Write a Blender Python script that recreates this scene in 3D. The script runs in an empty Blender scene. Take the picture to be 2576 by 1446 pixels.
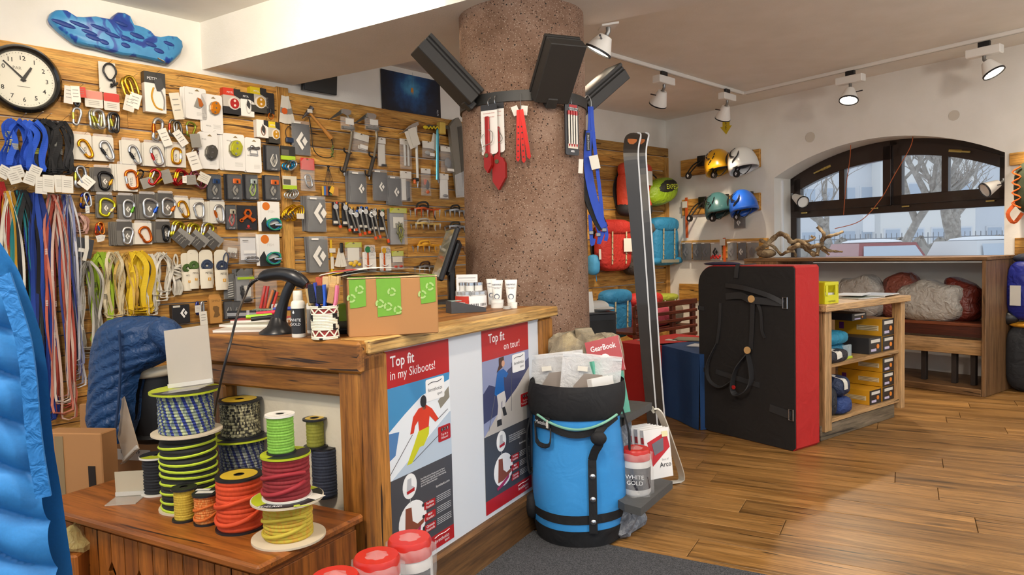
import bpy, bmesh, math, random
from mathutils import Vector, Matrix
from math import sin, cos, pi, radians, atan2, sqrt
random.seed(11)
SC = bpy.context.scene
COL = SC.collection
# ------------------------------------------------------------------ camera, world, exposure
FPX, CX, CY, EYE = 1780.0, 1288.0, 723.0, 1.30
cd = bpy.data.cameras.new('camera'); CAM = bpy.data.objects.new('camera', cd); COL.objects.link(CAM)
cd.sensor_width = 36; cd.lens = FPX / 2576 * 36; cd.clip_start = .05; cd.clip_end = 200
CAMROT = Matrix.Rotation(radians(90 - 2.85), 3, 'X') @ Matrix.Rotation(radians(-1.45), 3, 'Z')
CAM.matrix_world = Matrix.Translation((0, 0, EYE)) @ CAMROT.to_4x4()
SC.camera = CAM
w = bpy.data.worlds.new('overcast'); SC.world = w; w.use_nodes = True
w.node_tree.nodes['Background'].inputs[0].default_value = (.82, .91, 1, 1)
w.node_tree.nodes['Background'].inputs[1].default_value = .88
SC.view_settings.view_transform = 'Standard'; SC.view_settings.look = 'None'
SC.view_settings.gamma = 1; SC.view_settings.use_curve_mapping = False
SC.view_settings.exposure = 0.38
LAMP_W = 60; WARM = (1, .84, .64)
HC, HB, HK = 2.98, 2.65, 1.03        # ceiling, beam underside, counter height

# ------------------------------------------------------------------ rays
EYEV = Vector((0, 0, EYE))
def ray(px, py): return (CAMROT @ Vector(((px - CX) / FPX, (CY - py) / FPX, -1))).normalized()
def onz(px, py, z=0.0):
    d = ray(px, py); return EYEV + d * ((z - EYE) / d.z)
def atd(px, py, y):
    d = ray(px, py); return EYEV + d * (y / d.y)
def onpl(px, py, p0, n):
    d = ray(px, py); return EYEV + d * ((p0 - EYEV).dot(n) / d.dot(n))
def fr(P, dx):
    """frame: x along dx (horizontal), z up, y = away from the viewer of that face"""
    dx = Vector((dx[0], dx[1], 0)).normalized(); dy = Vector((-dx.y, dx.x, 0))
    m = Matrix.Identity(4); m.col[0][:3] = dx; m.col[1][:3] = dy; m.col[2][:3] = (0, 0, 1); m.col[3][:3] = Vector(P)
    return m
def T(x, y, z): return Matrix.Translation((x, y, z))
def RX(a): return Matrix.Rotation(radians(a), 4, 'X')
def RY(a): return Matrix.Rotation(radians(a), 4, 'Y')
def RZ(a): return Matrix.Rotation(radians(a), 4, 'Z')

# ------------------------------------------------------------------ materials
MATS = {}
def lin(h):
    h = h.lstrip('#'); o = []
    for i in (0, 2, 4):
        c = int(h[i:i + 2], 16) / 255; o.append(c / 12.92 if c <= .04045 else ((c + .055) / 1.055) ** 2.4)
    return (*o, 1)
class NT:
    def __init__(s, name):
        s.m = bpy.data.materials.new(name); s.m.use_nodes = True; s.t = s.m.node_tree
        s.b = s.t.nodes['Principled BSDF']; s.out = s.t.nodes['Material Output']
    def n(s, typ, **kw):
        n = s.t.nodes.new(typ)
        for k, v in kw.items():
            if k.startswith('i_'): n.inputs[k[2:].replace('_', ' ')].default_value = v
            else: setattr(n, k, v)
        return n
    def l(s, a, b): s.t.links.new(a, b)
    def ramp(s, fac, stops):
        r = s.n('ShaderNodeValToRGB'); e = r.color_ramp.elements
        e[0].position, e[0].color = stops[0][0], lin(stops[0][1]); e[1].position, e[1].color = stops[-1][0], lin(stops[-1][1])
        for p, c in stops[1:-1]:
            x = e.new(p); x.color = lin(c)
        s.l(fac, r.inputs[0]); return r.outputs[0]
    def mix(s, fac, a, b, typ='MIX'):
        m = s.n('ShaderNodeMix', data_type='RGBA', blend_type=typ)
        for sock, v in ((m.inputs[0], fac), (m.inputs[6], a), (m.inputs[7], b)):
            if hasattr(v, 'is_linked'): s.l(v, sock)
            elif isinstance(v, str): sock.default_value = lin(v)
            else: sock.default_value = v
        return m.outputs[2]
    def coords(s, scale=(1, 1, 1), rnd=True, kind='Object'):
        tc = s.n('ShaderNodeTexCoord'); mp = s.n('ShaderNodeMapping'); mp.inputs['Scale'].default_value = scale
        v = tc.outputs[kind]
        if rnd:
            oi = s.n('ShaderNodeObjectInfo'); mu = s.n('ShaderNodeMath', operation='MULTIPLY'); mu.inputs[1].default_value = 37.3
            s.l(oi.outputs['Random'], mu.inputs[0]); ad = s.n('ShaderNodeVectorMath', operation='ADD')
            s.l(v, ad.inputs[0]); s.l(mu.outputs[0], ad.inputs[1]); v = ad.outputs[0]
        s.l(v, mp.inputs[0]); return mp.outputs[0]
    def noise(s, vec, scale, detail=3, rough=.55, dist=0):
        n = s.n('ShaderNodeTexNoise'); n.inputs['Scale'].default_value = scale; n.inputs['Detail'].default_value = detail
        n.inputs['Roughness'].default_value = rough; n.inputs['Distortion'].default_value = dist; s.l(vec, n.inputs['Vector']); return n.outputs[0]
    def bump(s, h, strength, dist=.002):
        b = s.n('ShaderNodeBump'); b.inputs['Strength'].default_value = strength; b.inputs['Distance'].default_value = dist
        s.l(h, b.inputs['Height']); s.l(b.outputs[0], s.b.inputs['Normal'])
    def set(s, **kw):
        for k, v in kw.items(): s.b.inputs[k.replace('_', ' ')].default_value = v
def pm(hexc, rough=.5, metal=0.0, alpha=1.0, coat=0, emit=0, bump=0, bs=300, trans=0):
    """plain procedural paint/plastic/metal/cloth, cached"""
    k = (hexc, rough, metal, alpha, coat, emit, bump, bs, trans)
    if k in MATS: return MATS[k]
    t = NT('finish_' + hexc.strip('#')); c = lin(hexc)
    t.set(Base_Color=c, Roughness=rough, Metallic=metal, Alpha=alpha)
    if coat: t.set(Coat_Weight=coat)
    if trans: t.set(Transmission_Weight=trans)
    if emit: t.set(Emission_Color=c, Emission_Strength=emit)
    if bump:
        v = t.coords(rnd=False); t.bump(t.noise(v, bs, 2), bump, .004)
    MATS[k] = t.m; return t.m
def cloth(hexc, rough=.75, fine=900, fold=.35, foldscale=9, sheen=.0):
    k = ('cloth', hexc, rough, fine, fold, foldscale)
    if k in MATS: return MATS[k]
    t = NT('cloth_' + hexc.strip('#')); v = t.coords(rnd=True)
    n1 = t.noise(v, foldscale, 3, .5, .8); n2 = t.noise(v, fine, 1)
    t.l(t.mix(n2, tuple(x * .82 for x in lin(hexc)[:3]) + (1,), lin(hexc)), t.b.inputs['Base Color']); t.set(Roughness=rough)
    ad = t.n('ShaderNodeMath', operation='MULTIPLY_ADD'); ad.inputs[1].default_value = .03; t.l(n2, ad.inputs[0]); t.l(n1, ad.inputs[2])
    t.bump(ad.outputs[0], fold, .03)
    MATS[k] = t.m; return t.m
def wood(name, a, b, dark, axis='x', grain=26, rough=.55, knots=.5, var=.35, coat=0, bump=.35, crack=1.0):
    if name in MATS: return MATS[name]
    t = NT(name); st = {'x': (.055, 1, 1), 'y': (1, .055, 1), 'z': (1, 1, .055)}[axis]; sk = {'x': (.3, 1, 1), 'y': (1, .3, 1), 'z': (1, 1, .3)}[axis]
    v = t.coords(st); n1 = t.noise(v, grain, 5, .6, .6); col = t.ramp(n1, [(.25, dark), (.44, b), (.62, a), (.85, b)])
    fg = t.noise(v, grain * 5, 4, .7, .3); col = t.mix(.6, col, t.ramp(fg, [(.34, '5e5e5e'), (.56, 'ffffff')]), 'MULTIPLY')
    n2 = t.noise(t.coords((1, 1, 1)), 2.2, 2); col = t.mix(t.ramp(n2, [(.35, '000000'), (.7, '707070')]), col, dark)
    vs = t.coords(st); cr = t.noise(vs, grain * 1.6, 2, .4, 1.5)
    crk = t.ramp(cr, [(.29, 'ffffff'), (.33, '000000')])
    col = t.mix(crk, col, tuple(x * .35 for x in lin(dark)[:3]) + (1,))
    vo = t.n('ShaderNodeTexVoronoi'); vo.inputs['Scale'].default_value = 5.5; t.l(t.coords(sk), vo.inputs['Vector'])
    kn = t.ramp(vo.outputs['Distance'], [(.05, 'ffffff'), (.13, '000000')])
    kf = t.n('ShaderNodeMath', operation='MULTIPLY'); kf.inputs[1].default_value = knots; t.l(kn, kf.inputs[0])
    col = t.mix(kf.outputs[0], col, tuple(x * .3 for x in lin(dark)[:3]) + (1,))
    oi = t.n('ShaderNodeObjectInfo'); mr = t.n('ShaderNodeMapRange'); mr.inputs['To Min'].default_value = 1 - var; mr.inputs['To Max'].default_value = 1 + var * .35
    t.l(oi.outputs['Random'], mr.inputs['Value']); hs = t.n('ShaderNodeHueSaturation'); t.l(mr.outputs[0], hs.inputs['Value']); t.l(col, hs.inputs['Color'])
    t.l(hs.outputs[0], t.b.inputs['Base Color']); t.set(Roughness=rough)
    if coat: t.set(Coat_Weight=coat, Coat_Roughness=.25)
    t.bump(n1, bump, .003); MATS[name] = t.m; return t.m
OLD = lambda ax='x': wood('old_spruce_' + ax, 'e4b05a', 'c68c3c', '6e4618', ax, 24, .6, .8, .38)
BEAM = lambda ax='x': wood('counter_beam_' + ax, 'bd7f36', '965e24', '4c2a0c', ax, 20, .5, .6, .2)
PALE = lambda ax='x': wood('pale_spruce_' + ax, 'e8bf78', 'd2a25a', 'a87438', ax, 22, .4, .3, .15)
OAK = lambda ax='x': wood('floor_oak_' + ax, 'b98a50', '9a6e38', '44300f', ax, 18, .36, .75, .34, .0, .3)
PINE = lambda ax='x': wood('honey_pine_' + ax, 'ad6626', '90501c', '5a2d0e', ax, 14, .4, .5, .15)
UNIT = lambda ax='x': wood('pale_beech_' + ax, 'cfa877', 'bb925e', '8f6a3e', ax, 20, .5, .3, .15)
CRATE = lambda ax='x': wood('walnut_brown_' + ax, '9c764e', '84603c', '54381e', ax, 16, .45, .3, .2)
def plaster():
    if 'plaster' in MATS: return MATS['plaster']
    t = NT('plaster'); v = t.coords(rnd=False); n = t.noise(v, 3, 4); t.l(t.ramp(n, [(.3, 'e6e3da'), (.7, 'eeebe4')]), t.b.inputs['Base Color'])
    t.set(Roughness=.9); t.bump(t.noise(v, 60, 4, .7), .25, .006); MATS['plaster'] = t.m; return t.m
def stone_concrete():
    if 'conc' in MATS: return MATS['conc']
    t = NT('washed_concrete'); v = t.coords(rnd=False); n = t.noise(v, 5, 5, .6)
    col = t.ramp(n, [(.3, '98745c'), (.5, 'b08a72'), (.7, 'c4a28c')])
    for sc, th, c in ((95, .20, 'dcc4ae'), (60, .17, '5a3a28'), (26, .085, '2e2a27')):
        vo = t.n('ShaderNodeTexVoronoi'); vo.inputs['Scale'].default_value = sc; t.l(v, vo.inputs['Vector'])
        col = t.mix(t.ramp(vo.outputs['Distance'], [(th, 'ffffff'), (th + .06, '000000')]), col, c)
    t.l(col, t.b.inputs['Base Color']); t.set(Roughness=.85); t.bump(t.noise(v, 60, 5, .85), 1.0, .025); MATS['conc'] = t.m; return t.m
def rockmat(name='rock', a='a39c8c', b='6f685a', c='c9b48a', sc=9):
    if name in MATS: return MATS[name]
    t = NT(name); v = t.coords(rnd=False); n = t.noise(v, sc, 6, .65, .5); t.l(t.ramp(n, [(.3, b), (.5, a), (.62, c), (.75, b)]), t.b.inputs['Base Color'])
    t.set(Roughness=.85); t.bump(t.noise(v, 40, 5, .75), .8, .012); MATS[name] = t.m; return t.m
def film(hexc='eef2f6', alpha=.28, rough=.12):
    """clear crinkled plastic"""
    k = ('film', hexc, alpha)
    if k in MATS: return MATS[k]
    t = NT('clear_film'); t.set(Base_Color=lin(hexc), Roughness=rough, Alpha=alpha); v = t.coords(); t.bump(t.noise(v, 28, 3, .6, 1.2), .8, .01)
    MATS[k] = t.m; return t.m
BLK = lambda: pm('17171a', .45)
STEEL = lambda: pm('c9cbce', .22, 1)

# ------------------------------------------------------------------ mesh builder
class MB:
    def __init__(s): s.v = []; s.f = []; s.mi = []; s.ms = []; s.cur = 0; s.uv = None
    def mat(s, m):
        if m not in s.ms: s.ms.append(m)
        s.cur = s.ms.index(m); return s
    def add(s, vs, fs, M=None):
        o = len(s.v)
        s.v += [tuple(M @ Vector(p)) for p in vs] if M is not None else [tuple(p) for p in vs]
        s.f += [tuple(i + o for i in f) for f in fs]; s.mi += [s.cur] * len(fs); return s
    def box(s, c, d, bev=0, M=None):
        x, y, z = (k / 2 for k in d)
        if bev <= 0:
            vs = [(a * x, b * y, g * z) for a in (-1, 1) for b in (-1, 1) for g in (-1, 1)]
            fs = [(0, 1, 3, 2), (4, 6, 7, 5), (0, 4, 5, 1), (2, 3, 7, 6), (0, 2, 6, 4), (1, 5, 7, 3)]
        else:
            b = min(bev, x * .98, y * .98, z * .98); vs = []; ix = {}
            for a in (-1, 1):
                for e in (-1, 1):
                    for g in (-1, 1):
                        for k in range(3):
                            q = [a * x, e * y, g * z]
                            for j, sg in enumerate((a, e, g)):
                                if j != k: q[j] -= sg * b
                            ix[a, e, g, k] = len(vs); vs.append(tuple(q))
            fs = []
            for k in range(3):
                i, j = [q for q in range(3) if q != k]
                for sg in (-1, 1):
                    def key(p, q):
                        t = [0, 0, 0]; t[k] = sg; t[i] = p; t[j] = q; return ix[(*t, k)]
                    f = [key(-1, -1), key(1, -1), key(1, 1), key(-1, 1)]
                    fs.append(tuple(f if (sg > 0) == (k != 1) else f[::-1]))
            for k in range(3):
                i, j = [q for q in range(3) if q != k]
                for p in (-1, 1):
                    for q in (-1, 1):
                        def key(r, ax):
                            t = [0, 0, 0]; t[k] = r; t[i] = p; t[j] = q; return ix[(*t, ax)]
                        f = [key(-1, i), key(1, i), key(1, j), key(-1, j)]; fs.append(tuple(f))
            for a in (-1, 1):
                for e in (-1, 1):
                    for g in (-1, 1): fs.append((ix[a, e, g, 0], ix[a, e, g, 1], ix[a, e, g, 2]))
        M2 = T(*c) if M is None else M @ T(*c)
        return s.add(vs, fs, M2)
    def prism(s, poly, y0, y1, M=None):
        """poly of (x,z); extruded along y"""
        n = len(poly); vs = [(x, y0, z) for x, z in poly] + [(x, y1, z) for x, z in poly]
        fs = [tuple(range(n)), tuple(range(2 * n - 1, n - 1, -1))] + [(i, i + n, (i + 1) % n + n, (i + 1) % n) for i in range(n)]
        return s.add(vs, fs, M)
    def tube(s, pts, r, n=8, closed=False, cap=True, M=None, flat=1.0):
        pts = [Vector(p) for p in pts]; k = len(pts); rs = r if hasattr(r, '__len__') else [r] * k; vs = []; fs = []
        up = None
        for i, p in enumerate(pts):
            a = pts[(i - 1) % k] if closed or i else p; b = pts[(i + 1) % k] if closed or i < k - 1 else p
            t = (b - a)
            t = t.normalized() if t.length > 1e-9 else Vector((0, 0, 1))
            if up is None:
                up = Vector((0, 1, 0)) if abs(t.y) < .9 else Vector((1, 0, 0))
            x = up.cross(t)
            if x.length < 1e-6: x = Vector((1, 0, 0)).cross(t)
            x.normalize(); y = t.cross(x); up = y
            for j in range(n):
                q = 2 * pi * j / n; vs.append(p + x * cos(q) * rs[i] + y * sin(q) * rs[i] * flat)
        m = k if closed else k - 1
        for i in range(m):
            for j in range(n):
                a = i * n + j; b = i * n + (j + 1) % n; c = (i + 1) % k * n + (j + 1) % n; d = (i + 1) % k * n + j; fs.append((a, b, c, d))
        if cap and not closed: fs += [tuple(range(n - 1, -1, -1)), tuple(range((k - 1) * n, k * n))]
        return s.add(vs, fs, M)
    def lathe(s, prof, n=24, M=None, cap=True):
        vs = []; fs = []
        for r, z in prof:
            for j in range(n): vs.append((r * cos(2 * pi * j / n), r * sin(2 * pi * j / n), z))
        for i in range(len(prof) - 1):
            for j in range(n): fs.append((i * n + j, i * n + (j + 1) % n, (i + 1) * n + (j + 1) % n, (i + 1) * n + j))
        if cap:
            if prof[0][0] > 1e-6: fs.append(tuple(range(n - 1, -1, -1)))
            if prof[-1][0] > 1e-6: fs.append(tuple(range((len(prof) - 1) * n, len(prof) * n)))
        return s.add(vs, fs, M)
    def ell(s, c, r, nu=12, nv=8, M=None, p=1.0):
        vs = []; fs = []
        def pw(a): return math.copysign(abs(a) ** p, a)
        for i in range(nv + 1):
            ph = -pi / 2 + pi * i / nv
            for j in range(nu):
                th = 2 * pi * j / nu; vs.append((c[0] + r[0] * pw(cos(ph)) * pw(cos(th)), c[1] + r[1] * pw(cos(ph)) * pw(sin(th)), c[2] + r[2] * pw(sin(ph))))
        for i in range(nv):
            for j in range(nu): fs.append((i * nu + j, i * nu + (j + 1) % nu, (i + 1) * nu + (j + 1) % nu, (i + 1) * nu + j))
        return s.add(vs, fs, M)
    def grid(s, fn, nu, nv, M=None, cu=False):
        vs = [fn(i / (nu if cu else nu - 1), j / (nv - 1)) for j in range(nv) for i in range(nu)]
        fs = [(j * nu + i, j * nu + (i + 1) % nu, (j + 1) * nu + (i + 1) % nu, (j + 1) * nu + i) for j in range(nv - 1) for i in range(nu if cu else nu - 1)]
        return s.add(vs, fs, M)
    def ribbon(s, pts, w, t=.002, side=(1, 0, 0), M=None):
        """flat strap along pts; width along 'side' (made perpendicular to the path)"""
        pts = [Vector(p) for p in pts]; vs = []; fs = []; k = len(pts)
        for i, p in enumerate(pts):
            d = (pts[min(i + 1, k - 1)] - pts[max(i - 1, 0)]).normalized(); sd = Vector(side if not callable(side) else side(i / (k - 1)))
            sd = (sd - d * sd.dot(d)); sd = sd.normalized() if sd.length > 1e-6 else Vector((1, 0, 0)); nn = d.cross(sd)
            ww = w(i / (k - 1)) if callable(w) else w
            for a, b in ((-1, -1), (1, -1), (1, 1), (-1, 1)): vs.append(p + sd * a * ww / 2 + nn * b * t / 2)
        for i in range(k - 1):
            for j in range(4): fs.append((i * 4 + j, i * 4 + (j + 1) % 4, i * 4 + 4 + (j + 1) % 4, i * 4 + 4 + j))
        fs += [(3, 2, 1, 0), tuple(range(4 * k - 4, 4 * k))]
        return s.add(vs, fs, M)
    def build(s, name, parent=None, M=None, smooth=None, sub=0):
        me = bpy.data.meshes.new(name); me.from_pydata(s.v, [], s.f); me.update()
        for m in s.ms: me.materials.append(m)
        if s.mi: me.polygons.foreach_set('material_index', s.mi)
        bm = bmesh.new(); bm.from_mesh(me); bmesh.ops.recalc_face_normals(bm, faces=bm.faces); bm.to_mesh(me); bm.free()
        if smooth is not None:
            me.polygons.foreach_set('use_smooth', [True] * len(me.polygons))
            if smooth < 180: me.set_sharp_from_angle(angle=radians(smooth))
        if s.uv is not None:
            ul = me.uv_layers.new(name='UVMap')
            for lp in me.loops: ul.data[lp.index].uv = s.uv(me.vertices[lp.vertex_index].co)
        o = bpy.data.objects.new(name, me); COL.objects.link(o)
        if sub:
            md = o.modifiers.new('smooth', 'SUBSURF'); md.levels = sub; md.render_levels = sub
        if parent is not None: o.parent = parent
        if M is not None:
            if parent is None: o.matrix_world = M
            else: o.matrix_local = M
        return o
def Q(mat=None):
    b = MB()
    if mat is not None: b.mat(mat)
    return b
def tag(o, label, cat, group=None, kind=None):
    if label: o['label'] = label
    if cat: o['category'] = cat
    if group: o['group'] = group
    if kind: o['kind'] = kind
    return o
def struct(o): o['kind'] = 'structure'; return o
def thing(name, label, cat, M, group=None):
    o = bpy.data.objects.new(name, None); COL.objects.link(o); o.empty_display_size = .05; o.matrix_world = M
    return tag(o, label, cat, group)
def dup(root, M, label=None, group=None):
    r = root.copy(); COL.objects.link(r); r.matrix_world = M
    if label: r['label'] = label
    if group: r['group'] = group
    for ch in list(root.children):
        c = ch.copy(); COL.objects.link(c); c.parent = r
        for g in list(ch.children):
            d = g.copy(); COL.objects.link(d); d.parent = c
    return r
TXT = {}
def text(s, size, mat, parent, M, name='lettering', align='CENTER', bold=0.0, sx=1.0):
    """flat lettering in the local xz plane, facing -y; size = cap height"""
    k = (s, align, bold)
    if k not in TXT:
        cu = bpy.data.curves.new('txt', 'FONT'); cu.body = s; cu.align_x = align; cu.align_y = 'CENTER'; cu.resolution_u = 2; cu.size = 1.38; cu.offset = bold
        ob = bpy.data.objects.new('txt', cu); COL.objects.link(ob); bpy.context.view_layer.update()
        me = bpy.data.meshes.new_from_object(ob.evaluated_get(bpy.context.evaluated_depsgraph_get())); bpy.data.objects.remove(ob)
        me.transform(Matrix.Rotation(pi / 2, 4, 'X')); me.name = 'lettering'; TXT[k] = me
    me = TXT[k]
    km = (k, mat)
    if km not in TXT:
        m2 = me.copy(); m2.materials.clear(); m2.materials.append(mat); TXT[km] = m2
    o = bpy.data.objects.new(name, TXT[km]); COL.objects.link(o); o.parent = parent
    o.matrix_local = M @ Matrix.Diagonal((size * sx, size, size, 1)); return o
def rrect(w, h, r=.006, n=3):
    p = []
    for cx, cz, a0 in ((w / 2 - r, h / 2 - r, 0), (-w / 2 + r, h / 2 - r, 90), (-w / 2 + r, -h / 2 + r, 180), (w / 2 - r, -h / 2 + r, 270)):
        for i in range(n + 1):
            a = radians(a0 + 90 * i / n); p.append((cx + r * cos(a), cz + r * sin(a)))
    return p
def circ(r, n=20, cx=0, cz=0, rz=None): return [(cx + r * cos(2 * pi * i / n), cz + (rz or r) * sin(2 * pi * i / n)) for i in range(n)]
def spline(pts, n=6, closed=False):
    pts = [Vector(p) for p in pts]; k = len(pts); out = []
    rng = k if closed else k - 1
    for i in range(rng):
        if closed: p0, p1, p2, p3 = (pts[(i + d) % k] for d in (-1, 0, 1, 2))
        else: p0, p1, p2, p3 = pts[max(i - 1, 0)], pts[i], pts[i + 1], pts[min(i + 2, k - 1)]
        for j in range(n):
            t = j / n; out.append(.5 * ((2 * p1) + (p2 - p0) * t + (2 * p0 - 5 * p1 + 4 * p2 - p3) * t * t + (3 * p1 - p0 - 3 * p2 + p3) * t ** 3))
    if not closed: out.append(pts[-1])
    return out

# ================================================================== structure
def h2(v): return Vector((v.x, v.y, 0))
A0 = h2(onz(508, 58, HC)); D1 = h2(ray(2887, 594)).normalized()
N1 = Vector((-D1.y, D1.x, 0))                       # into the gear wall
KC = h2(onz(1674, 303.5, HC)); D2 = (h2(onz(2576, 110, HC)) - KC).normalized(); N2 = Vector((-D2.y, D2.x, 0))
_r = h2(ray(1330, 600)); _n = Vector((-_r.y, _r.x, 0)); BEND = A0 + D1 * (-(A0.dot(_n)) / D1.dot(_n))
D1b = (KC - BEND).normalized(); N1b = Vector((-D1b.y, D1b.x, 0))
def W1(px, py, off=0.0): return onpl(px, py, A0 - N1 * off, N1)
def W1b(px, py, off=0.0): return onpl(px, py, BEND - N1b * off, N1b)
def W2(px, py, off=0.0): return onpl(px, py, KC - N2 * off, N2)
def s1(P): return (P - A0).dot(D1)
def s1b(P): return (P - BEND).dot(D1b)
def s2(P): return (P - KC).dot(D2)
sB = s1(BEND)
WALL = plaster()
# ---- walls
F1 = fr(A0, D1); F1b = fr(BEND, D1b); F2 = fr(KC, D2)
lb = (KC - BEND).length
wall_left = struct(Q(WALL).box(((sB - 4.2) / 2 + .06, .15, HC / 2), (sB + 4.2 + .12, .3, HC)).build('wall_left', M=F1))
wall_back = struct(Q(WALL).box((lb / 2, .15, HC / 2), (lb + .4, .3, HC)).build('wall_back', M=F1b))
TL, TR = s2(W2(1947, 448)), s2(W2(2528, 384)); HS = W2(1947, 448).z; HA = W2(2320, 330).z; SILL = 1.10; RD = .42
TM, TW = (TL + TR) / 2, (TR - TL) / 2
sag = HA - HS; RAD = (TW * TW + sag * sag) / (2 * sag)
def arch(t, top=0.0): return HA - RAD + sqrt(max(0, (RAD + top) ** 2 - (t - TM) ** 2))
b = Q(WALL); L2 = 6.5
def wq(t0, t1, z0, z1, z2=None, z3=None):
    z2 = z1 if z2 is None else z2; z3 = z0 if z3 is None else z3
    b.add([(t0, 0, z0), (t1, 0, z3), (t1, 0, z2), (t0, 0, z1)], [(0, 1, 2, 3)])
    b.add([(t0, RD + .1, z0), (t1, RD + .1, z3), (t1, RD + .1, z2), (t0, RD + .1, z1)], [(3, 2, 1, 0)])
wq(-.1, TL, 0, HC); wq(TR, L2, 0, HC)
NS = 24
for i in range(NS):
    a, c = TL + 2 * TW * i / NS, TL + 2 * TW * (i + 1) / NS
    wq(a, c, 0, SILL); wq(a, c, arch(a), HC, HC, arch(c))
    b.add([(a, 0, arch(a)), (c, 0, arch(c)), (c, RD + .1, arch(c)), (a, RD + .1, arch(a))], [(0, 1, 2, 3)])
b.add([(TL, 0, SILL), (TL, 0, arch(TL)), (TL, RD + .1, arch(TL)), (TL, RD + .1, SILL)], [(0, 1, 2, 3)])
b.add([(TR, 0, SILL), (TR, 0, arch(TR)), (TR, RD + .1, arch(TR)), (TR, RD + .1, SILL)], [(0, 1, 2, 3)])
b.add([(TL, 0, SILL), (TR, 0, SILL), (TR, RD + .1, SILL), (TL, RD + .1, SILL)], [(0, 1, 2, 3)])
wall_right = struct(b.build('wall_right', M=F2))
# ---- ceiling
poly = [A0 - D1 * 4.2 + N1 * .3, BEND + N1 * .3, KC + N1b * .3 + N2 * .3, KC + D2 * 6.5 + N2 * .4, Vector((5.5, -1.2, 0)), Vector((-4.5, -1.2, 0))]
b = Q(WALL); b.add([(p.x, p.y, HC) for p in poly] + [(p.x, p.y, HC + .2) for p in poly], [(5, 4, 3, 2, 1, 0), (6, 7, 8, 9, 10, 11)] + [(i, (i + 1) % 6, (i + 1) % 6 + 6, i + 6) for i in range(6)])
ceiling = struct(b.build('ceiling'))
# ---- beam over the pillar
l0, l1 = h2(onz(515, 174, HB)), h2(onz(1152, 6, HB)); r0, r1 = h2(onz(729, 216, HB)), h2(onz(1801, 0, HB))
dl, dr = (l1 - l0).normalized(), (r1 - r0).normalized()
bp = [l0 - dl * .25, l0 + dl * 5.2, r0 + dr * 5.4, r0 - dr * .25]
b = Q(WALL); b.add([(p.x, p.y, HB) for p in bp] + [(p.x, p.y, HC + .02) for p in bp], [(3, 2, 1, 0), (4, 5, 6, 7)] + [(i, (i + 1) % 4, (i + 1) % 4 + 4, i + 4) for i in range(4)])
struct(b.build('ceiling_beam'))
# ---- pillar
pa, pb = onz(1154, 45, HB), onz(1466, 45, HB); PR = (pa - pb).length / 2 * 1.0; PC = h2((pa + pb) / 2) + h2(pa + pb).normalized() * .02
prof = [(PR * (1 + (.05 * max(0, .5 - z) if z < .5 else 0)), z) for z in [i * HB / 26 for i in range(27)]]
pm_ = Q(stone_concrete()); pm_.lathe(prof, 56)
pm_.v = [(x * (1 + .006 * sin(5 * math.atan2(y, x) + z * 4)), y * (1 + .006 * sin(5 * math.atan2(y, x) + z * 4)), z) for x, y, z in pm_.v]
pillar = struct(pm_.build('pillar', M=T(PC.x, PC.y, 0), smooth=50))
# ---- floor and its planks (they run at right angles to the counter front)
ca, cb = onz(909.7, 860, HK), onz(1399, 770.5, HK)
U1 = h2(cb - ca).normalized(); U2 = Vector((-U1.y, U1.x, 0))            # along the counter front / to its left
CO = h2(ca)                                                              # counter corner
floor = struct(Q(pm('4a3016', .8)).box((0, 4, -.06), (13, 13, .08)).build('floor', M=Matrix.Identity(4)))
FP = fr((0, 0, 0), -U2)                                                  # x along the planks
PWID = .2
random.seed(5)
oak = OAK('x')
def fpl(P):
    q = FP.inverted() @ Vector(P); return q.x, q.y
vis = [fpl(onz(*p)) for p in ((1490, 880), (1690, 1440), (2576, 1446), (2576, 985), (2270, 900), (560, 1446), (100, 1010), (1520, 900))]
for r in range(int(-3 / PWID), int(9.6 / PWID)):
    y = r * PWID; x = -6.6 + random.uniform(0, 1.6)
    while x < 5.6:
        L = random.uniform(1.1, 2.3)
        cxm = FP @ Vector((x + L / 2, y, 0)); q = cxm
        inside = (q - A0).dot(N1) < .35 and (q - KC).dot(N2) < .35 and (q - BEND).dot(N1b) < .35 and q.y > .9 and abs(q.x) < 1.0 * q.y + .8
        if inside:
            Q(oak).box((0, 0, -.01), (L - .003, PWID - .003, .02), .0015).build('plank', floor, FP @ T(x + L / 2, y, 0) @ T(0, 0, random.uniform(-.0006, .0006)))
        x += L
# ---- reclaimed boards on the gear wall
def boards(parent, F, x0, x1, ztop, zbot, rows, y=-.03, seed=1, mat=None, jl=(1.0, 2.6)):
    random.seed(seed); z = ztop; mat = mat or OLD('x'); i = 0
    while z > zbot + .04:
        h = rows[i % len(rows)] * random.uniform(.94, 1.06); i += 1; h = min(h, z - zbot); x = x0
        while x < x1 - .02:
            L = random.uniform(*jl); L = x1 - x if x1 - x - L < .5 else L
            b = Q(mat); yy = y + random.uniform(-.005, .005); g = random.uniform(.002, .005)
            n = 7; top = [h / 2 - g - random.uniform(0, .0035) for _ in range(n)]; bot = [-h / 2 + g + random.uniform(0, .0035) for _ in range(n)]
            xs = [-L / 2 + .001 + (L - .002) * k / (n - 1) for k in range(n)]
            b.prism([(xs[k], bot[k]) for k in range(n)] + [(xs[k], top[k]) for k in reversed(range(n))], 0, -yy + .004)
            b.build('board', parent, T(x + L / 2, yy, z - h / 2)); x += L
        z -= h
zt = lambda px, py: W1(px, py, .03).z
xp0, xp1 = s1(W1(697, 300, .03)), s1(W1(727, 300, .03))
ZT = (zt(20, 92) + zt(690, 224)) / 2
boards(wall_left, None, s1(W1(-260, 300)), xp0, ZT, .0, [.19, .10, .15, .15, .13, .17, .11, .15], seed=3)
boards(wall_left, None, xp1, sB - .05, (zt(740, 235) + zt(1130, 299)) / 2, .0, [.17, .09, .14, .15, .12, .16, .13, .15], seed=8)
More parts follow.
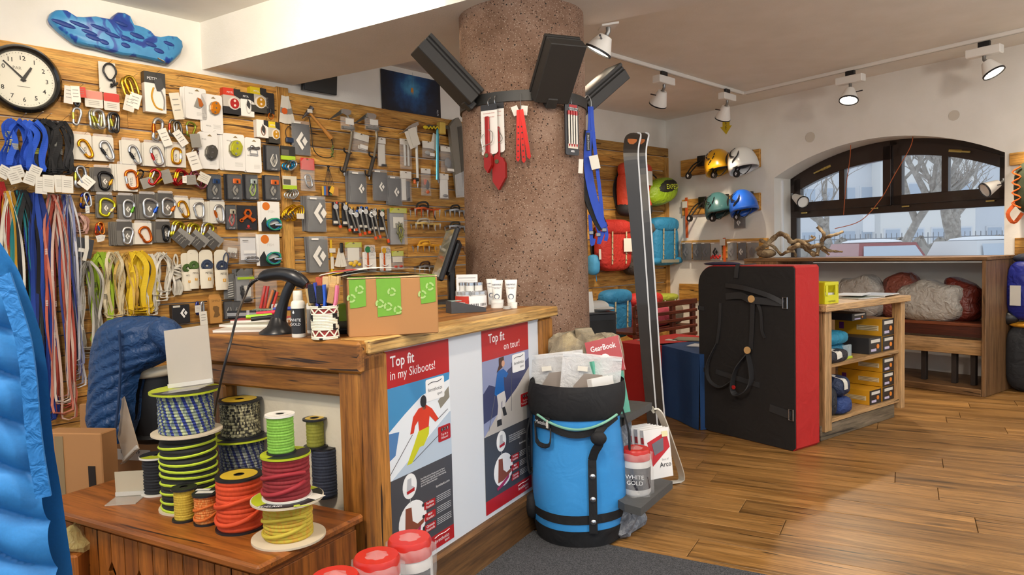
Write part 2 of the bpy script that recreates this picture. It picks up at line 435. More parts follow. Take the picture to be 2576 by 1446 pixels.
Q(OLD('z')).box(((xp0 + xp1) / 2, -.019, ZT / 2), (xp1 - xp0, .038, ZT), .003).build('post', wall_left)
sF0 = s1b(W1b(1440, 400, .03)); sF1, sF2 = s1b(W1b(1672, 500, .03)), s1b(W1b(1694, 500, .03)); ZF = W1b(1600, 363, .03).z
boards(wall_back, None, sF0, sF1, ZF - .11, .0, [.2, .17, .19, .16, .2, .18], seed=14, jl=(3, 4))
Q(OLD('x')).box(((sF0 + sF2) / 2, -.02, ZF - .055), (sF2 - sF0, .04, .106), .003).build('board', wall_back)
Q(OLD('z')).box(((sF1 + sF2) / 2, -.021, ZF / 2 - .06), (sF2 - sF1, .042, ZF - .12), .003).build('post', wall_back)

# ---- window
DK = pm('2b1d17', .35, 0, 1, .2); GL = film('dfe9f4', .10, .03)
win = struct(thing('window_1', None, None, F2 @ T(0, RD - .09, 0)))
ZTR = W2(2278, 522, -RD + .06).z          # transom centre
def sweep_arch(r_off, w, y0, y1, t0, t1, n=20):
    o = [(t0 + (t1 - t0) * i / n) for i in range(n + 1)]
    return [(t, arch(t, r_off)) for t in o] + [(t, arch(t, r_off - w)) for t in reversed(o)]
fw = .075
b = Q(DK); b.prism(sweep_arch(0, fw, 0, 0, TL, TR), 0, .08)
for tt in (TL + fw / 2, TR - fw / 2): b.box((tt, .04, (SILL + arch(tt)) / 2), (fw, .08, arch(tt) - SILL - .01))
b.box((TM, .04, ZTR), (2 * TW, .09, .085), .006); b.box((TM, .04, SILL + .03), (2 * TW, .08, .06)); b.build('outer_frame', win)
tmid = s2(W2(2251, 430, -RD + .06)); Q(DK).box((tmid, .03, (ZTR + arch(tmid)) / 2), (.07, .06, arch(tmid) - ZTR - .02)).build('mullion', win)
for k, (ta, tb, split) in enumerate(((TL + fw * .8, tmid - .012, .52), (tmid + .012, TR - fw * .8, .47))):
    sash = Q(DK); zb = ZTR + .03; top = lambda t: arch(t, -fw * .7); sw = .085
    n = 14; ts = [ta + (tb - ta) * i / n for i in range(n + 1)]
    sash.prism([(t, top(t)) for t in ts] + [(t, top(t) - sw - (.03 if k else .06)) for t in reversed(ts)], -.03, .04)
    for tt in (ta + sw / 2, tb - sw / 2): sash.box((tt, .005, (zb + top(tt)) / 2), (sw, .07, top(tt) - zb), .004)
    sash.box(((ta + tb) / 2, .005, zb + .05), (tb - ta, .07, .10), .004); so = sash.build('sash', win)
    tm = ta + (tb - ta) * split; Q(DK).box((tm, .005, (zb + top(tm)) / 2), (.06, .06, top(tm) - zb - .05)).build('glazing_bar', so)
    for (pa_, pb_) in ((ta + sw * .8, tm), (tm, tb - sw * .8)):
        g = Q(GL); tq = [pa_ + (pb_ - pa_) * i / 6 for i in range(7)]
        g.prism([(t, zb + .08) for t in tq] + [(t, top(t) - sw * .8) for t in reversed(tq)], .012, .018); g.build('pane', so)
    ht = ta + (tb - ta) * (.36 if k == 0 else .56); hz = top(ht) - sw * .62
    sl = -.35 if k else .35
    hb = Q(pm('d9c37a', .3, 1)); hb.box((0, -.035, 0), (.12, .012, .028), .005); hb.box((-.07 if k == 0 else .07, -.055, -.004), (.15, .014, .018), .006); hb.box((0, -.045, 0), (.02, .03, .02), .004)
    hb.build('handle', so, T(ht, 0, hz) @ RY(-18 if k == 0 else 10))
    for fx in (.12, .85): Q(pm('d9c37a', .3, 1)).box((0, -.035, 0), (.075, .014, .016), .004).build('hinge', so, T(ta + (tb - ta) * fx, 0, zb - .02))
Q(GL).box((TM, .03, (SILL + ZTR) / 2), (2 * TW - .1, .006, ZTR - SILL - .06)).build('pane', win)
Q(pm('eceff2', .5)).box((TL + .012, -.19, 1.5), (.024, .03, 1.1), .004).build('cable_trunking', win)

# ---- spotlights
WHT = lambda: pm('ece9e2', .45)
def lamp(nm, label, P, drv, lens, axis, group, size=1.0, power=LAMP_W, spread=75, plate=False, lit=True, drop=0.0, nodrv=False):
    """P: point on ceiling / track; lens: world point the lens centre sits at; axis: horizontal run of the driver box"""
    F = fr(P, axis); r = thing(nm, label, 'spotlight', F, group); inv = F.inverted(); e = inv @ lens; k = size
    if plate: Q(WHT()).prism([(.09, 0), (0, .05), (-.09, 0), (0, -.05)], -.012, 0, RX(90) @ T(0, 0, 0)).build('mount_plate', r, T(0, 0, -.004)); top = -.012
    elif nodrv: top = 0
    else:
        Q(BLK()).box((.0, 0, -.025), (.09 * k, .03, .05), .004).build('track_adapter', r)
        Q(WHT()).box((.0, 0, -.05 - .035 * k), (.26 * k, .085 * k, .07 * k), .006).build('driver_box', r); top = -.05 - .07 * k
    s = Vector((0, 0, top)); a = Vector((e.x * .25, e.y * .25, top - .055 * k)); ax = (e - a).normalized()
    st = Q(pm('8a8a88', .35, .8)); st.tube([s, s + Vector((0, 0, -.03 * k)), a], .014 * k, 10); st.box((a.x, a.y, a.z), (.03 * k, .03 * k, .02 * k), .004); st.build('stem', r, smooth=40)
    L = (e - a).length; R0, R1 = .045 * k, .085 * k; m = ax.to_track_quat('Z', 'Y').to_matrix().to_4x4(); m.translation = a
    hd = Q(WHT()); hd.lathe([(0, 0), (R0 * .9, 0), (R0, .01), (R1, L * .97), (R1, L), (R1 * .92, L), (R1 * .9, L - .02)], 28, m, cap=False); ho = hd.build('head', r, smooth=35)
    Q(BLK()).lathe([(R1 * .9, L - .004), (R1 * 1.015, L - .004), (R1 * 1.015, L + .008), (R1 * .9, L + .008)], 28, m, cap=False).build('rim', ho)
    lm = pm('fff3da', .4, 0, 1, 0, 14.0) if lit else pm('f4f4f0', .3)
    Q(lm).lathe([(0, L - .012), (R1 * .9, L - .012)], 28, m, cap=False).build('lens', ho)
    Q(pm('55555a', .3, 1)).tube([(R0 * .9, 0, L * .35), (R1 * 1.35, 0, L * .28)], .006 * k, 6, M=m).build('aim_lever', ho)
    if power and lit:
        ld = bpy.data.lights.new('spot', 'SPOT'); ld.energy = power; ld.color = WARM; ld.spot_size = radians(spread); ld.spot_blend = .6; ld.shadow_soft_size = .04
        lo = bpy.data.objects.new('spot_beam', ld); COL.objects.link(lo); lo.parent = r
        q = ax.to_track_quat('-Z', 'Y').to_matrix().to_4x4(); q.translation = a + ax * (L + .02); lo.matrix_local = q
    return r
def track(p0, p1, label):
    a, c = onz(*p0, HC), onz(*p1, HC); d = c - a; F = fr((a + c) / 2, (d.x, d.y)); L = d.length
    r = thing('light_track', label, 'light track', F, 'ceiling light tracks')
    Q(WHT()).box((0, 0, -.016), (L, .036, .032), .003).build('rail', r)
    g = Q(pm('bdbab2', .5)); g.box((0, 0, -.0335), (L - .04, .012, .003)); g.build('groove', r)
    return d.normalized()
t1 = track((1520, 128), (1868, 231), 'white light track running out from the pillar to the room corner')
t2 = track((1873, 231), (2640, 55), 'white light track running along the ceiling beside the arched window wall')
SG = 'track spotlights'
def spot_at(px, py, lpx, lpy, dd, ax, label, **kw):
    P = onz(px, py, HC - .032); return lamp('track_spotlight', label, P, None, atd(lpx, lpy, P.y + dd), ax, SG, **kw)
spot_at(1670, 180, 1655, 262, .10, t1, 'white cone spotlight hanging midway along the track that comes from the pillar', size=1.0, power=LAMP_W * 1.6)
spot_at(1829, 224, 1818, 298, .10, t1, 'white cone spotlight over the yellow arrow sign at the corner of the tracks', size=.95, power=LAMP_W * 1.5)
spot_at(2139, 178, 2135, 252, -.045, t2, 'lit spotlight pointing straight down on the window wall track', size=1.0, spread=100, power=LAMP_W * 1.6)
spot_at(2476, 104, 2500, 183, -.06, t2, 'lit spotlight tilted sideways near the arch top on the window wall track', size=1.0, spread=100, power=LAMP_W * 1.6)
P = onz(1530, 62, HB); lamp('beam_spotlight', 'large white cone spotlight fixed under the beam next to the stone pillar', P, None, atd(1505, 128, P.y + .02), D2, SG, size=1.0, plate=True)
# unseen spotlights added on the near part of the ceiling, out of frame
def near_spot(p, s, hz, aim, **kw):
    q = N1 * p + D1 * s; P = Vector((q.x, q.y, HC)); A = Vector(aim); d = (A - P).normalized()
    lamp('track_spotlight', 'unseen white spotlight added on the ceiling above the counter', P, None, P + Vector((0, 0, -.10)) + d * .2, D1, 'counter ceiling spotlights', **kw)
for k, s in enumerate((-.6, .35, 1.3, 2.3)):
    A = A0 + D1 * (-1.9 + 1.15 * k * 1.15) ; near_spot(2.75, s, 0, (A.x, A.y, 1.45), power=LAMP_W * (.42 if k < 2 else 1.1), spread=100)
def globe(x, y, z, power, lab):  # glowing globe added out of view as soft fill for ceiling and walls
    r = thing('added_globe_lamp', lab, 'fill lamp', T(x, y, HC), 'added globe lamps'); R = .14; m = pm('fff6ec', .4, 0, 1, 0, power / (pi * 4 * pi * R * R)); b = Q(m); b.ell((0, 0, z - HC), (R, R, R), 20, 12); b.build('opal_globe', r, smooth=180); b = Q(BLK()); b.tube([(0, 0, 0), (0, 0, z - HC + R)], .006, 6); b.build('cord', r)
globe(-1.3, .5, 2.5, 70, 'unseen globe lamp added over the aisle by the blue jacket'); globe(1.5, .7, 2.5, 70, 'unseen globe lamp added over the aisle by the mat'); globe(3.4, 2.7, 2.55, 75, 'unseen globe lamp added over the open floor')
near_spot(1.2, -.3, 0, (-.9, 2.3, .5), power=LAMP_W * .9, spread=100)  # added fill spot aimed at the cord spools, fixture unseen
near_spot(1.0, 1.4, 0, (.6, 3.4, .4), power=LAMP_W * .9, spread=100)  # added fill spot aimed at the floor by the counter end
for x, y, a in ((2.4, 2.9, (2.4, 5.6, .5)), (1.3, 3.6, (1.7, 7.4, 1.1))):  # extra unseen spots put in to brighten the right and far end
    P = Vector((x, y, HC)); d = (Vector(a) - P).normalized(); lamp('track_spotlight', 'unseen white spotlight added over the open floor to brighten the far end', P, None, P + Vector((0, 0, -.1)) + d * .2, D1, 'floor ceiling spotlights', power=LAMP_W * 2.2, spread=95)

# ================================================================== counter
FC = fr(CO, U1); FCi = FC.inverted()
def CF(px, py, off=0.0):
    q = FCi @ onpl(px, py, CO + U2 * off, U2); return q.x, q.z
def CW(px, py, off=0.0):
    q = FCi @ onpl(px, py, CO + U1 * off, U1); return q.y, q.z
LF = (cb - ca).length
counter = thing('shop_counter', 'L-shaped shop counter of old timber with white panels standing against the stone pillar', 'counter', FC)
WY = max(CW(505, 880)[0], .8); z0 = CF(1337, 1235, .03)[1]
PANEL = pm('d8dde4', .55, bump=.05, bs=40); CREAM = pm('d9cfb8', .8, bump=.2, bs=60)
def cpart(nm, mat, c, d, bev=.004): return Q(mat).box(c, d, bev).build(nm, counter)
# worktop slabs: front run of two boards, wing of one thick beam
cpart('worktop_board', PALE('x'), (LF / 2 + .02, .06, HK - .022), (LF - .02, .13, .046), .006)
cpart('worktop_board', BEAM('x'), (LF / 2 + .04, .25, HK - .023), (LF - .08, .24, .044), .004)
cpart('worktop_board', BEAM('x'), (LF / 2 - .1, .46, HK - .023), (LF - .36, .17, .044), .004)
for k in range(4): cpart('worktop_board', BEAM('y'), (.09 + k * .15, .14 + WY / 2 + (.22 if k > 1 else 0), HK - .024), (.146, WY - (.0 if k < 2 else .44) - .02, .048), .005)
cpart('edge_beam', BEAM('y'), (.06, WY / 2 - .005, HK - .053), (.125, WY - .03, .105), .010)
cpart('rail_beam', BEAM('y'), (.075, WY / 2 + .02, HK - .148), (.10, WY - .06, .082), .008)
cpart('corner_post', BEAM('z'), (.075, .065, (HK - .048) / 2), (.125, .11, HK - .05), .008)
cpart('end_post', BEAM('z'), (LF - .07, .075, (HK - .048) / 2), (.13, .12, HK - .05), .012)
cpart('front_panel', PANEL, (LF / 2 + .0, .045, (z0 + HK - .045) / 2), (LF - .2, .02, HK - .045 - z0), 0)
cpart('base_board', wood('dark_beam', '8a6236', '6c4822', '3a2410', 'x', 14, .65, .8, .15, bump=.8), (LF / 2 + .05, .06, z0 / 2), (LF - .1, .10, z0), .012)
cpart('wing_panel', CREAM, (.09, WY / 2 + .05, (HK - .19) / 2), (.02, WY - .1, HK - .19), 0)
cpart('end_post', BEAM('z'), (.075, WY - .07, (HK - .19) / 2), (.10, .09, HK - .19), .008)
cpart('back_panel', CREAM, (.62, WY / 2 + .35, (HK - .05) / 2), (.02, WY - .62, HK - .06), 0)
cpart('end_panel', BEAM('z'), (LF - .12, .27, (HK - .05) / 2), (.03, .26, HK - .06), .003)

# ---- posters on the front
INK = lambda: pm('2a2a2e', .5); PW_ = lambda: pm('f2f2f2', .45)
def poster(name, label, tl, tr, br, lines, hero, red2):
    a = CF(*tl, .034); c = CF(*tr, .034); d = CF(*br, .034); w_ = c[0] - a[0]; zt_ = (a[1] + c[1]) / 2; h_ = zt_ - d[1]
    r = thing(name, label, 'poster', FC @ T(a[0], .034, zt_), 'ski boot insole posters on the counter')
    def X(u): return u * w_
    def Z(v): return -v * h_
    def quad(nm, mat, u0, v0, u1, v1, y, par=None): return Q(mat).box((X((u0 + u1) / 2), y, Z((v0 + v1) / 2)), (X(u1 - u0), .0006, h_ * (v1 - v0))).build(nm, par or r)
    def poly(nm, mat, pts, y, par=None): return Q(mat).prism([(X(u), Z(v)) for u, v in pts], y - .0003, y + .0003).build(nm, par or r)
    RED = pm('b01c22', .35); GREY = pm('45464c', .4)
    quad('sheet', PW_(), 0, 0, 1, 1, 0)
    hd = quad('header_band', RED, 0, 0, 1, .165, -.001)
    fs = w_ * .085
    text(lines[0], fs * 1.12, PW_(), hd, T(X(.13), -.0016, Z(.052)), align='LEFT', bold=.02, sx=.92)
    text(lines[1], fs * .95, PW_(), hd, T(X(.12 if hero else .44), -.0016, Z(.112)), align='LEFT', sx=.95)
    pic = quad('picture', pm('e8eef4', .4) if hero else pm('8d95b8', .4), 0, .165, 1, .575, -.001)
    if hero:
        poly('sky', pm('3f8cc0', .4), [(0, .165), (1, .165), (.99, .2), (.55, .24), (.3, .30), (0, .38)], -.0016, pic)
        poly('shaded_snow', pm('4f7fb5', .4), [(0, .36), (.22, .37), (.16, .47), (0, .5)], -.0016, pic)
        poly('slope', pm('b9c9da', .4), [(.1, .575), (.98, .36), (1, .36), (1, .575)], -.0016, pic)
        poly('treeline', pm('8a8578', .5), [(.8, .29), (.98, .235), (.99, .29), (.84, .33)], -.0016, pic)
        fg = Q(pm('d2391f', .45)).prism([(X(u), Z(v)) for u, v in ((.5, .295), (.62, .29), (.70, .315), (.80, .375), (.75, .385), (.66, .345), (.64, .40), (.5, .405), (.49, .35), (.44, .37), (.42, .40), (.37, .40), (.42, .325))], -.0026, -.0022).build('figure', r)
        poly('trousers', pm('c9c91c', .5), [(.49, .40), (.65, .395), (.64, .43), (.56, .475), (.50, .475), (.38, .535), (.31, .535), (.42, .455)], -.0024, fg)
        Q(pm('26282e', .4)).prism(circ(X(.045), 14, X(.575), Z(.268), X(.055)), -.0028, -.0024).build('helmet', fg)
        Q(pm('8a5a40', .6)).prism(circ(X(.032), 10, X(.585), Z(.292)), -.0026, -.0023).build('face', fg)
        for pts in (((.4, .405), (.06, .555)), ((.77, .38), (.95, .345)), ((.40, .53), (.98, .42))):
            (u0, v0), (u1, v1) = pts; Q(INK()).tube([(X(u0), -.0025, Z(v0)), (X(u1), -.0025, Z(v1))], .0012, 4).build('ski_pole', fg)
    else:
        poly('ridge', pm('3f4468', .4), [(0, .34), (.12, .30), (.3, .33), (.52, .25), (.62, .235), (.8, .25), (1, .215), (1, .34), (.5, .46), (0, .5)], -.0016, pic)
        poly('scree', pm('b9b3ad', .4), [(.0, .575), (.3, .47), (.7, .37), (1, .27), (1, .575)], -.0017, pic)
        fg = Q(pm('1f5fa8', .45)).prism([(X(u), Z(v)) for u, v in ((.3, .24), (.42, .235), (.52, .27), (.47, .29), (.42, .28), (.43, .36), (.26, .375), (.22, .36), (.27, .28))], -.0026, -.0022).build('figure', r)
        poly('trousers', pm('c9c6c6', .5), [(.27, .37), (.43, .36), (.46, .41), (.42, .46), (.37, .46), (.38, .41), (.36, .42), (.35, .52), (.26, .52), (.29, .43)], -.0024, fg)
        poly('hair', pm('4a2e26', .5), [(.33, .17), (.43, .165), (.44, .2), (.40, .225), (.28, .245), (.33, .21)], -.0024, fg)
        Q(pm('c99a80', .6)).prism(circ(X(.035), 10, X(.415), Z(.205)), -.0029, -.0025).build('face', fg)
        poly('boot', INK(), [(.37, .45), (.43, .45), (.47, .50), (.40, .50)], -.0025, fg); poly('boot', INK(), [(.26, .51), (.35, .51), (.36, .545), (.26, .545)], -.0025, fg)
        for pts in (((.6, .215), (.57, .49)), ((.23, .37), (.09, .55))):
            (u0, v0), (u1, v1) = pts; Q(pm('55565c', .5)).tube([(X(u0), -.0025, Z(v0)), (X(u1), -.0025, Z(v1))], .0011, 4).build('ski_pole', fg)
    lg = Q(PW_()).prism([(x + X(.76), z + Z(.225)) for x, z in rrect(X(.29), h_ * .105, .008)], -.0026, -.002).build('logo_plate', r)
    wv = [(X(.65 + .21 * k / 12), -.003, Z(.198 - .004 * sin(k / 12 * 2 * pi) - .012 * k / 12)) for k in range(13)]
    Q(INK()).tube(wv, .0014, 4).build('wave_mark', lg)
    text('formthotics', w_ * .034, INK(), lg, T(X(.76), -.003, Z(.226)) @ RY(0)); text('sport', w_ * .027, INK(), lg, T(X(.83), -.003, Z(.252)))
    pt = Q(RED).prism([(x + X(.885), z + Z(.455)) for x, z in rrect(X(.2), h_ * .075, .006)], -.0032, -.0024).build('price_patch', r)
    [(Q(INK()).prism(circ(X(.018), 12, X(.845 + .045 * q), Z(.435)), -.0038, -.0033).build('number_dot', pt), text(str(q + 1), w_ * .022, PW_(), pt, T(X(.845 + .045 * q), -.0042, Z(.435)))) for q in range(3)]; text('Top fit in' + ('\nSkiboots!' if hero else '\nTouring Boots!'), w_ * .022, PW_(), pt, T(X(.885), -.0036, Z(.468)))
    lo = quad('text_panel', GREY, 0, .575, 1, .93 if hero else .925, -.0012)
    text('Ihre Füße sind ein Wunderwerk der Natur,\nindividuell und einzigartig. Gönnen Sie ihnen\nmit Formthotics die natürliche Unterstützung,\ndie sie im Skischuh benötigen.', w_ * .0155, PW_(), lo, T(X(.5), -.0018, Z(.645)), align='LEFT')
    text('formthotics.com', w_ * .024, PW_(), lo, T(X(.95), -.0018, Z(.70)), align='RIGHT')
    for (cu, cv, ru, rv, nm) in ((.34, .635, .1, .058, 'boot_roundel'), (.37, .80, .2, .092, 'foot_roundel')):
        Q(PW_()).prism(circ(X(ru), 24, X(cu), Z(cv), h_ * rv), -.0022, -.0016).build(nm, lo)
    Q(pm('d0d0d2', .5)).tube([(X(.34), -.002, Z(.69)), (X(.34), -.002, Z(.715))], .001, 4).build('link_line', lo)
    poly('boot_sketch', pm('b9babf', .6), [(.31, .60), (.36, .60), (.36, .635), (.41, .65), (.40, .665), (.29, .665)], -.003, lo); poly('insole_mark', RED, [(.29, .655), (.40, .648), (.40, .664), (.30, .668)], -.0034, lo)
    poly('foot_picture', pm('84452f', .5), [(.27, .73), (.35, .735), (.36, .80), (.43, .825), (.53, .815), (.52, .835), (.36, .86), (.25, .86)], -.003, lo)
    poly('insole_picture', pm('a3285a', .4), [(.22, .885), (.36, .865), (.48, .84), (.47, .86), (.34, .89), (.23, .90)], -.0034, lo)
    for k, (tx, v) in enumerate((('Perfekte\nPassform', .765), ('Mehr\nKomfort', .82), ('Optimale\nKontrolle', .875))):
        p2 = Q(RED).prism([(x + X(.62 + .0 * k), z + Z(v)) for x, z in rrect(X(.17), h_ * .036, .004)], -.0034, -.0026).build('red_tab', lo)
        text(tx, w_ * .024, PW_(), p2, T(X(.62), -.0038, Z(v)), bold=.01)
        Q(INK()).prism(circ(X(.016), 10, X(.52), Z(v - .012)), -.004, -.003).build('number_dot', lo)
        for q in range(4): Q(pm('b4b5ba', .6)).box((X(.845), -.002, Z(v - .016 + q * .009)), (X(.23), .0006, h_ * .0028)).build('text_line', lo)
    ft = quad('footer_band', RED, 0, .93 if hero else .925, 1, 1, -.0014)
    text('formthotics', w_ * .036, PW_(), ft, T(X(.8), -.002, Z(.965))); text('sport', w_ * .026, PW_(), ft, T(X(.88), -.002, Z(.983)))
    Q(PW_()).tube([(X(.68 + .24 * k / 12), -.003, Z(.945 - .003 * sin(k / 12 * 2 * pi) - .006 * k / 12)) for k in range(13)], .0014, 4).build('wave_mark', ft)
    return r
poster('skier_poster', 'poster of an orange-jacketed skier headed Top fit in my Skiboots on the counter', (954, 888), (1127, 852), (1140, 1352), ('Top fit', 'in my Skiboots!'), True, 0)
poster('hiker_poster', 'poster of a blue-jacketed hiker headed Top fit on tour on the counter', (1210, 833), (1327, 809), (1338, 1223), ('Top fit', 'on tour!'), False, 0)

# ================================================================== on the counter
def K(px, py, h=HK): return onz(px, py, h)
def mpp(P): return P.y / FPX                      # metres per pixel at a point
# ---- cardboard box with green tape
CARD = pm('a9794a', .8, bump=.15, bs=25); CARD2 = pm('c9b086', .8)
p0, p1 = K(879, 850), K(1104, 837); F = fr(p0, p1 - p0); bw = (p1 - p0).length; bh = (850 - 703) * mpp(p0); bd = .27
r = thing('cardboard_box', 'brown cardboard parcel closed with green recycling tape standing on the counter edge', 'box', F)
Q(CARD).box((bw / 2, bd / 2, bh / 2), (bw, bd, bh), .003).build('body', r)
for x in (.25, .75): Q(CARD2).box((bw / 2, bd * x, bh + .004), (bw, bd * .49, .004)).build('flap', r, T(0, 0, 0))
TAPE = pm('6aa02c', .28); TW_ = pm('9fbf72', .35)
sx = bw / 225.0
for (a, c, top, bot) in ((3, 44, 0, 70), (70, 131, 0, 94), (180, 220, 0, 66)):
    tp = Q(TAPE).prism([(a * sx, bh), (c * sx, bh), (c * sx - .001, bh - bot * sx + .004), ((a + c) / 2 * sx, bh - bot * sx), (a * sx + .002, bh - bot * sx - .002)], -.0016, -.0002).build('tape', r)
    Q(TAPE).box(((a + c) / 2 * sx, .03, bh + .007), ((c - a) * sx, .06, .001)).build('tape_fold', tp)
    for k, (u, v) in enumerate(((.62, .36), (.12, .66), (.85, .85), (.45, .75))[:2 + (c - a > 50) * 2]):
        cx_, cz_ = (a + (c - a) * u) * sx, bh - bot * sx * v; R_ = 8.5 * sx
        e = Q(TW_)
        for q in range(3):
            arc = [(cx_ + R_ * cos(radians(q * 120 + t)), -.0024, cz_ + R_ * sin(radians(q * 120 + t))) for t in range(0, 100, 16)]; e.ribbon(arc, R_ * .55, .0006, (0, 0, 0) if 0 else (lambda f, q=q: (cos(radians(q * 120 + f * 90)), 0, sin(radians(q * 120 + f * 90)))))
        e.build('recycling_mark', tp)
for k, (dx, dy, w_, d_, c, an) in enumerate(((-.02, .02, .30, .21, 'f0eee6', 6), (-.09, .04, .30, .21, 'eeeae0', -4), (-.05, .05, .28, .2, 'a8302c', 3), (.0, .03, .29, .2, 'f2f0ea', 2))):
    g = Q(pm(c, .5)); g.grid(lambda u, v, w_=w_, d_=d_: (u * w_, v * d_, .012 * sin(u * 2.6) * (1 - u) * 2 - .0), 8, 3); g.grid(lambda u, v, w_=w_, d_=d_: (u * w_, v * d_, .012 * sin(u * 2.6) * (1 - u) * 2 + .0012), 8, 3)
    tag(g.build('paper_sheet', M=F @ T(dx, dy, bh + .010 + k * .004) @ RZ(an)), ['white paper sheet hanging over the left end of the parcel', 'cream paper sheet sticking out furthest over the brush cup', 'red printed leaflet between white sheets on the parcel', 'topmost white sheet lying flat across the parcel'][k], 'paper', 'papers on the parcel')
# ---- monitor, seen edge on
P = K(1128, 762); F = fr(P, (.22, -.975)); k = mpp(P)
r = thing('till_monitor', 'black flat till monitor tilted back and seen from its edge', 'monitor', F)
st = Q(BLK()); st.lathe([(.001, 0), (.11, 0), (.10, .014), (.03, .02)], 24); st.box((0, .02, .10), (.07, .04, .2), .01); st.build('stand', r, smooth=40)
sm = T(0, -.01, .27) @ RX(-20)
so = Q(BLK()).box((0, 0, 0), (.36, .028, .30), .008, sm).box((0, .035, -.01), (.24, .05, .2), .02, sm).build('screen_housing', r)
Q(pm('8f8a66', .12, 0, 1, .6)).box((0, -.0145, .0), (.33, .002, .265), 0, sm).build('screen', so)
# ---- card reader
P = K(1180, 786); F = fr(P, (.9, .42))
r = thing('card_reader', 'grey card payment terminal lying in front of the round tub', 'card reader', F)
b = Q(pm('3f4043', .45)); b.prism([(-.085, 0), (.085, 0), (.085, .018), (-.05, .05), (-.085, .055)], 0, .075); b.build('body', r)
Q(pm('9fb0a6', .2)).box((-.055, .037, .055), (.05, .05, .003), 0).build('display', r, T(0, 0, 0))
for i in range(4):
    for j in range(3): Q(pm(('c33', '333')[0] * 2 if 0 else ('b8b9bb' if i < 3 else ('c8322c', 'e0b52c', '3f9a4a')[j]), .5)).box((-.02 + i * .026, .017 + j * .02, .043 - i * .0085), (.016, .013, .005), .002).build('key', r, RY(0))
# ---- round tub of small tins
P = K(1186, 776); R_ = 40 * mpp(P); h_ = 54 * mpp(P)
r = thing('round_tub', 'clear round plastic tub with a red label standing by the card reader', 'tub', fr(P, (1, 0)))
Q(film('e8ecee', .22)).lathe([(R_ * .96, .001), (R_, .01), (R_, h_ * .8), (R_ * .97, h_ * .85)], 28, cap=False).build('wall', r, smooth=40)
Q(film('e8ecee', .5)).lathe([(.001, .001), (R_ * .96, .002)], 28, cap=False).build('base', r)
def band(rad, a0, a1, z0_, z1_, mat, nm, par, n=10):
    b = Q(mat); b.grid(lambda u, v: (rad * cos(radians(a0 + (a1 - a0) * u)), rad * sin(radians(a0 + (a1 - a0) * u)), z0_ + (z1_ - z0_) * v), n, 2); return b.build(nm, par)
band(R_ * 1.01, 190, 265, .012, h_ * .62, pm('c2392a', .45), 'red_label', r); band(R_ * 1.01, 266, 345, h_ * .1, h_ * .62, PW_(), 'white_label', r)
for kk in range(5):
    for q in range(2): band(R_ * 1.016, 272 + kk * 6 + q * 36, 275 + kk * 6 + q * 36, h_ * .16, h_ * .28, INK(), 'barcode_bar', r, 2)
rr = R_ * .29
tins = [(rr * 1.08 * cos(a) * 2 * .98, rr * 1.08 * sin(a) * 2 * .98, z) for z in (.004, h_ * .42) for a in [q * 2 * pi / 6 for q in range(6)]] + [(-rr * .2, -rr * .9, h_ * .84), (rr * 1.6, -rr * .1, h_ * .84), (-rr * 1.7, rr * .7, h_ * .84)]
for (x, y, z) in tins:
    t = thing('cream_tin', 'small clear tin with metal lid packed in the round tub', 'tin', fr(P, (1, 0)) @ T(x, y, z), 'tins in the round tub')
    Q(pm('dcdcd8', .3)).lathe([(.001, 0), (rr * .92, 0), (rr * .92, h_ * .26), (rr * .5, h_ * .26)], 16).build('jar', t, smooth=40); Q(STEEL()).lathe([(rr * .97, h_ * .25), (rr * .97, h_ * .38), (.001, h_ * .38)], 16, cap=False).build('lid', t, smooth=40)
# ---- info card behind, tubes, small jars
P = K(1168, 768); F = fr(P, (1, -.05)); k = mpp(P)
r = thing('price_card', 'small white information card propped up behind the round tub', 'card', F); Q(PW_()).box((.0, .14, 45 * k), (56 * k, .003, 76 * k)).build('sheet', r, RX(-6)); Q(pm('6a6a6a', .6)).box((0, .138, 74 * k), (46 * k, .0006, .0026)).build('text_line', r, RX(-6))
for q in range(3): Q(pm('a9a9a9', .6)).box((0, .138, (66 - 5 * q) * k), (44 * k, .0006, .0012)).build('text_line', r, RX(-6))
for q, (px, py, wpx, hpx, lab) in enumerate(((1236, 771, 26, 66, 'white leather care tube furthest behind the small round jar'), (1251, 771, 31, 66, 'white leather care tube standing on the small round jar'), (1287, 772, 32, 68, 'white leather care tube standing beside the pillar on the counter'))):
    P = K(px, py - (2 if q == 0 else 0)); k = mpp(P); P = P + Vector((0, .10 if q == 0 else .05, 0)); r = thing('care_tube', lab, 'tube', fr(P, (1, -.1)) , 'leather care tubes'); H_ = hpx * k; W_ = wpx * k
    Q(pm('e9eae6', .35)).lathe([(.001, 0), (W_ * .33, 0), (W_ * .33, H_ * .10), (W_ * .3, H_ * .12)], 18).build('cap', r, smooth=40)
    b = Q(pm('f0f0ec', .35)); b.grid(lambda u, v: ((W_ * (.33 + .17 * v)) * cos(2 * pi * u), (W_ * (.33 * (1 - v) + .02)) * sin(2 * pi * u), H_ * (.12 + .88 * v)), 18, 8, cu=True); b.build('body', r, smooth=60)
    b = Q(pm('2f4a6e', .5)); b.tube([(W_ * .2 * cos(t), -W_ * .27, H_ * .37 + W_ * .2 * sin(t)) for t in [i * 2 * pi / 20 for i in range(20)]], .0016, 5, closed=True); b.build('ring_mark', r)
    text('NIKWAX', W_ * .13, pm('2f3a5e', .5), r, T(0, -W_ * .14, H_ * .82), bold=.02); text('IMPRÄGNIERUNG\nFÜR LEDER', W_ * .07, pm('2f3a5e', .5), r, T(0, -W_ * .2, H_ * .7))
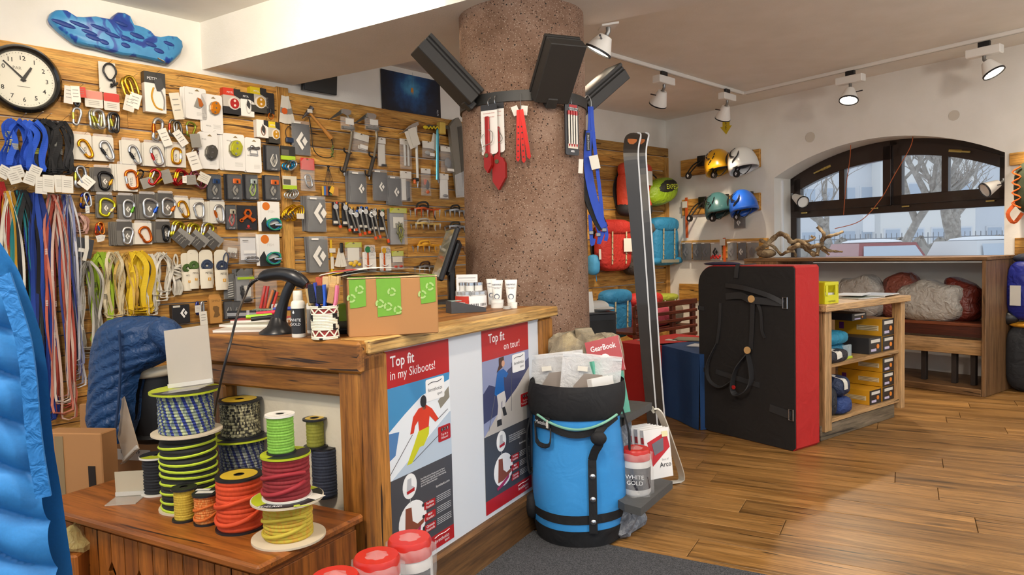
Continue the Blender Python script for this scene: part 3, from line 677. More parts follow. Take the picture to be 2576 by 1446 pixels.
for (px, py, wpx, hpx, c, lab) in ((1251, 774, 33, 20, 'e9e9e4', 'small white jar with white lid under the care tube'), (1275, 777, 21, 7, 'b9bab6', 'flat metal tin lid lying between the jars'), (1292, 775, 20, 15, 'efefea', 'tiny white square jar next to the pillar')):
    P = K(px, py); k = mpp(P); r = thing('cream_jar', lab, 'jar', fr(P, (1, 0))); W_ = wpx * k; H_ = hpx * k
    Q(pm(c, .35)).lathe([(.001, 0), (W_ / 2 * .94, 0), (W_ / 2 * .96, H_ * .6), (.001, H_ * .6)], 20).build('body', r, smooth=40); Q(pm(c, .25)).lathe([(W_ / 2, H_ * .58), (W_ / 2, H_), (.001, H_)], 20, cap=False).build('lid', r, smooth=40)
# ---- white gold bottle + second bottle
def bottle(px, py, wpx, hpx, label, front, dy=0):
    P = K(px, py); k = mpp(P); P = P + Vector((0, dy, 0)); W_ = wpx * k / 2; H_ = hpx * k
    r = thing('chalk_bottle', label, 'bottle', fr(P, (1, -.3)), 'liquid chalk bottles')
    Q(pm('ece8dc', .4)).lathe([(.001, 0), (W_ * .96, 0), (W_, .004), (W_, H_ * .70), (W_ * .9, H_ * .76), (W_ * .66, H_ * .79), (.001, H_ * .79)], 24).build('body', r, smooth=40)
    Q(pm('e3ded0', .45)).lathe([(W_ * .66, H_ * .79), (W_ * .66, H_ * .96), (W_ * .58, H_), (.001, H_)], 24, cap=False).build('cap', r, smooth=40)
    band(W_ * 1.01, 180, 360, H_ * .08, H_ * .62, pm('2b2a2c' if front else '8a857c', .4), 'label', r, 14)
    if front:
        text('WHITE\nGOLD', W_ * .42, PW_(), r, T(W_ * .15, -W_ * 1.06, H_ * .33)); b = Q(PW_()); b.prism([(0, W_ * .38), (W_ * .15, W_ * .05), (W_ * .1, -W_ * .1), (-W_ * .1, -W_ * .1), (-W_ * .15, W_ * .05)], -.0005, .0005); b.build('drop_mark', r, T(-W_ * .1, -W_ * 1.06, H_ * .53))
    return r
bottle(753, 847, 36, 117, 'white chalk bottle with black label next to the scanner', True); bottle(777, 841, 28, 100, 'grey labelled chalk bottle half hidden behind the brush cup', False, .05)
# ---- brush cup
P = K(819, 851); k = mpp(P); R_ = 33 * k; H_ = 84 * k
CUP = thing('brush_cup', 'woven cup of white cord with black pattern holding brushes', 'cup', fr(P, (1, -.2)))
Q(pm('efe8d2', .75, bump=.3, bs=200)).lathe([(.001, .002), (R_ * .9, .002), (R_ * .98, .01)], 24).build('base', CUP, smooth=50)
nr = 22
for i in range(nr):
    z = H_ * (i + .5) / nr
    if i in (2, 3, 4, 5, 17, 18, 19): continue
    c = []
    for sgm in range(24):
        a0, a1 = sgm * 15, (sgm + 1) * 15
        dark = (i in (0, 21) and sgm % 6 == 0) or (6 <= i <= 16 and ((sgm in (14, 15, 22, 23, 0, 1, 13) and abs(i - 11) < 6) and ((sgm + i) % 9 < 6 - abs(i - 12) * .6)))
        c.append(dark)
    for dk in (False, True):
        b = Q(pm('1b1a1a', .8) if dk else pm('efe8d2', .75))
        sg = [q for q in range(24) if c[q] == dk]
        if not sg: continue
        for q in sg: b.tube([(R_ * cos(radians(q * 15 + t)), R_ * sin(radians(q * 15 + t)), z) for t in (0, 7.5, 15)], H_ / nr * .52, 6)
        b.build('cord_ring', CUP, smooth=60)
for z0_, z1_ in ((H_ * 2 / nr, H_ * 6 / nr), (H_ * 17 / nr, H_ * 20 / nr)):
    b = Q(pm('efe8d2', .75))
    for q in range(16):
        a, c = radians(q * 22.5), radians(q * 22.5 + 22.5); zz = (z0_, z1_) if q % 2 else (z1_, z0_)
        b.tube([(R_ * cos(a), R_ * sin(a), zz[0]), (R_ * cos(c), R_ * sin(c), zz[1])], H_ / nr * .5, 6)
    b.build('zigzag_cord', CUP)
Q(pm('8d2f2a', .7)).lathe([(R_ * .93, .01), (R_ * .93, H_ * .97)], 24, cap=False).build('lining', CUP)
brs = [(-.62, .2, 'c9ad7a', '5a3a8e', -8, 'beige bristled brush with purple handle'), (-.35, -.3, '1b1f2a', '2b3f9e', -5, 'black bristled brush with dark blue back'), (.05, -.35, '20242e', '2456c0', 2, 'black bristled brush with bright blue back'), (.3, .1, '17181c', 'c23028', 14, 'black bristled brush with red back'), (.55, -.2, 'b98d5a', 'e07a9a', 12, 'tan bristled brush with pink back'), (.75, .15, 'c09a66', 'b98d5a', 8, 'tan bristled brush leaning right'), (.1, .6, 'd0b080', 'c7a269', 4, 'pale wooden brush at the back'), (.55, .6, 'c9a56e', 'caa874', 9, 'wooden brush with notched back'), (-.1, .65, 'b5533a', 'c84a3a', -2, 'red tipped brush at the back')]
for (x, y, bc, hc, an, lab) in brs:
    r = thing('boulder_brush', lab + ' in the cup', 'brush', fr(P, (1, -.2)) @ T(x * R_ * .7, y * R_ * .7, .012) @ RY(an), 'brushes in the cup'); L = H_ * random.uniform(1.42, 1.6) if y < .5 else H_ * 1.78
    b = Q(pm(hc, .45)); b.ribbon([(0, 0, 0), (0, 0, L * .4), (.004, 0, L * .7), (.0, 0, L)], .014, .007, (0, 1, 0)); b.build('handle', r)
    b = Q(pm(bc, .9, bump=.6, bs=400)); b.box((-.014, 0, L * .8), (.024, .016, L * .36), .003); b.build('bristles', r)
# ---- scanner on its stand, with cable
P = K(700, 838); k = mpp(P); F = fr(P, (1, -.12)) @ Matrix.Scale(1.14, 4)
r = thing('barcode_scanner', 'black hand scanner resting in a curved black stand on the counter', 'scanner', F); G = pm('19191c', .3)
b = Q(G); pts = spline([(0, 0, .01), (.004, 0, .03), (.014, 0, .075), (.03, 0, .12), (.047, 0, .152), (.062, 0, .17)], 4); b.tube(pts, [.028 - .012 * min(1, i / 10) for i in range(len(pts))], 12, flat=.8)
b.lathe([(.001, 0), (.058, 0), (.058, .006), (.034, .022), (.02, .05)], 24); b.build('stand', r, smooth=60)
b = Q(G); pts = spline([(-.056, 0, .172), (-.045, 0, .178), (-.02, 0, .185), (.02, 0, .187), (.055, 0, .178), (.085, 0, .160), (.098, 0, .150)], 4)
rs = [.006, .008, .011, .013, .016, .018, .019, .0195, .020, .020, .0205, .021, .021, .0215, .022, .023, .024, .024, .023, .022, .021, .019, .018, .017, .016]; b.tube(pts, rs[:len(pts)], 14, flat=.85); b.build('handset', r, smooth=60)
Q(pm('551518', .1)).box((.106, 0, .145), (.006, .03, .022), .002).build('scan_window', r, RY(0))
inv = F.inverted()
cb_pts = [(-.056, 0, .172), (-.072, -.005, .168), (-.082, -.01, .158), (-.09, -.02, .13)] + [tuple(inv @ atd(x, y, d)) for x, y, d in ((598, 790, 2.22), (580, 860, 2.12), (562, 930, 2.10), (545, 1010, 2.15), (540, 1045, 2.2))]
b = Q(G); b.tube(spline(cb_pts, 6), .0034, 8); b.build('cable', r, smooth=60)
b = Q(G)
for i in range(7): b.ell((-.062 - i * .0045, -.001 * i, .172 - i * .0022 - i * i * .0003), (.0035, .006, .006), 8, 6)
b.build('strain_relief', r, smooth=60)
# ---- magazines, calculator, pens, tray at the back of the wing
for q, (px, py, c, an, lab) in enumerate(((600, 836, 'd8cfc2', 4, 'thick catalogue lowest in the pile under the scanner stand'), (615, 828, 'b9b4a6', -3, 'grey catalogue in the middle of the pile on the wing'), (640, 822, 'b02a2c', 5, 'red covered catalogue on top of the pile on the wing'))):
    P = K(px, py, HK); F = fr(P, (1, -.12)) @ T(0, .08, q * .009) @ RZ(an); r = thing('catalogue', lab, 'magazine', F, 'catalogues on the counter wing')
    Q(pm('ece8de', .6)).box((0, 0, .0045), (.21, .15, .008)).build('pages', r); Q(pm(c, .35)).box((0, 0, .009), (.212, .152, .001)).build('cover', r)
P = K(582, 822); F = fr(P, (1, -.1)) @ T(0, .12, .03)
r = thing('pen_tray', 'flat black desk tray with grey stripe on the catalogues', 'tray', F); Q(BLK()).box((0, 0, .0), (.125, .06, .012), .003).build('base', r); Q(pm('8d8d8c', .4)).box((0, -.031, .012), (.125, .003, .014)).build('grey_strip', r); Q(BLK()).box((0, -.030, .023), (.125, .006, .01), .002).build('rim', r)
Q(film('eeeeee', .4)).box((.03, -.034, .014), (.012, .004, .03)).build('clip', r)
P = K(632, 800); F = fr(P, (.98, -.2)) @ T(0, .08, .0)
r = thing('calculator', 'beige desk calculator with dark keys behind the pen tray', 'calculator', F @ RX(8)); Q(pm('cfc6a4', .5)).box((0, 0, .012), (.15, .11, .02), .005).build('body', r)
for i in range(6):
    for j in range(4): Q(pm('4a4a46', .5)).box((-.055 + i * .019, -.035 + j * .016, .024), (.014, .011, .006), .002).build('key', r)
Q(pm('8fa08c', .15)).box((.0, .04, .024), (.11, .022, .004)).build('display', r)
for q, (px, py, L, an, c, lab) in enumerate(((665, 812, .11, 8, 'd92f4c', 'pink marker pen lying on the catalogues'), (645, 822, .10, 5, '9bd02c', 'lime highlighter lying on the catalogues'), (655, 827, .09, 12, '1c1c1e', 'black marker lying across the catalogues'), (705, 800, .08, 3, '2b3f9e', 'blue pen lying by the scanner stand'))):
    P = K(px, py); r = thing('marker_pen', lab, 'pen', fr(P, (1, .1)) @ T(0, .05, .038) @ RY(-an * .3) @ RZ(an), 'pens by the scanner'); b = Q(pm(c, .4)); b.tube([(-L / 2, 0, 0), (L * .2, 0, 0)], .0085, 10); b.build('barrel', r, smooth=40); b = Q(pm(c, .3)); b.tube([(L * .18, 0, 0), (L / 2, 0, 0)], .0095, 10); b.build('cap', r, smooth=40)
P = K(862, 846); r = thing('approach_shoe', 'green and black shoe tucked behind the cardboard parcel', 'shoe', fr(P, (.9, .2)) @ T(.06, .1, 0))
b = Q(pm('7fa02c', .5)); b.ell((0, 0, .06), (.13, .045, .05), 16, 10, p=.8); b.build('upper', r, smooth=60); Q(pm('22231f', .7)).box((0, 0, .018), (.27, .085, .034), .014).build('sole', r); b = Q(pm('4b4a3a', .7)); b.ell((-.02, -.004, .035), (.12, .05, .022), 14, 8); b.build('rand', r, smooth=60)

# ================================================================== gear wall
def at(box, off, W=W1, D=None):
    x0, y0, x1, y1 = box; cx, cy = (x0 + x1) / 2, (y0 + y1) / 2; P = W(cx, cy, off)
    D = D or (D1 if W is W1 else D1b if W is W1b else D2)
    w_ = (W(x1, cy, off) - W(x0, cy, off)).length; h_ = (W(cx, y1, off) - W(cx, y0, off)).length
    return fr(P, D), w_, h_
NAILM = pm('a9a7a2', .35, .9)
_nail = None
def nail(P, L, wall=wall_left, F=F1):
    global _nail
    if _nail is None:
        b = Q(NAILM); b.tube([(0, 0, 0), (0, -1, .12)], .0016, 5); b.lathe([(.001, 0), (.0045, 0), (.0045, .02), (.001, .02)], 8, T(0, -1, .12) @ RX(90)); _nail = b.build('nail', wall)
        o = _nail
    else:
        o = _nail.copy(); COL.objects.link(o); o.parent = wall
    q = F.inverted() @ P; o.matrix_local = T(q.x, -.032, q.z) @ Matrix.Diagonal((1, L, L, 1)); return o
def item(name, label, cat, box, off, group=None, W=W1, rot=0, hook=True):
    M, w_, h_ = at(box, off, W); r = thing(name, label, cat, M @ RY(rot), group)
    if hook and W is W1: nail(W1((box[0] + box[2]) / 2, box[1] + 3, .0), off + .0)
    return r, w_, h_
BPATH = {'D': [(-.42, -.2), (-.40, -.38), (-.2, -.49), (.08, -.5), (.3, -.38), (.44, -.1), (.5, .2), (.44, .38), (.25, .48), (-.05, .5), (-.32, .42), (-.48, .26)],
         'O': [(-.48, -.2), (-.42, -.38), (-.2, -.49), (.2, -.49), (.42, -.38), (.49, -.1), (.49, .15), (.42, .36), (.2, .49), (-.2, .49), (-.42, .38), (-.48, .22)],
         'H': [(-.34, -.22), (-.30, -.42), (-.1, -.5), (.12, -.49), (.28, -.38), (.4, -.05), (.5, .2), (.45, .38), (.25, .49), (-.15, .5), (-.42, .4), (-.5, .2)]}
def biner(par, M, w_, h_, kind='D', col='c9cbce', gate='c9cbce', r=None, name='carabiner', metal=.85, sleeve=None, n=3):
    r = r or .072 * h_; b = Q(pm(col, .25, metal)); pts = spline([(x * (w_ - 2 * r), 0, z * (h_ - 2 * r)) for x, z in BPATH[kind]], n); b.tube(pts, r, 7); o = b.build(name, par, M, smooth=60)
    g = Q(pm(gate, .25, .85)); p0, p1 = Vector(pts[0]), Vector(pts[-1]); g.tube([p0, p1], r * .72, 7)
    if sleeve is None: g.tube([p0.lerp(p1, .25), p0.lerp(p1, .75)], r * 1.05, 8)
    go = g.build('gate', o, smooth=60)
    if sleeve: s_ = Q(pm(sleeve, .35, .4)); s_.tube([p0.lerp(p1, .2), p0.lerp(p1, .65)], r * 1.25, 8); s_.build('screw_sleeve', o, smooth=60)
    return o
def bdlogo(par, M, s, mat, name='diamond_mark'):
    b = Q(mat); b.prism([(-.42, 0), (0, .6), (.15, .40), (-.14, 0), (.15, -.40), (0, -.6)], -.0004, .0004, Matrix.Scale(s, 4)); b.prism([(.22, .30), (.42, 0), (.22, -.30), (.02, 0)], -.0004, .0004, Matrix.Scale(s, 4)); return b.build(name, par, M)
WC, GC, KC_, CLR = pm('d9d5ca', .55), pm('69655e', .5), pm('26262a', .4), film('f4f6f8', .25)
PETX = pm('2b2b2b', .6)
def stackcards(label, M, w_, h_, mat, n, step, name='hanging_card', r=.006):
    for i in range(1, n):
        o = Q(mat).prism(rrect(w_ * .97, h_ * .98, r), -.0012, .0012).build(name, M=M @ T(step * i, .0085 * i, random.uniform(-.003, .003)) @ RZ(random.uniform(-3, 3)))
        tag(o, 'card behind the ' + label, 'card', 'cards behind the ' + label)
def pc(box, kind, col, gate, label, n=1, dx=-5, paper='w', rot=0, flip=False, bw=.5, bh=.74, bx=.1, bz=-.06, sleeve=None, off=.07, txt=True):
    r, w_, h_ = item('carded_carabiner', label + ' on the wall', 'carabiner', box, off, 'carabiners on display cards')
    M = r.matrix_world.copy(); mat = {'w': WC, 'g': GC, 'k': KC_}[paper]
    Q(mat).prism(rrect(w_, h_, .004 if paper == 'w' else .012), -.0012, .0012).build('card', r)
    Q(CLR).prism(rrect(w_ * .95, h_ * .12, .01), -.001, .001).build('hang_tab', r, T(0, 0, h_ * .54))
    if paper != 'w': Q(pm('4b4846', .5)).prism([(-w_ / 2 * .98, h_ * .12), (w_ / 2 * .98, h_ * .12), (w_ / 2 * .9, h_ / 2 * .98), (-w_ / 2 * .9, h_ / 2 * .98)], -.0018, -.0014).build('dark_band', r)
    if paper == 'w' and txt: text('PETZL', h_ * .085, PETX, r, T(w_ * (bx - .0), -.002, h_ * (bz - .06)) @ RY(-90))
    elif txt: bdlogo(r, T(w_ * (bx + .02), -.0022, h_ * (bz - .02)), h_ * .22, pm('d9d6cf', .5))
    biner(r, T(w_ * bx, -.010, h_ * bz) @ RY(rot) @ Matrix.Diagonal((-1 if flip else 1, 1, 1, 1)), w_ * bw * 1.22, h_ * min(.92, bh * 1.1), kind, col, gate, sleeve=sleeve)
    mp = w_ / (box[2] - box[0]); stackcards(label, M, w_, h_, mat, n, dx * mp)
    return r
SIL, GOLD, ORG, YEL = 'c4c6c8', 'd8951c', 'd2661c', 'd6cf2c'
pc((179, 338, 231, 402), 'D', GOLD, SIL, 'gold D carabiner on a white card', 2, -3, rot=-32, bx=.18)
pc((234, 344, 286, 405), 'D', SIL, '3a3a3c', 'silver D carabiner on a white card beside the gold one', 2, -2, rot=-28, bx=.16, bh=.8)
pc((306, 353, 353, 413), 'D', SIL, '3a3a3c', 'silver D carabiner on a white card left of the oval one', 2, -5, rot=-26, bx=.2, bh=.8, bz=-.1)
pc((362, 359, 413, 418), 'O', SIL, 'c23030', 'silver oval carabiner on a white card', 3, -4, rot=-18, bx=.12, bh=.8)
pc((420, 363, 467, 420), 'O', GOLD, SIL, 'gold oval carabiner on a white card', 3, -4, rot=4, flip=True, bx=-.02, bh=.7, bw=.5, bz=-.02, sleeve='d8d8d8')
pc((236, 421, 281, 482), 'H', '2b2b2d', GOLD, 'black pear carabiner on a grey card', 3, -4, 'g', rot=10, flip=True, bw=.75, bh=.72, sleeve=GOLD)
pc((295, 414, 345, 481), 'O', ORG, SIL, 'orange oval carabiner on a white card', 4, -5, rot=-8, bw=.6, bh=.7, bx=.2)
pc((242, 489, 285, 548), 'H', YEL, SIL, 'yellow pear carabiner on a grey card', 2, -2, 'g', rot=22, flip=True, bw=.85, bh=.75, bx=.05, sleeve='d8c070')
pc((297, 491, 337, 552), 'H', SIL, '5a9a2c', 'silver pear carabiner with green sleeve on a grey card', 2, -2, 'g', rot=12, flip=True, bw=.7, bh=.72, sleeve='5a9a2c')
pc((350, 488, 392, 552), 'H', SIL, '2458c8', 'silver pear carabiner with blue sleeve on a grey card', 4, -4, 'g', rot=14, flip=True, bw=.85, bh=.74, sleeve='2458c8')
pc((397, 486, 437, 548), 'H', SIL, 'e0701c', 'silver pear carabiner with orange sleeve on a grey card', 3, -3, 'g', rot=16, flip=True, bw=.8, bh=.72, sleeve='e0701c')
pc((438, 497, 475, 549), 'D', GOLD, SIL, 'gold D carabiner on a small white card below the red ones', 2, -3, rot=-24, bw=.6, bh=.8, bx=.12)
pc((478, 502, 514, 551), 'D', SIL, SIL, 'silver D carabiner on a small white card', 2, -3, rot=-10, bw=.7, bh=.8, txt=False)
pc((528, 507, 566, 562), 'D', SIL, ORG, 'silver carabiner with orange gate on a tilted white card', 4, -5, rot=-12, bw=.6, bh=.8, txt=False)
pc((293, 557, 334, 617), 'H', 'd6d6d6', SIL, 'white wiregate carabiner on a grey card', 5, -4, 'g', rot=6, bw=.65, bh=.7, bx=.15, bz=-.1)
pc((338, 560, 382, 614), 'D', ORG, ORG, 'orange wiregate carabiner on a white card', 4, -4, rot=-26, bw=.62, bh=.74, bx=.12, txt=False)
pc((392, 557, 429, 610), 'H', '2e2e30', SIL, 'black pear carabiner on a dark grey card', 4, -4, 'g', rot=4, bw=.5, bh=.74, bx=.15, flip=True)
# ---- carabiners hanging loose, with paper tags
def loose(bx, label, biners, tags, off=.08, group='loose carabiners with tags'):
    r, w_, h_ = item('loose_carabiners', label, 'carabiner', bx, off, group)
    x0, y0, x1, y1 = bx; k = w_ / (x1 - x0); kz = h_ / (y1 - y0)
    def L(x, y): return (x - (x0 + x1) / 2) * k, ((y0 + y1) / 2 - y) * kz
    for i, (x, y, ww, hh, kind, col, gate, rot) in enumerate(biners):
        a, c = L(x, y); biner(r, T(a, -.012 * i, c) @ RY(rot) @ RZ(15 - 12 * i), ww * k, hh * kz, kind, col, gate)
    for i, (x, y, ww, hh, col, rot) in enumerate(tags):
        a, c = L(x, y); t = Q(pm(col, .6)).box((0, 0, 0), (ww * k, .0018, hh * kz)).build('paper_tag', r, T(a, -.022 - .004 * i, c) @ RY(rot) @ RZ(-8))
        for q in range(3): Q(pm('8b8880', .7)).box((0, -.0016, hh * kz * (.25 - q * .2)), (ww * k * .6, .0006, hh * kz * .035)).build('print_line', t)
    return r
T1, T2 = 'e4e0d6', '8a867e'
loose((176, 220, 214, 320), 'bunch of steel carabiners under red and white cards left of the other bunches', [(195, 245, 22, 50, 'D', '5a5c60', SIL, 0), (190, 294, 28, 48, 'H', SIL, 'c9b84a', 8)], [(172, 243, 22, 44, 'd8d2c8', 5), (203, 233, 22, 26, 'c83a2c', -4), (188, 240, 22, 40, T1, -3)])
def header_card(bx, label, red, bcols, n=2):
    r, w_, h_ = item('carded_carabiners', label, 'carabiner', bx, .075, 'carabiners under red and white header cards'); hh = h_ * .42
    Q(WC).prism(rrect(w_, hh, .008), -.001, .001, T(0, 0, h_ / 2 - hh / 2)).build('card', r); Q(pm(red, .5)).prism(rrect(w_, hh * .48, .008), -.0016, -.001, T(0, 0, h_ / 2 - hh * .25)).build('red_band', r)
    for q in range(3): Q(pm('9a968e', .7)).box((0, -.0016, h_ / 2 - hh * (.62 + .1 * q)), (w_ * .6, .0006, .003)).build('print_line', r)
    for i in range(n): biner(r, T((i - .5) * .012, -.008 - .012 * i, -h_ * .22) @ RY(6 - 10 * i) @ RZ(20), w_ * .85, h_ * .52, 'H', bcols[i % len(bcols)], 'c9c24a' if i else SIL)
header_card((215, 229, 260, 328), 'steel belay carabiners under a pale pink and white card', 'd88a7a', [SIL, 'b9b48a'], 3)
header_card((263, 235, 302, 338), 'large black and silver carabiner under a bright red and white card', 'c8342a', ['8f9092', '4a4b4e'], 2)
loose((305, 194, 352, 285), 'pair of gold oval carabiners with white tags beside the boxed ascender', [(322, 224, 34, 56, 'O', 'c9a63a', 'c9a63a', -14), (331, 218, 34, 56, 'O', 'b0922e', GOLD, -20)], [(322, 262, 26, 40, 'd5d0c4', 14), (334, 254, 28, 38, T1, 16)])
loose((378, 297, 430, 367), 'silver carabiner with orange screw sleeve and white tag', [(396, 327, 34, 62, 'H', SIL, ORG, 12)], [(411, 346, 22, 44, T1, -22)])
loose((421, 301, 468, 366), 'steel carabiner with red sleeve and white tag', [(436, 323, 28, 46, 'O', '8d8a82', 'b02c20', 6), (446, 325, 24, 42, 'O', '6a6862', SIL, -8)], [(450, 348, 20, 40, T1, -36)])
loose((464, 307, 502, 372), 'pale green pear carabiner with grey boxed tag', [(480, 326, 31, 40, 'H', 'a9b84a', SIL, 10)], [(488, 354, 24, 34, T2, -8)])
loose((468, 376, 503, 430), 'bent grey carabiner behind a white tag with an orange line', [(490, 384, 20, 26, 'D', '8c7f86', SIL, 40)], [(485, 406, 26, 46, T1, -18)])
loose((424, 196, 456, 303), 'small steel swivel on a wire with a cream folded tag', [(435, 247, 16, 24, 'O', SIL, SIL, 0)], [(440, 268, 24, 66, 'ddd6c4', -10)])
loose((180, 417, 236, 480), 'silver locking carabiners with a diamond shaped white tag', [(200, 446, 36, 58, 'H', SIL, 'c9c24a', 10), (206, 442, 30, 52, 'H', '9a9ca0', SIL, -14)], [(214, 459, 32, 32, T1, 42)])
loose((344, 429, 384, 477), 'black carabiner with a dark grey boxed tag', [(353, 440, 20, 28, 'D', '2a2a2c', GOLD, 20)], [(367, 460, 30, 26, T2, -18)])
loose((372, 423, 432, 474), 'red and yellow wiregate carabiners with a grey tag beside the orange oval', [(390, 446, 34, 46, 'H', 'b8242a', 'd0a020', 30), (394, 446, 34, 44, 'H', 'd0b020', SIL, 36), (384, 448, 30, 44, 'H', 'c22e2e', 'd0a020', 24)], [(416, 444, 24, 34, T2, -18)])
loose((434, 425, 488, 471), 'red and yellow wiregate carabiners with two small grey tags', [(450, 447, 34, 46, 'H', 'b8242a', 'd0a020', 28), (454, 448, 32, 42, 'H', 'c03030', 'd8b424', 34)], [(477, 452, 24, 24, T2, -4), (460, 452, 10, 18, T1, 2)])
loose((478, 429, 530, 482), 'rose coloured oval carabiners with a pale boxed tag', [(494, 450, 28, 44, 'O', '9a4a5e', SIL, -24), (500, 456, 28, 44, 'O', 'a86a76', SIL, -40)], [(510, 448, 28, 24, 'cfc9bb', 26)])
loose((197, 482, 233, 538), 'dark blue carabiner with clear tags', [(212, 505, 28, 42, 'H', '26307e', 'c98a2c', 14), (220, 502, 22, 40, 'D', 'a9abae', SIL, -12)], [(216, 527, 10, 18, 'd8d8d4', 0)])
loose((234, 557, 265, 611), 'small orange and red carabiners with clear tags', [(248, 576, 22, 34, 'H', 'c84a1c', 'c23030', 16), (254, 574, 20, 34, 'D', 'd07a2c', '3a4a9e', -10)], [(246, 600, 14, 16, 'd8d4cc', -12), (254, 598, 10, 14, 'd0ccc2', 16)])
for q, (x, y) in enumerate(((422, 553), (460, 558), (496, 557))):
    loose((x, y, x + 60, y + 66), ['yellow-green carabiners with grey tags, nearest the black pear carabiner', 'yellow-green carabiners with grey tags between two similar bunches', 'silver and yellow carabiners with grey tags above the blue cords'][q], [(x + 20, y + 24, 30, 46, 'H', 'c9bc3a' if q < 2 else 'b9bbbd', SIL, 20), (x + 25, y + 25, 28, 44, 'H', 'b9ac2e', SIL, 28)], [(x + 28, y + 50, 24, 42, '4e4c4a', -48), (x + 38, y + 42, 24, 46, '8c8a86', -52)], group='yellow carabiner bunches')
# ---- blister cards, boxes, packs
def blister(box, label, dev, n=1, dx=-6, off=.07, dz=.12, dxx=.1, ds=.5, txt=(-.22, .3)):
    r, w_, h_ = item('blister_card', label, 'climbing device', box, off, 'white blister cards'); M = r.matrix_world.copy()
    CW_ = pm('eceae6', .35, 0, 1, .3); Q(CW_).prism(rrect(w_, h_, .016, 4), -.0015, .0015).build('card', r)
    Q(pm('8d7a58', .8)).prism([(-.018, -.004), (.018, -.004), (.006, .006), (0, .011), (-.006, .006)], -.0022, -.0016).build('hang_hole', r, T(w_ * .08, 0, h_ * .41))
    text('PETZL', h_ * .035, PETX, r, T(w_ * txt[0], -.0022, h_ * txt[1]))
    for q in range(4): Q(pm('c9c7c2', .7)).box((w_ * .2, -.002, h_ * (-.28 - q * .03)), (w_ * .35, .0006, .003)).build('print_line', r)
    s = w_ * ds; dm = T(w_ * dxx, -.012, h_ * dz); kind, c1, c2 = dev
    if kind == 'pulley':
        d = Q(pm(c1, .3, .6)).prism([(-.1, .55), (.25, .45), (.5, -.1), (.3, -.4), (.05, -.35)], -.006, .012, dm @ Matrix.Scale(s, 4)).build('device', r); Q(pm(c2, .3, .7)).prism([(-.15, .5), (0, .5), (.05, -.35), (.3, -.4), (.1, -.55), (-.5, -.4)], -.004, .01, dm @ Matrix.Scale(s, 4)).build('cam', d)
    elif kind == 'grigri':
        p = [(.05, .62), (.3, .55), (.5, .2), (.45, -.1), (.3, -.45), (0, -.6), (-.3, -.5), (-.45, -.2), (-.42, .2), (-.25, .5)]
        b = Q(pm(c1, .25, .3, 1, .5)); b.prism([(x * s, z * s) for x, z in p], -.014, .012, dm); b.prism([(x * s * .75, z * s * .75) for x, z in p], -.02, -.014, dm); d = b.build('device', r)
        Q(pm(c2, .3, .9)).prism([(x * s * 1.12 - s * .05, z * s * 1.08 - s * .04) for x, z in p], -.004, .010, dm).build('side_plate', d)
        for (x, z, rr_) in ((.02, .4, .09), (-.12, -.42, .08), (.0, -.02, .07)): Q(STEEL()).prism(circ(rr_ * s, 10, x * s, z * s), -.024, -.018, dm).build('rivet', d)
    else:
        b = Q(pm('9a9c9e', .3, .9)); b.tube([(-s * .5, 0, 0), (-s * .2, 0, s * .15), (s * .2, 0, s * .12), (s * .5, 0, s * .2)], s * .13, 8, M=dm); b.ell((-s * .15, -.004, .02), (s * .2, .012, s * .16), 10, 6, dm); d = b.build('device', r, smooth=60)
        b = Q(STEEL()); b.tube([(-s * .3, 0, -s * .1), (-s * .35, 0, -s * .45), (s * .35, 0, -s * .45), (s * .3, 0, -s * .05)], s * .04, 6, M=dm); b.tube([(-s * .3, 0, -s * .32), (s * .33, 0, -s * .32)], s * .03, 6, M=dm); b.build('wire_bail', d)
    stackcards(label, M, w_, h_, CW_, n, dx * w_ / (box[2] - box[0]), r=.016)
    return r
blister((466, 221, 519, 300), 'white blister card with small orange pulley on the board wall', ('pulley', 'd87a3a', 'b9b9b4'), 3, -5, dz=.02, ds=.45)
blister((508, 238, 560, 335), 'tall white blister card with orange belay device', ('grigri', 'd88414', 'b9b9b4'), 2, -4, dz=.15, ds=.5, txt=(-.2, -.32))
blister((501, 333, 549, 425), 'white blister card with dark grey belay device', ('grigri', '57544f', '8e8c86'), 2, -2, dz=-.05, ds=.62)
blister((562, 337, 616, 429), 'white blister card with lime yellow belay device', ('grigri', 'b8b81c', 'a9a690'), 3, -5, dz=.1, ds=.58, dxx=.05)
blister((617, 347, 657, 434), 'white blister card with grey rope clamp', ('traxion', 'x', 'x'), 2, -5, dz=.15, ds=.7, dxx=0, txt=(-.25, -.02))
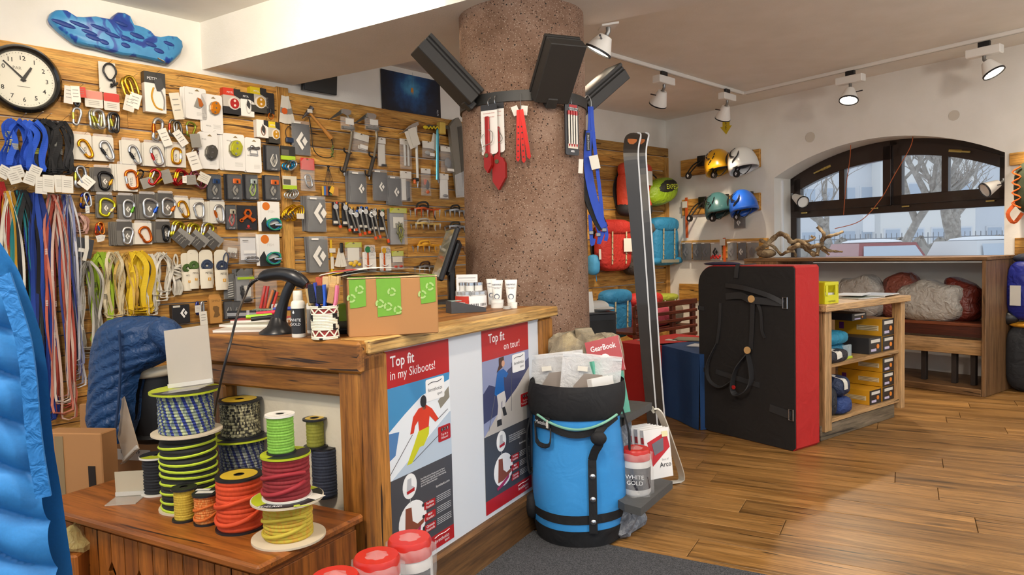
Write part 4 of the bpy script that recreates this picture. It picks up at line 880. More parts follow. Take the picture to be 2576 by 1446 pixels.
def boxpack(box, label, top, mid, bot, dev, off=.06, dep=.05, side=None, nm='PETZL'):
    r, w_, h_ = item('product_box', label, 'box', box, off, 'boxed climbing devices')
    Q(pm(mid, .4)).box((0, 0, 0), (w_, dep, h_), .002).build('carton', r)
    Q(pm(top, .4)).box((0, -.0, h_ * .36), (w_ * 1.004, dep * 1.01, h_ * .28)).build('top_band', r)
    if bot: Q(pm(bot, .4)).box((0, 0, -h_ * .36), (w_ * 1.003, dep * 1.008, h_ * .28)).build('bottom_band', r)
    Q(pm('2a2a2c', .4)).prism([(w_ * .1, h_ * .25), (w_ * .5, h_ * .12), (w_ * .5, h_ * .5), (w_ * .1, h_ * .5)], -dep / 2 - .002, -dep / 2 - .001).build('black_flap', r)
    text(nm, h_ * .07, PW_(), r, T(-w_ * .12, -dep / 2 - .003, h_ * .33))
    kind, c = dev
    if kind == 'oval':
        d = Q(pm('d6d0c6', .4)).prism(circ(w_ * .36, 18, w_ * .1, -h_ * .08, h_ * .24), -dep / 2 - .003, -dep / 2 - .001).build('window', r); Q(pm(c, .3, .4)).prism(circ(w_ * .26, 16, w_ * .12, -h_ * .08, h_ * .2), -dep / 2 - .008, -dep / 2 - .003).build('device_picture', d)
        for z in (.02, -.16): Q(pm('e9d0c0', .3)).prism(circ(w_ * .07, 10, w_ * .12, h_ * z), -dep / 2 - .01, -dep / 2 - .008).build('rivet_picture', d)
    elif kind == 'loop':
        b = Q(pm(c, .4)); b.tube([(w_ * .05 + w_ * .18 * cos(t), -dep / 2 - .002, -h_ * .1 + h_ * .26 * sin(t)) for t in [i * 2 * pi / 16 for i in range(16)]], .004, 5, closed=True); d = b.build('device_picture', r); Q(pm('3a3a3a', .4)).prism([(0, .02), (w_ * .2, -.01), (w_ * .12, -.05), (-.01, -.02)], -dep / 2 - .006, -dep / 2 - .002, T(0, 0, h_ * .1)).build('cam_picture', d)
    return r
r = boxpack((361, 184, 413, 284), 'tall white and black boxed rope ascender with gold handle picture', '2c2b2a', 'e9e6df', None, ('x', ''), .07, .05)
M = r.matrix_world; b = Q(pm('3c3c3e', .4)); hh = (W1(380, 284, .07) - W1(380, 184, .07)).length; b.prism([(-.02, .09), (.03, .11), (.045, .05), (.02, .02), (.0, .02)], -.031, -.026); o = b.build('ascender_picture', r, T(.01, 0, -.01)); b = Q(pm('c8941c', .35)); b.tube(spline([(-.02, -.027, .04), (-.035, -.027, -.02), (-.012, -.027, -.085), (.03, -.027, -.10)], 4), .006, 6); b.build('gold_handle', o); b = Q(pm('8d8d8d', .4)); b.tube(spline([(.025, -.027, .03), (.045, -.027, -.03), (.04, -.027, -.1)], 4), .005, 6); b.build('grey_frame', o)
boxpack((559, 224, 601, 288), 'red and black box with red pulley', 'cc3a22', 'bfb9b0', '262528', ('oval', 'c23434'))
boxpack((602, 235, 635, 294), 'white box with black top and grey loop device', '2b2a2c', 'e9e6e0', None, ('loop', 'c9c8c4'))
boxpack((627, 222, 666, 284), 'upper yellow and black box with gold pulley', 'd8c020', 'b9b3a6', '38352f', ('oval', 'd0982a'))
boxpack((642, 303, 671, 347), 'small white box with orange and black hook picture', 'e9e6e0', 'e9e6e0', None, ('loop', '8a6a5a'), nm=' ')
boxpack((672, 308, 700, 361), 'lower yellow and black box with gold pulley', 'd8c020', 'b9b3a6', '38352f', ('oval', 'd0982a'))
r, w_, h_ = item('swivel_card', 'black card with orange ring swivel and white lettering', 'swivel', (667, 234, 690, 300), .07); Q(KC_).prism(rrect(w_, h_ * .8, .006), -.001, .001, T(0, 0, h_ * .1)).build('card', r); text('ROTOR', h_ * .09, pm('8d8a84', .5), r, T(-w_ * .28, -.002, h_ * .1) @ RY(90))
b = Q(pm('d8701c', .3, .6)); b.tube([(.02 * cos(t) + .002, -.008, -h_ * .38 + .022 * sin(t)) for t in [i * 2 * pi / 18 for i in range(18)]], .004, 6, closed=True); b.build('ring', r, smooth=60); Q(BLK()).box((.002, -.01, -h_ * .2), (.018, .02, .04), .004).build('swivel_body', r)
def atc(box, label, dev, cable, n=2, dx=-6):
    r, w_, h_ = item('belay_card', label, 'belay device', box, .07, 'belay devices on black cards'); M = r.matrix_world.copy()
    Q(KC_).prism(rrect(w_, h_, .006), -.0012, .0012).build('card', r); Q(film('dfe3e6', .06)).box((0, -.014, 0), (w_ * .96, .02, h_ * .94), .006).build('blister', r)
    bdlogo(r, T(w_ * .05, -.002, -h_ * .12), h_ * .36, pm('8f8a80', .5)); text('ATC-XP', h_ * .05, PW_(), r, T(w_ * .1, -.002, -h_ * .43))
    if dev: Q(pm(dev, .35, .3)).box((w_ * .12, -.016, h_ * .22), (w_ * .5, .018, h_ * .2), .005).build('device', r, RZ(0)); Q(BLK()).box((w_ * .12, -.026, h_ * .2), (w_ * .12, .004, h_ * .1), .001).build('slot', r)
    b = Q(pm(cable, .4)); b.tube(spline([(w_ * .0, -.014, h_ * .15), (-w_ * .2, -.014, -h_ * .1), (0, -.014, -h_ * .34), (w_ * .24, -.014, -h_ * .12), (w_ * .2, -.014, h_ * .15)], 4), .0035, 6); b.build('cable', r, smooth=60)
    stackcards(label, M, w_, h_, KC_, n, dx * w_ / (box[2] - box[0])); return r
atc((519, 438, 556, 503), 'black belay pack with dark blue device', '1f3f6e', '2a2a2c', 1)
atc((570, 438, 608, 503), 'black belay pack with orange device next to the green one', 'd8651c', '2a2a2c', 2)
atc((616, 439, 649, 503), 'black belay pack with grey device and green cable', 'a9b4b0', '9ac23a', 2)
atc((665, 441, 704, 504), 'black belay pack with orange device beside the pale post', 'd8651c', '2a2a2c', 2, -4)
atc((566, 515, 594, 578), 'black belay pack with red cable next to the square black card', 'b9b09a', 'c8322a', 1)
r = atc((668, 366, 703, 430), 'black card with white cable loop and diamond mark', None, 'dcdad4', 2, -5)
r, w_, h_ = item('eight_card', 'square black card with orange figure eight device', 'descender', (596, 517, 647, 578), .06); Q(KC_).prism(rrect(w_, h_, .003), -.001, .001).build('card', r)
b = Q(pm('d8651c', .35, .4)); b.tube([(w_ * .02 + w_ * .16 * cos(t), -.01, h_ * .18 + h_ * .15 * sin(t)) for t in [i * 2 * pi / 6 for i in range(6)]], .009, 6, closed=True)
for p in (((0, .08), (-.28, -.1)), ((0, .06), (.28, -.1)), ((.2, -.16), (.36, -.06))): b.tube([(w_ * p[0][0], -.01, h_ * p[0][1]), (w_ * p[1][0], -.01, h_ * p[1][1])], .011, 6)
b.tube([(-w_ * .3 + w_ * .08 * cos(t), -.01, -h_ * .12 + h_ * .06 * sin(t)) for t in [i * 2 * pi / 8 for i in range(8)]], .005, 6, closed=True); b.build('device', r, smooth=50); Q(pm('c8322a', .5)).prism(circ(w_ * .07, 12, w_ * .05, -h_ * .35), -.0018, -.001).build('round_mark', r); text('MAMMUT', h_ * .04, pm('c8322a', .5), r, T(w_ * .05, -.002, -h_ * .44))
r, w_, h_ = item('descender_card', 'black rescue figure eight on a cream card beside the clock', 'descender', (248, 157, 292, 233), .06); Q(WC).prism(rrect(w_ * .95, h_, .002), -.001, .001).build('card', r)
b = Q(pm('2f2e30', .35, .5)); b.tube(spline([(w_ * .1 + w_ * .36 * cos(t) * (1 if sin(t) > -.5 else .8), -.018, h_ * .18 + h_ * .27 * sin(t)) for t in [i * 2 * pi / 10 for i in range(10)]], 3, True), .006, 7, closed=True); b.tube(spline([(w_ * .25, -.018, -h_ * .05), (w_ * .3, -.02, -h_ * .2), (w_ * .1, -.022, -h_ * .32)], 4), .008, 7); b.tube(spline([(w_ * .1, -.018, -h_ * .22), (w_ * .35, -.02, -h_ * .24), (w_ * .5, -.022, -h_ * .14)], 4), .006, 7); b.build('device', r, smooth=60)
# ---- rope cards (two rows), slings cards etc.
for q, bx in enumerate(((657, 507, 704, 582), (653, 589, 704, 669))):
    lab = ['white card with blue and green cord lanyard, upper of two', 'white card with blue and green cord lanyard, lower of two'][q]
    r, w_, h_ = item('lanyard_card', lab, 'lanyard', bx, .08, 'lanyard cards by the post'); M = r.matrix_world.copy(); Q(pm('ecebe8', .45)).prism(rrect(w_, h_, .003), -.001, .001).build('card', r)
    Q(pm('d8741c', .5)).prism(circ(w_ * .2, 18, -w_ * .22, h_ * .34), -.0018, -.001).build('orange_dot', r); text('FISH', h_ * .09, pm('d0cdc8', .6), r, T(w_ * .05, -.002, h_ * .16)); Q(pm('2e2d2f', .5)).prism([(-w_ * .5, -h_ * .22), (-w_ * .28, -h_ * .02), (-w_ * .12, -h_ * .3), (w_ * .5, -h_ * .2), (w_ * .5, -h_ * .5), (-w_ * .5, -h_ * .5)], -.0016, -.001).build('dark_print', r)
    for k_, (c, yy) in enumerate((('1f9a6e', -.01), ('2478b0', -.02), ('2a6ea8', -.028), ('28a07a', -.034))):
        b = Q(pm(c, .55)); b.tube(spline([(w_ * (.12 + .34 * cos(t) + random.uniform(-.06, .06)), yy, h_ * (-.26 + .17 * sin(t) + random.uniform(-.02, .02))) for t in [i * 2 * pi / 7 for i in range(7)]], 4, True), .005, 6, closed=True); b.build('cord_coil', r, smooth=60)
    Q(STEEL()).box((w_ * .25, -.045, -h_ * .28), (w_ * .36, .012, .02), .004).build('clamp', r, RY(-25) if 0 else None)
    stackcards(lab, M, w_, h_, pm('ecebe8', .45), 2, -.022, r=.003)
def bag(box, label, header, contents, n=1, off=.06, group='clear hanging bags', dx=-4, hh=.18, name='hanging_bag', cat='bag', rot=0, W=W1):
    r, w_, h_ = item(name, label, cat, box, off, group, W, rot); M = r.matrix_world.copy()
    if header: Q(pm(header, .45)).box((0, -.004, h_ / 2 - h_ * hh / 2), (w_ * .98, .006, h_ * hh)).build('header_card', r); Q(pm('5a4a34', .7)).prism([(-.014, -.003), (.014, -.003), (0, .01)], -.0085, -.0078).build('hang_hole', r, T(0, 0, h_ * .45))
    f = Q(film('f0f3f6', .15)); f.grid(lambda u, v: ((u - .5) * w_, -.006 - .016 * sin(pi * u) ** .6 * sin(pi * v) ** .6 + .003 * sin(u * 17 + v * 11), (v - .5) * h_), 7, 9); f.grid(lambda u, v: ((u - .5) * w_, .004, (v - .5) * h_), 2, 2); f.build('clear_film', r, smooth=180)
    for c in contents:
        t, x, z, a, d, col = c[:6]; x, z, a, d = x * w_, z * h_, a * w_, d * h_; m = pm(col, .5)
        if t == 'card': Q(m).box((x, -.001, z), (a, .002, d)).build('insert_card', r, RZ(0))
        elif t == 'box': Q(m).box((x, -.008, z), (a, .012, d), .003).build('content', r)
        elif t == 'lab': Q(m).box((x, -.023, z), (a, .001, d)).build('label', r)
        elif t == 'ell': b = Q(m); b.ell((x, -.009, z), (a / 2, .01, d / 2), 10, 7); b.build('content', r, smooth=60)
        elif t == 'biner': biner(r, T(x, -.012, z) @ RY(c[6] if len(c) > 6 else 0), a, d, 'O', col, SIL)
        elif t == 'logo': bdlogo(r, T(x, -.0245, z) @ RY(c[6] if len(c) > 6 else 0), d, m)
        elif t == 'cord': b = Q(m); b.tube(spline([(x + a / 2 * cos(k * 2.4) * (1 - k * .06), -.012 - .001 * k, z + d / 2 * sin(k * 2.4) * (1 - k * .03)) for k in range(11)], 3), .0045, 5); b.build('content', r, smooth=60)
        elif t == 'bar': b = Q(m); b.tube([(x - a / 2, -.012, z - d / 2), (x + a / 2, -.012, z + d / 2)], c[6] if len(c) > 6 else .006, 7); b.build('content', r, smooth=60)
    for i in range(1, n):
        o = Q(contents and pm('6a6a6c', .5) or WC).box((0, 0, 0), (w_ * .96, .003, h_ * .97)).build('bagged_pouch', M=M @ T(dx * i * w_ / (box[2] - box[0]), .009 * i, random.uniform(-.004, .004)) @ RY(random.uniform(-2, 2))); tag(o, 'bag behind the ' + label, 'bag', 'bags behind the ' + label)
    return r
DG = '38383c'
def pouch(box, label, n=1, lo=(0, -.06), ls=.3, rot=0, col=DG, W=W1, lc='e4e2dc'): return bag(box, label, None, [('card', 0, -.04, .94, .9, col), ('lab', -.25, .42, .36, .05, 'e8e6e0'), ('logo', lo[0], lo[1], 0, ls, lc, rot)], n, group='grey pouches in clear bags', cat='pouch', name='bagged_pouch', W=W)
pouch((734, 304, 780, 390), 'grey pouch with a large white diamond and a spike under the hammer', 1, (-.05, -.1), .45)
pouch((880, 430, 922, 510), 'grey pouch with a white diamond below the left ice axe', 3, (.1, -.06), .26)
pouch((937, 426, 975, 505), 'grey pouch with a white diamond below the second ice axe', 1, (0, -.06), .26)
pouch((976, 442, 1011, 516), 'grey pouch with a white diamond hanging lowest in its row', 2, (.0, -.06), .27)
pouch((774, 493, 820, 583), 'upper stack of grey bags with big pale diamond', 4, (.1, .02), .5, col='4e4e4e')
pouch((778, 594, 826, 685), 'lower stack of grey bags with big pale diamond', 3, (-.05, -.05), .5, col='585856')
loop_r, w_, h_ = item('belay_loop', 'small black belay block on a thin dark cable', 'belay device', (716, 317, 738, 362), .05); b = Q(pm('3a3430', .5)); b.tube(spline([(-w_ * .3, -.005, -h_ * .2), (-w_ * .4, -.005, h_ * .2), (0, -.005, h_ * .48), (w_ * .4, -.005, h_ * .2), (w_ * .3, -.005, -h_ * .2)], 4), .003, 6); b.build('cable', loop_r, smooth=60); Q(pm('1f2f4a', .4)).box((0, -.008, -h_ * .3), (w_ * .9, .025, h_ * .3), .006).build('block', loop_r)
for q, (bx, c, lab) in enumerate((((706, 368, 742, 432), '2a8ac0', 'lime and black header pack with blue wiregates by the pale post'), ((711, 443, 746, 504), 'd9d8d2', 'lime header pack with white wiregate by the pale post'))):
    r, w_, h_ = item('wiregate_pack', lab, 'carabiner', bx, .07, 'wiregate packs on the post'); Q(pm('2b2a26', .5) if q == 0 else pm('cfc9b8', .5)).box((0, -.004, h_ * .3), (w_, .006, h_ * .4)).build('header_card', r); Q(pm('a8c82c', .5)).box((0, -.0045, h_ * .04), (w_, .007, h_ * .16)).build('lime_band', r)
    Q(pm('5a574e', .5)).box((-w_ * .2, -.0075, h_ * .25), (w_ * .5, .002, h_ * .22)).build('photo_print', r)
    for i in range(3): biner(r, T((i - 1) * w_ * .12, -.012 - .012 * i, -h_ * .26) @ RY(62 - i * 12), w_ * .55, h_ * .5, 'D', c if i < 2 else SIL, '6a6a66')
r, w_, h_ = item('tag_fan', 'fan of white tags with an orange dot at the head of the pale post', 'tag', (701, 243, 743, 312), .05)
for i, a in enumerate((14, 5, -8)):
    t = Q(WC).box((0, 0, -h_ * .5), (w_ * .45, .002, h_ * .98)).build('paper_tag', r, T(-w_ * .1, -.004 * i, h_ * .5) @ RY(-a if 0 else a * -1)); Q(pm('8a857c', .6)).box((0, -.0015, -h_ * .55), (w_ * .44, .001, h_ * .2)).build('grey_print', t)
    if i == 2: Q(pm('d8601c', .5)).prism(circ(w_ * .17, 14, w_ * .02, -h_ * .55), -.004, -.001).build('orange_dot', t)
bag((756, 398, 791, 480), 'red header pack with a silver carabiner in clear film', 'c8342a', [('biner', 0, -.2, .55, .45, 'b9bbbe', -15)], hh=.36)
r, w_, h_ = item('cord_tags', 'bundle of coloured tags dangling on thin black cords', 'tag', (808, 415, 846, 497), .07)
for i in range(6):
    b = Q(pm('1c1b1b', .6)); x = (i - 2.5) * w_ * .12; b.tube([(0, 0, h_ * .48), (x, -.006, -h_ * .1)], .0018, 5); b.build('cord', r); Q(pm(('c8a02c', '3a6ab0', '8a4a2a', '2a2a34', '5a6a3a', 'b07a3a')[i], .4)).box((x, -.008 - .003 * i, -h_ * .3), (w_ * .42, .002, h_ * .28)).build('colour_tag', r, RY((i - 2.5) * 9) if 0 else None)
Q(pm('e0b02c', .4)).prism([(-w_ * .15, -h_ * .32), (w_ * .05, -h_ * .14), (w_ * .22, -h_ * .2), (w_ * .1, -h_ * .4)], -.032, -.030).build('yellow_mark', r); Q(BLK()).ell((0, -.002, h_ * .45), (.014, .008, .01), 8, 6).build('knot', r)
r, w_, h_ = item('yellow_wiregates', 'bunch of yellow wiregate carabiners hooked on the pale post', 'carabiner', (711, 509, 757, 563), .07)
for i in range(6): biner(r, T((i - 2.5) * w_ * .09, -.008 * i, (i % 3 - 1) * h_ * .06) @ RY(-50 + i * 6), w_ * .75, h_ * .55, 'D', 'd0a01c', '8a8a86')
Q(WC).box((w_ * .25, -.055, -h_ * .15), (w_ * .4, .001, h_ * .25)).build('paper_tag', r)
# small packs of the right half
bag((887, 336, 926, 383), 'small clear bag of points with a cream header card', 'ddd8cc', [('box', .1, -.25, .5, .2, 'cfccc4'), ('lab', .15, -.2, .5, .2, 'eceae4')], hh=.36, rot=8)
bag((949, 347, 970, 419), 'slim white printed pack right of the second ice axe', 'e4e0d8', [('card', 0, -.1, .8, .75, 'dcd8ce'), ('box', .2, -.45, .6, .08, '3a3a3c')], hh=.2)
bag((1006, 350, 1035, 425), 'slim clear pack of tubes with a white card left of the white axe', 'e4e0d8', [('bar', -.15, -.05, 0, .7, 'c9c9c6', .012), ('bar', .15, -.05, 0, .7, 'b9b9b6', .012)], hh=.2)
bag((1062, 356, 1092, 397), 'small clear pack of clips between the white and blue axes', 'e2ded4', [('ell', -.1, -.2, .5, .25, 'a9a9a6'), ('lab', .2, -.3, .4, .2, 'eceae4')], hh=.42)
bag((1108, 369, 1139, 434), 'clear pack of grey steel parts under the blue axe tags', 'e2ded4', [('ell', .05, -.12, .55, .4, '77787c'), ('lab', .2, -.4, .6, .1, 'eceae4')], hh=.2)
bag((1059, 424, 1083, 492), 'slim pack with orange and black parts beside the white axe', 'e4e0d8', [('box', -.1, .0, .3, .2, 'c8552c'), ('ell', .1, -.1, .4, .35, '3a3a3c'), ('ell', .1, -.36, .4, .14, 'd0602c')], hh=.18)
bag((1105, 437, 1128, 501), 'slim white pack with grey drawings below the blue axe', 'e4e0d8', [('card', 0, -.05, .85, .8, 'e6e4de'), ('ell', .1, -.36, .6, .12, '8a8a8c')], hh=.22)
bag((1007, 431, 1035, 507), 'clear pack with a dark strap and white card next to the grey pouches', 'e4e0d8', [('card', -.2, -.1, .4, .7, 'dcdad4'), ('box', .15, -.15, .3, .65, '4a4a4e')], hh=.24)
bag((981, 523, 1024, 615), 'clear pack of black and yellow cord with a lime header', 'b0b41c', [('cord', 0, -.12, .6, .6, '4a4a2e'), ('cord', .05, -.16, .5, .6, '8a8a3a'), ('card', 0, .1, .6, .3, 'd8d6cc')], 2, hh=.14, dx=-5)
bag((868, 609, 910, 676), 'clear bag of yellow caps with a lime header', 'b0b41c', [('card', 0, .05, .7, .5, 'dedcd2'), ('ell', -.2, -.3, .3, .16, 'e0b81c'), ('ell', .1, -.26, .3, .18, 'd8b018'), ('ell', .3, -.34, .25, .14, 'e0b81c'), ('ell', -.02, -.36, .26, .14, 'd8b018')], hh=.2)
bag((985, 631, 1015, 678), 'clear bag of red caps with a lime header', 'b0b41c', [('ell', -.22, -.34, .36, .14, 'b83a2c'), ('ell', .22, -.33, .36, .14, 'b83a2c'), ('card', 0, .05, .8, .3, 'd8d2c4')], hh=.28)
for q, bx in enumerate(((912, 616, 946, 684), (955, 619, 984, 683))):
    r, w_, h_ = item('screw_card', ['white card with an orange ice screw and green hanger', 'white card with an orange ice screw and yellow hanger'][q], 'ice screw', bx, .06, 'orange ice screws on cards'); Q(pm('e9e7e2', .45)).prism(rrect(w_, h_ * .72, .01), -.001, .001, T(0, 0, -h_ * .12)).build('card', r); Q(CLR).prism(rrect(w_ * .8, h_ * .5, .015), -.012, -.010, T(0, 0, h_ * .25)).build('blister', r)
    b = Q(pm('c8581c', .3, .5)); b.tube([(-w_ * .15, -.01, h_ * .22 - i * h_ * .03) for i in range(25)], [.0085 if i % 2 else .0065 for i in range(25)], 8); b.build('screw', r, smooth=30); Q(pm('2f7a4a' if q == 0 else 'd0a01c', .4, .3)).prism(circ(w_ * .2, 10, -w_ * .15, h_ * .33), -.014, -.006).build('hanger', r); b = Q(STEEL()); b.tube([(w_ * .18 + w_ * .16 * cos(t), -.01, h_ * .33 + w_ * .16 * sin(t)) for t in [i * 2 * pi / 12 for i in range(12)]], .006, 6, closed=True); b.build('eye', r, smooth=60); b = Q(PW_()); b.tube(spline([(-w_ * .4, -.016, -h_ * .2), (-w_ * .15, -.018, -h_ * .27), (w_ * .12, -.016, -h_ * .2)], 4), .004, 6); b.build('strap', r); text('PETZL', h_ * .05, PETX, r, T(w_ * .25, -.002, h_ * .12))
r, w_, h_ = item('tag_bunch', 'bunch of white tags on a black clip under the ice screws', 'tag', (841, 611, 872, 678), .05)
for i, a in enumerate((18, 8, -4, -14)): Q(WC).box((0, 0, -h_ * .36), (w_ * .24, .0015, h_ * .7)).build('paper_tag', r, T(0, -.004 * i, h_ * .3) @ RY(a))
Q(BLK()).box((0, -.02, h_ * .32), (w_ * .25, .02, h_ * .36), .006).build('clip', r)
r, w_, h_ = item('yellow_strip', 'narrow yellow strip tag with a white label', 'tag', (827, 603, 840, 680), .04, None); Q(pm('d8b01c', .5)).box((0, 0, 0), (w_ * .4, .002, h_)).build('strip', r); Q(WC).box((w_ * .2, -.004, h_ * .15), (w_ * 1.2, .001, h_ * .14)).build('paper_label', r, RY(0)); Q(WC).box((w_ * .1, -.003, -h_ * .25), (w_ * .6, .001, h_ * .4)).build('paper_label', r)
r, w_, h_ = item('small_yellow_box', 'flat yellow and black box low on the board wall', 'box', (829, 679, 878, 696), .05); Q(pm('d8b81c', .45)).box((-w_ * .12, 0, 0), (w_ * .74, .06, h_), .002).build('carton', r); Q(pm('3a3a44', .45)).box((w_ * .37, 0, h_ * .05), (w_ * .25, .06, h_ * .9), .002).build('black_end', r)
bag((560, 605, 599, 649), 'crumpled clear bag of white fittings above the blue cord', None, [('box', .1, -.05, .6, .3, 'dedad0'), ('biner', .15, -.3, .4, .3, 'c9c8c2', 70)], rot=8)
bag((600, 585, 648, 664), 'clear bag with a white printed sheet and an oval link', None, [('card', 0, -.02, .8, .7, 'e2e2e4'), ('lab', 0, -.12, .6, .1, 'f0f0ee'), ('biner', .15, -.36, .34, .5, 'b0b2b4', 90), ('lab', -.2, .25, .3, .03, '8a8a8a')])
bag((594, 675, 637, 762), 'black and lime header pack with a dark accessory', '26261f', [('lab', 0, .22, .98, .07, 'a8c82c'), ('cord', -.2, -.18, .3, .5, '2a2a2c'), ('card', .15, -.16, .4, .32, 'd8d6cc'), ('ell', .1, -.42, .6, .12, '3a3a3c')], 2, hh=.2, dx=-7)
bag((562, 688, 590, 752), 'dark pack with diagonal white stripes', '3a3a3a', [('card', 0, -.1, .9, .8, '35352f')] + [('bar', .05, -.4 + .09 * i, .5, .04, 'cfcfc8', .003) for i in range(7)], hh=.2)
bag((642, 676, 697, 786), 'clear pack with red, orange and black plastic tools behind the scanner', None, [('bar', -.2, -.14, .25, .5, 'c8322a', .012), ('bar', -.05, -.15, .22, .5, 'b82c28', .012), ('bar', .12, -.2, .3, .4, 'd07a3a', .014), ('bar', .2, -.2, .3, .4, '3a3a40', .014), ('bar', .34, -.22, .25, .35, 'd03a2a', .014), ('lab', .3, -.38, .34, .14, 'eceae6')])
# cords in paper sleeves
for q, (bx, c, num, lab) in enumerate((((456, 636, 482, 731), '4e6a30', '7', 'green cord in a white sleeve, partly hidden behind another'), ((472, 628, 500, 726), '55753a', '7', 'green cord in a white sleeve marked 7'), ((502, 628, 536, 725), '3f4c66', '6', 'slate blue cord in a white sleeve marked 6 beside the green one'), ((540, 628, 573, 729), '3d4862', '6', 'slate blue cord in a white sleeve marked 6 with a loose loop'))):
    r, w_, h_ = item('cord_sleeve', lab, 'cord', bx, .05 + .012 * q, 'cords in paper sleeves'); CS = pm('e6dfcc', .55)
    Q(CS).prism([(x, z) for x, z in rrect(w_, h_, w_ * .35, 4)], -.001, .001).build('back_card', r); b = Q(CS); b.grid(lambda u, v: ((u - .5) * w_ * (1 - .08 * (1 - v)), -.022 * sin(pi * u) ** .5, -h_ / 2 + v * h_ * .5), 8, 2); b.build('sleeve', r, smooth=60)
    b = Q(pm(c, .8, bump=.5, bs=500))
    for i in range(5): rr_ = w_ * (.16 + .065 * i); b.tube([(w_ * .02 + rr_ * cos(t) * .95, -.008 - .004 * (i % 3), h_ * .08 + (rr_ * sin(t) if sin(t) > 0 else 0) + (0 if sin(t) > 0 else rr_ * sin(t) * .6)) for t in [k * 2 * pi / 18 for k in range(18)]], .0052, 6, closed=True)
    if q == 3: b.tube(spline([(w_ * .1, -.02, h_ * .05), (w_ * .12, -.02, h_ * .3), (w_ * .35, -.02, h_ * .42), (w_ * .5, -.02, h_ * .3), (w_ * .35, -.02, h_ * .12)], 4), .0045, 6)
    b.build('cord_coil', r, smooth=60); text('PETZL', w_ * .14, PETX, r, T(w_ * .08, -.024, -h_ * .1)); Q(pm('dca02c', .5)).box((w_ * .1, -.0235, -h_ * .26), (w_ * .22, .001, w_ * .22)).build('size_square', r); text(num, w_ * .15, PW_(), r, T(w_ * .1, -.0245, -h_ * .26))
# low row behind the counter
r, w_, h_ = item('black_gear_box', 'black carton with a white diamond hanging behind the acrylic sign', 'box', (430, 766, 474, 813), .05); Q(KC_).box((0, 0, 0), (w_, .05, h_), .002).build('carton', r); bdlogo(r, T(w_ * .15, -.026, h_ * .05), h_ * .45, PW_()); Q(WC).box((-w_ * .25, -.026, h_ * .42), (w_ * .4, .001, h_ * .1)).build('label', r)
loose((490, 755, 516, 815), 'silver and blue carabiners with orange printed tag behind the counter', [(497, 775, 12, 36, 'O', '5a62b0', SIL, 0), (508, 776, 12, 38, 'O', SIL, SIL, 0)], [(495, 776, 14, 18, 'd8d4cc', 0), (507, 800, 18, 34, T1, -3)])
r, w_, h_ = item('brown_paper_bag', 'brown paper pack printed with a bear shape', 'pack', (525, 740, 556, 815), .05); Q(pm('c48f4a', .7)).box((0, 0, -h_ * .05), (w_, .04, h_ * .85), .004).build('bag', r); Q(pm('c48f4a', .7)).prism([(-w_ * .5, h_ * .37), (w_ * .5, h_ * .37), (w_ * .4, h_ * .5), (-w_ * .4, h_ * .5)], -.004, .004).build('folded_top', r); b = Q(pm('7a5a30', .7)); b.prism([(-.18, .3), (.05, .32), (.2, .2), (.16, -.05), (.24, -.3), (.05, -.42), (-.2, -.4), (-.1, -.1), (-.22, .12)], -.0005, .0005, T(0, -.021, -h_ * .05) @ Matrix.Scale(w_ * 1.25, 4)); b.build('dark_print', r); text('SIMPLE', h_ * .07, pm('7a5a30', .7), r, T(0, -.021, h_ * .28))
r = atc((562, 757, 585, 802), 'small black pack with grey loop and lime stripe low behind the counter', None, '9a9c9e', 1); r = atc((583, 757, 606, 802), 'small black pack with grey carabiner and lime stripe low behind the counter', None, '8d9196', 1)
# ---- ice tools
def P1(px, py, off): return F1.inverted() @ W1(px, py, off)
def tool(name, label, cat, px, py, off=.09, group=None):
    P = W1(px, py, off); return thing(name, label, cat, fr(P, D1), group), (lambda x, y, o=0.0: fr(P, D1).inverted() @ W1(x, y, off + o))
# hammer
r, L = tool('climbing_hammer', 'wooden handled climbing hammer with a black lanyard', 'hammer', 775, 275); nail(W1(782, 262), .1)
a, c = L(776, 280), L(834, 348); b = Q(pm('c98a40', .4, 0, 1, .4)); d = (c - a); b.tube([a, a + d * .15, a + d * .5, a + d * .8, a + d * .97, c], [.012, .011, .012, .017, .021, .018], 10, flat=.8); b.build('handle', r, smooth=50)
b = Q(pm('77767a', .35, .9)); e = Vector((d.z, 0, -d.x)).normalized(); b.tube([a - e * .045, a - e * .02], [.022, .018], 10); b.tube([a - e * .02, a + e * .02], .016, 8); b.tube([a + e * .02, a + e * .045, a + e * .085], [.015, .012, .004], 8); b.build('head', r, smooth=40); Q(WC).box((a.x, a.y - .02, a.z), (.045, .001, .028), 0).build('price_label', r)
b = Q(pm('24241f', .7)); b.tube(spline([L(777, 294), L(784, 335), L(787, 370), L(800, 390), L(822, 397), L(836, 392), L(838, 370), L(834, 350)], 5), .004, 6); b.build('lanyard', r, smooth=60)
b = Q(pm('6a7a3a', .7)); b.tube(spline([L(836 + 3 * sin(i * 2), 366 + i * 4, .01) for i in range(8)], 3), .006, 6); b.build('lanyard_knot', r, smooth=60)
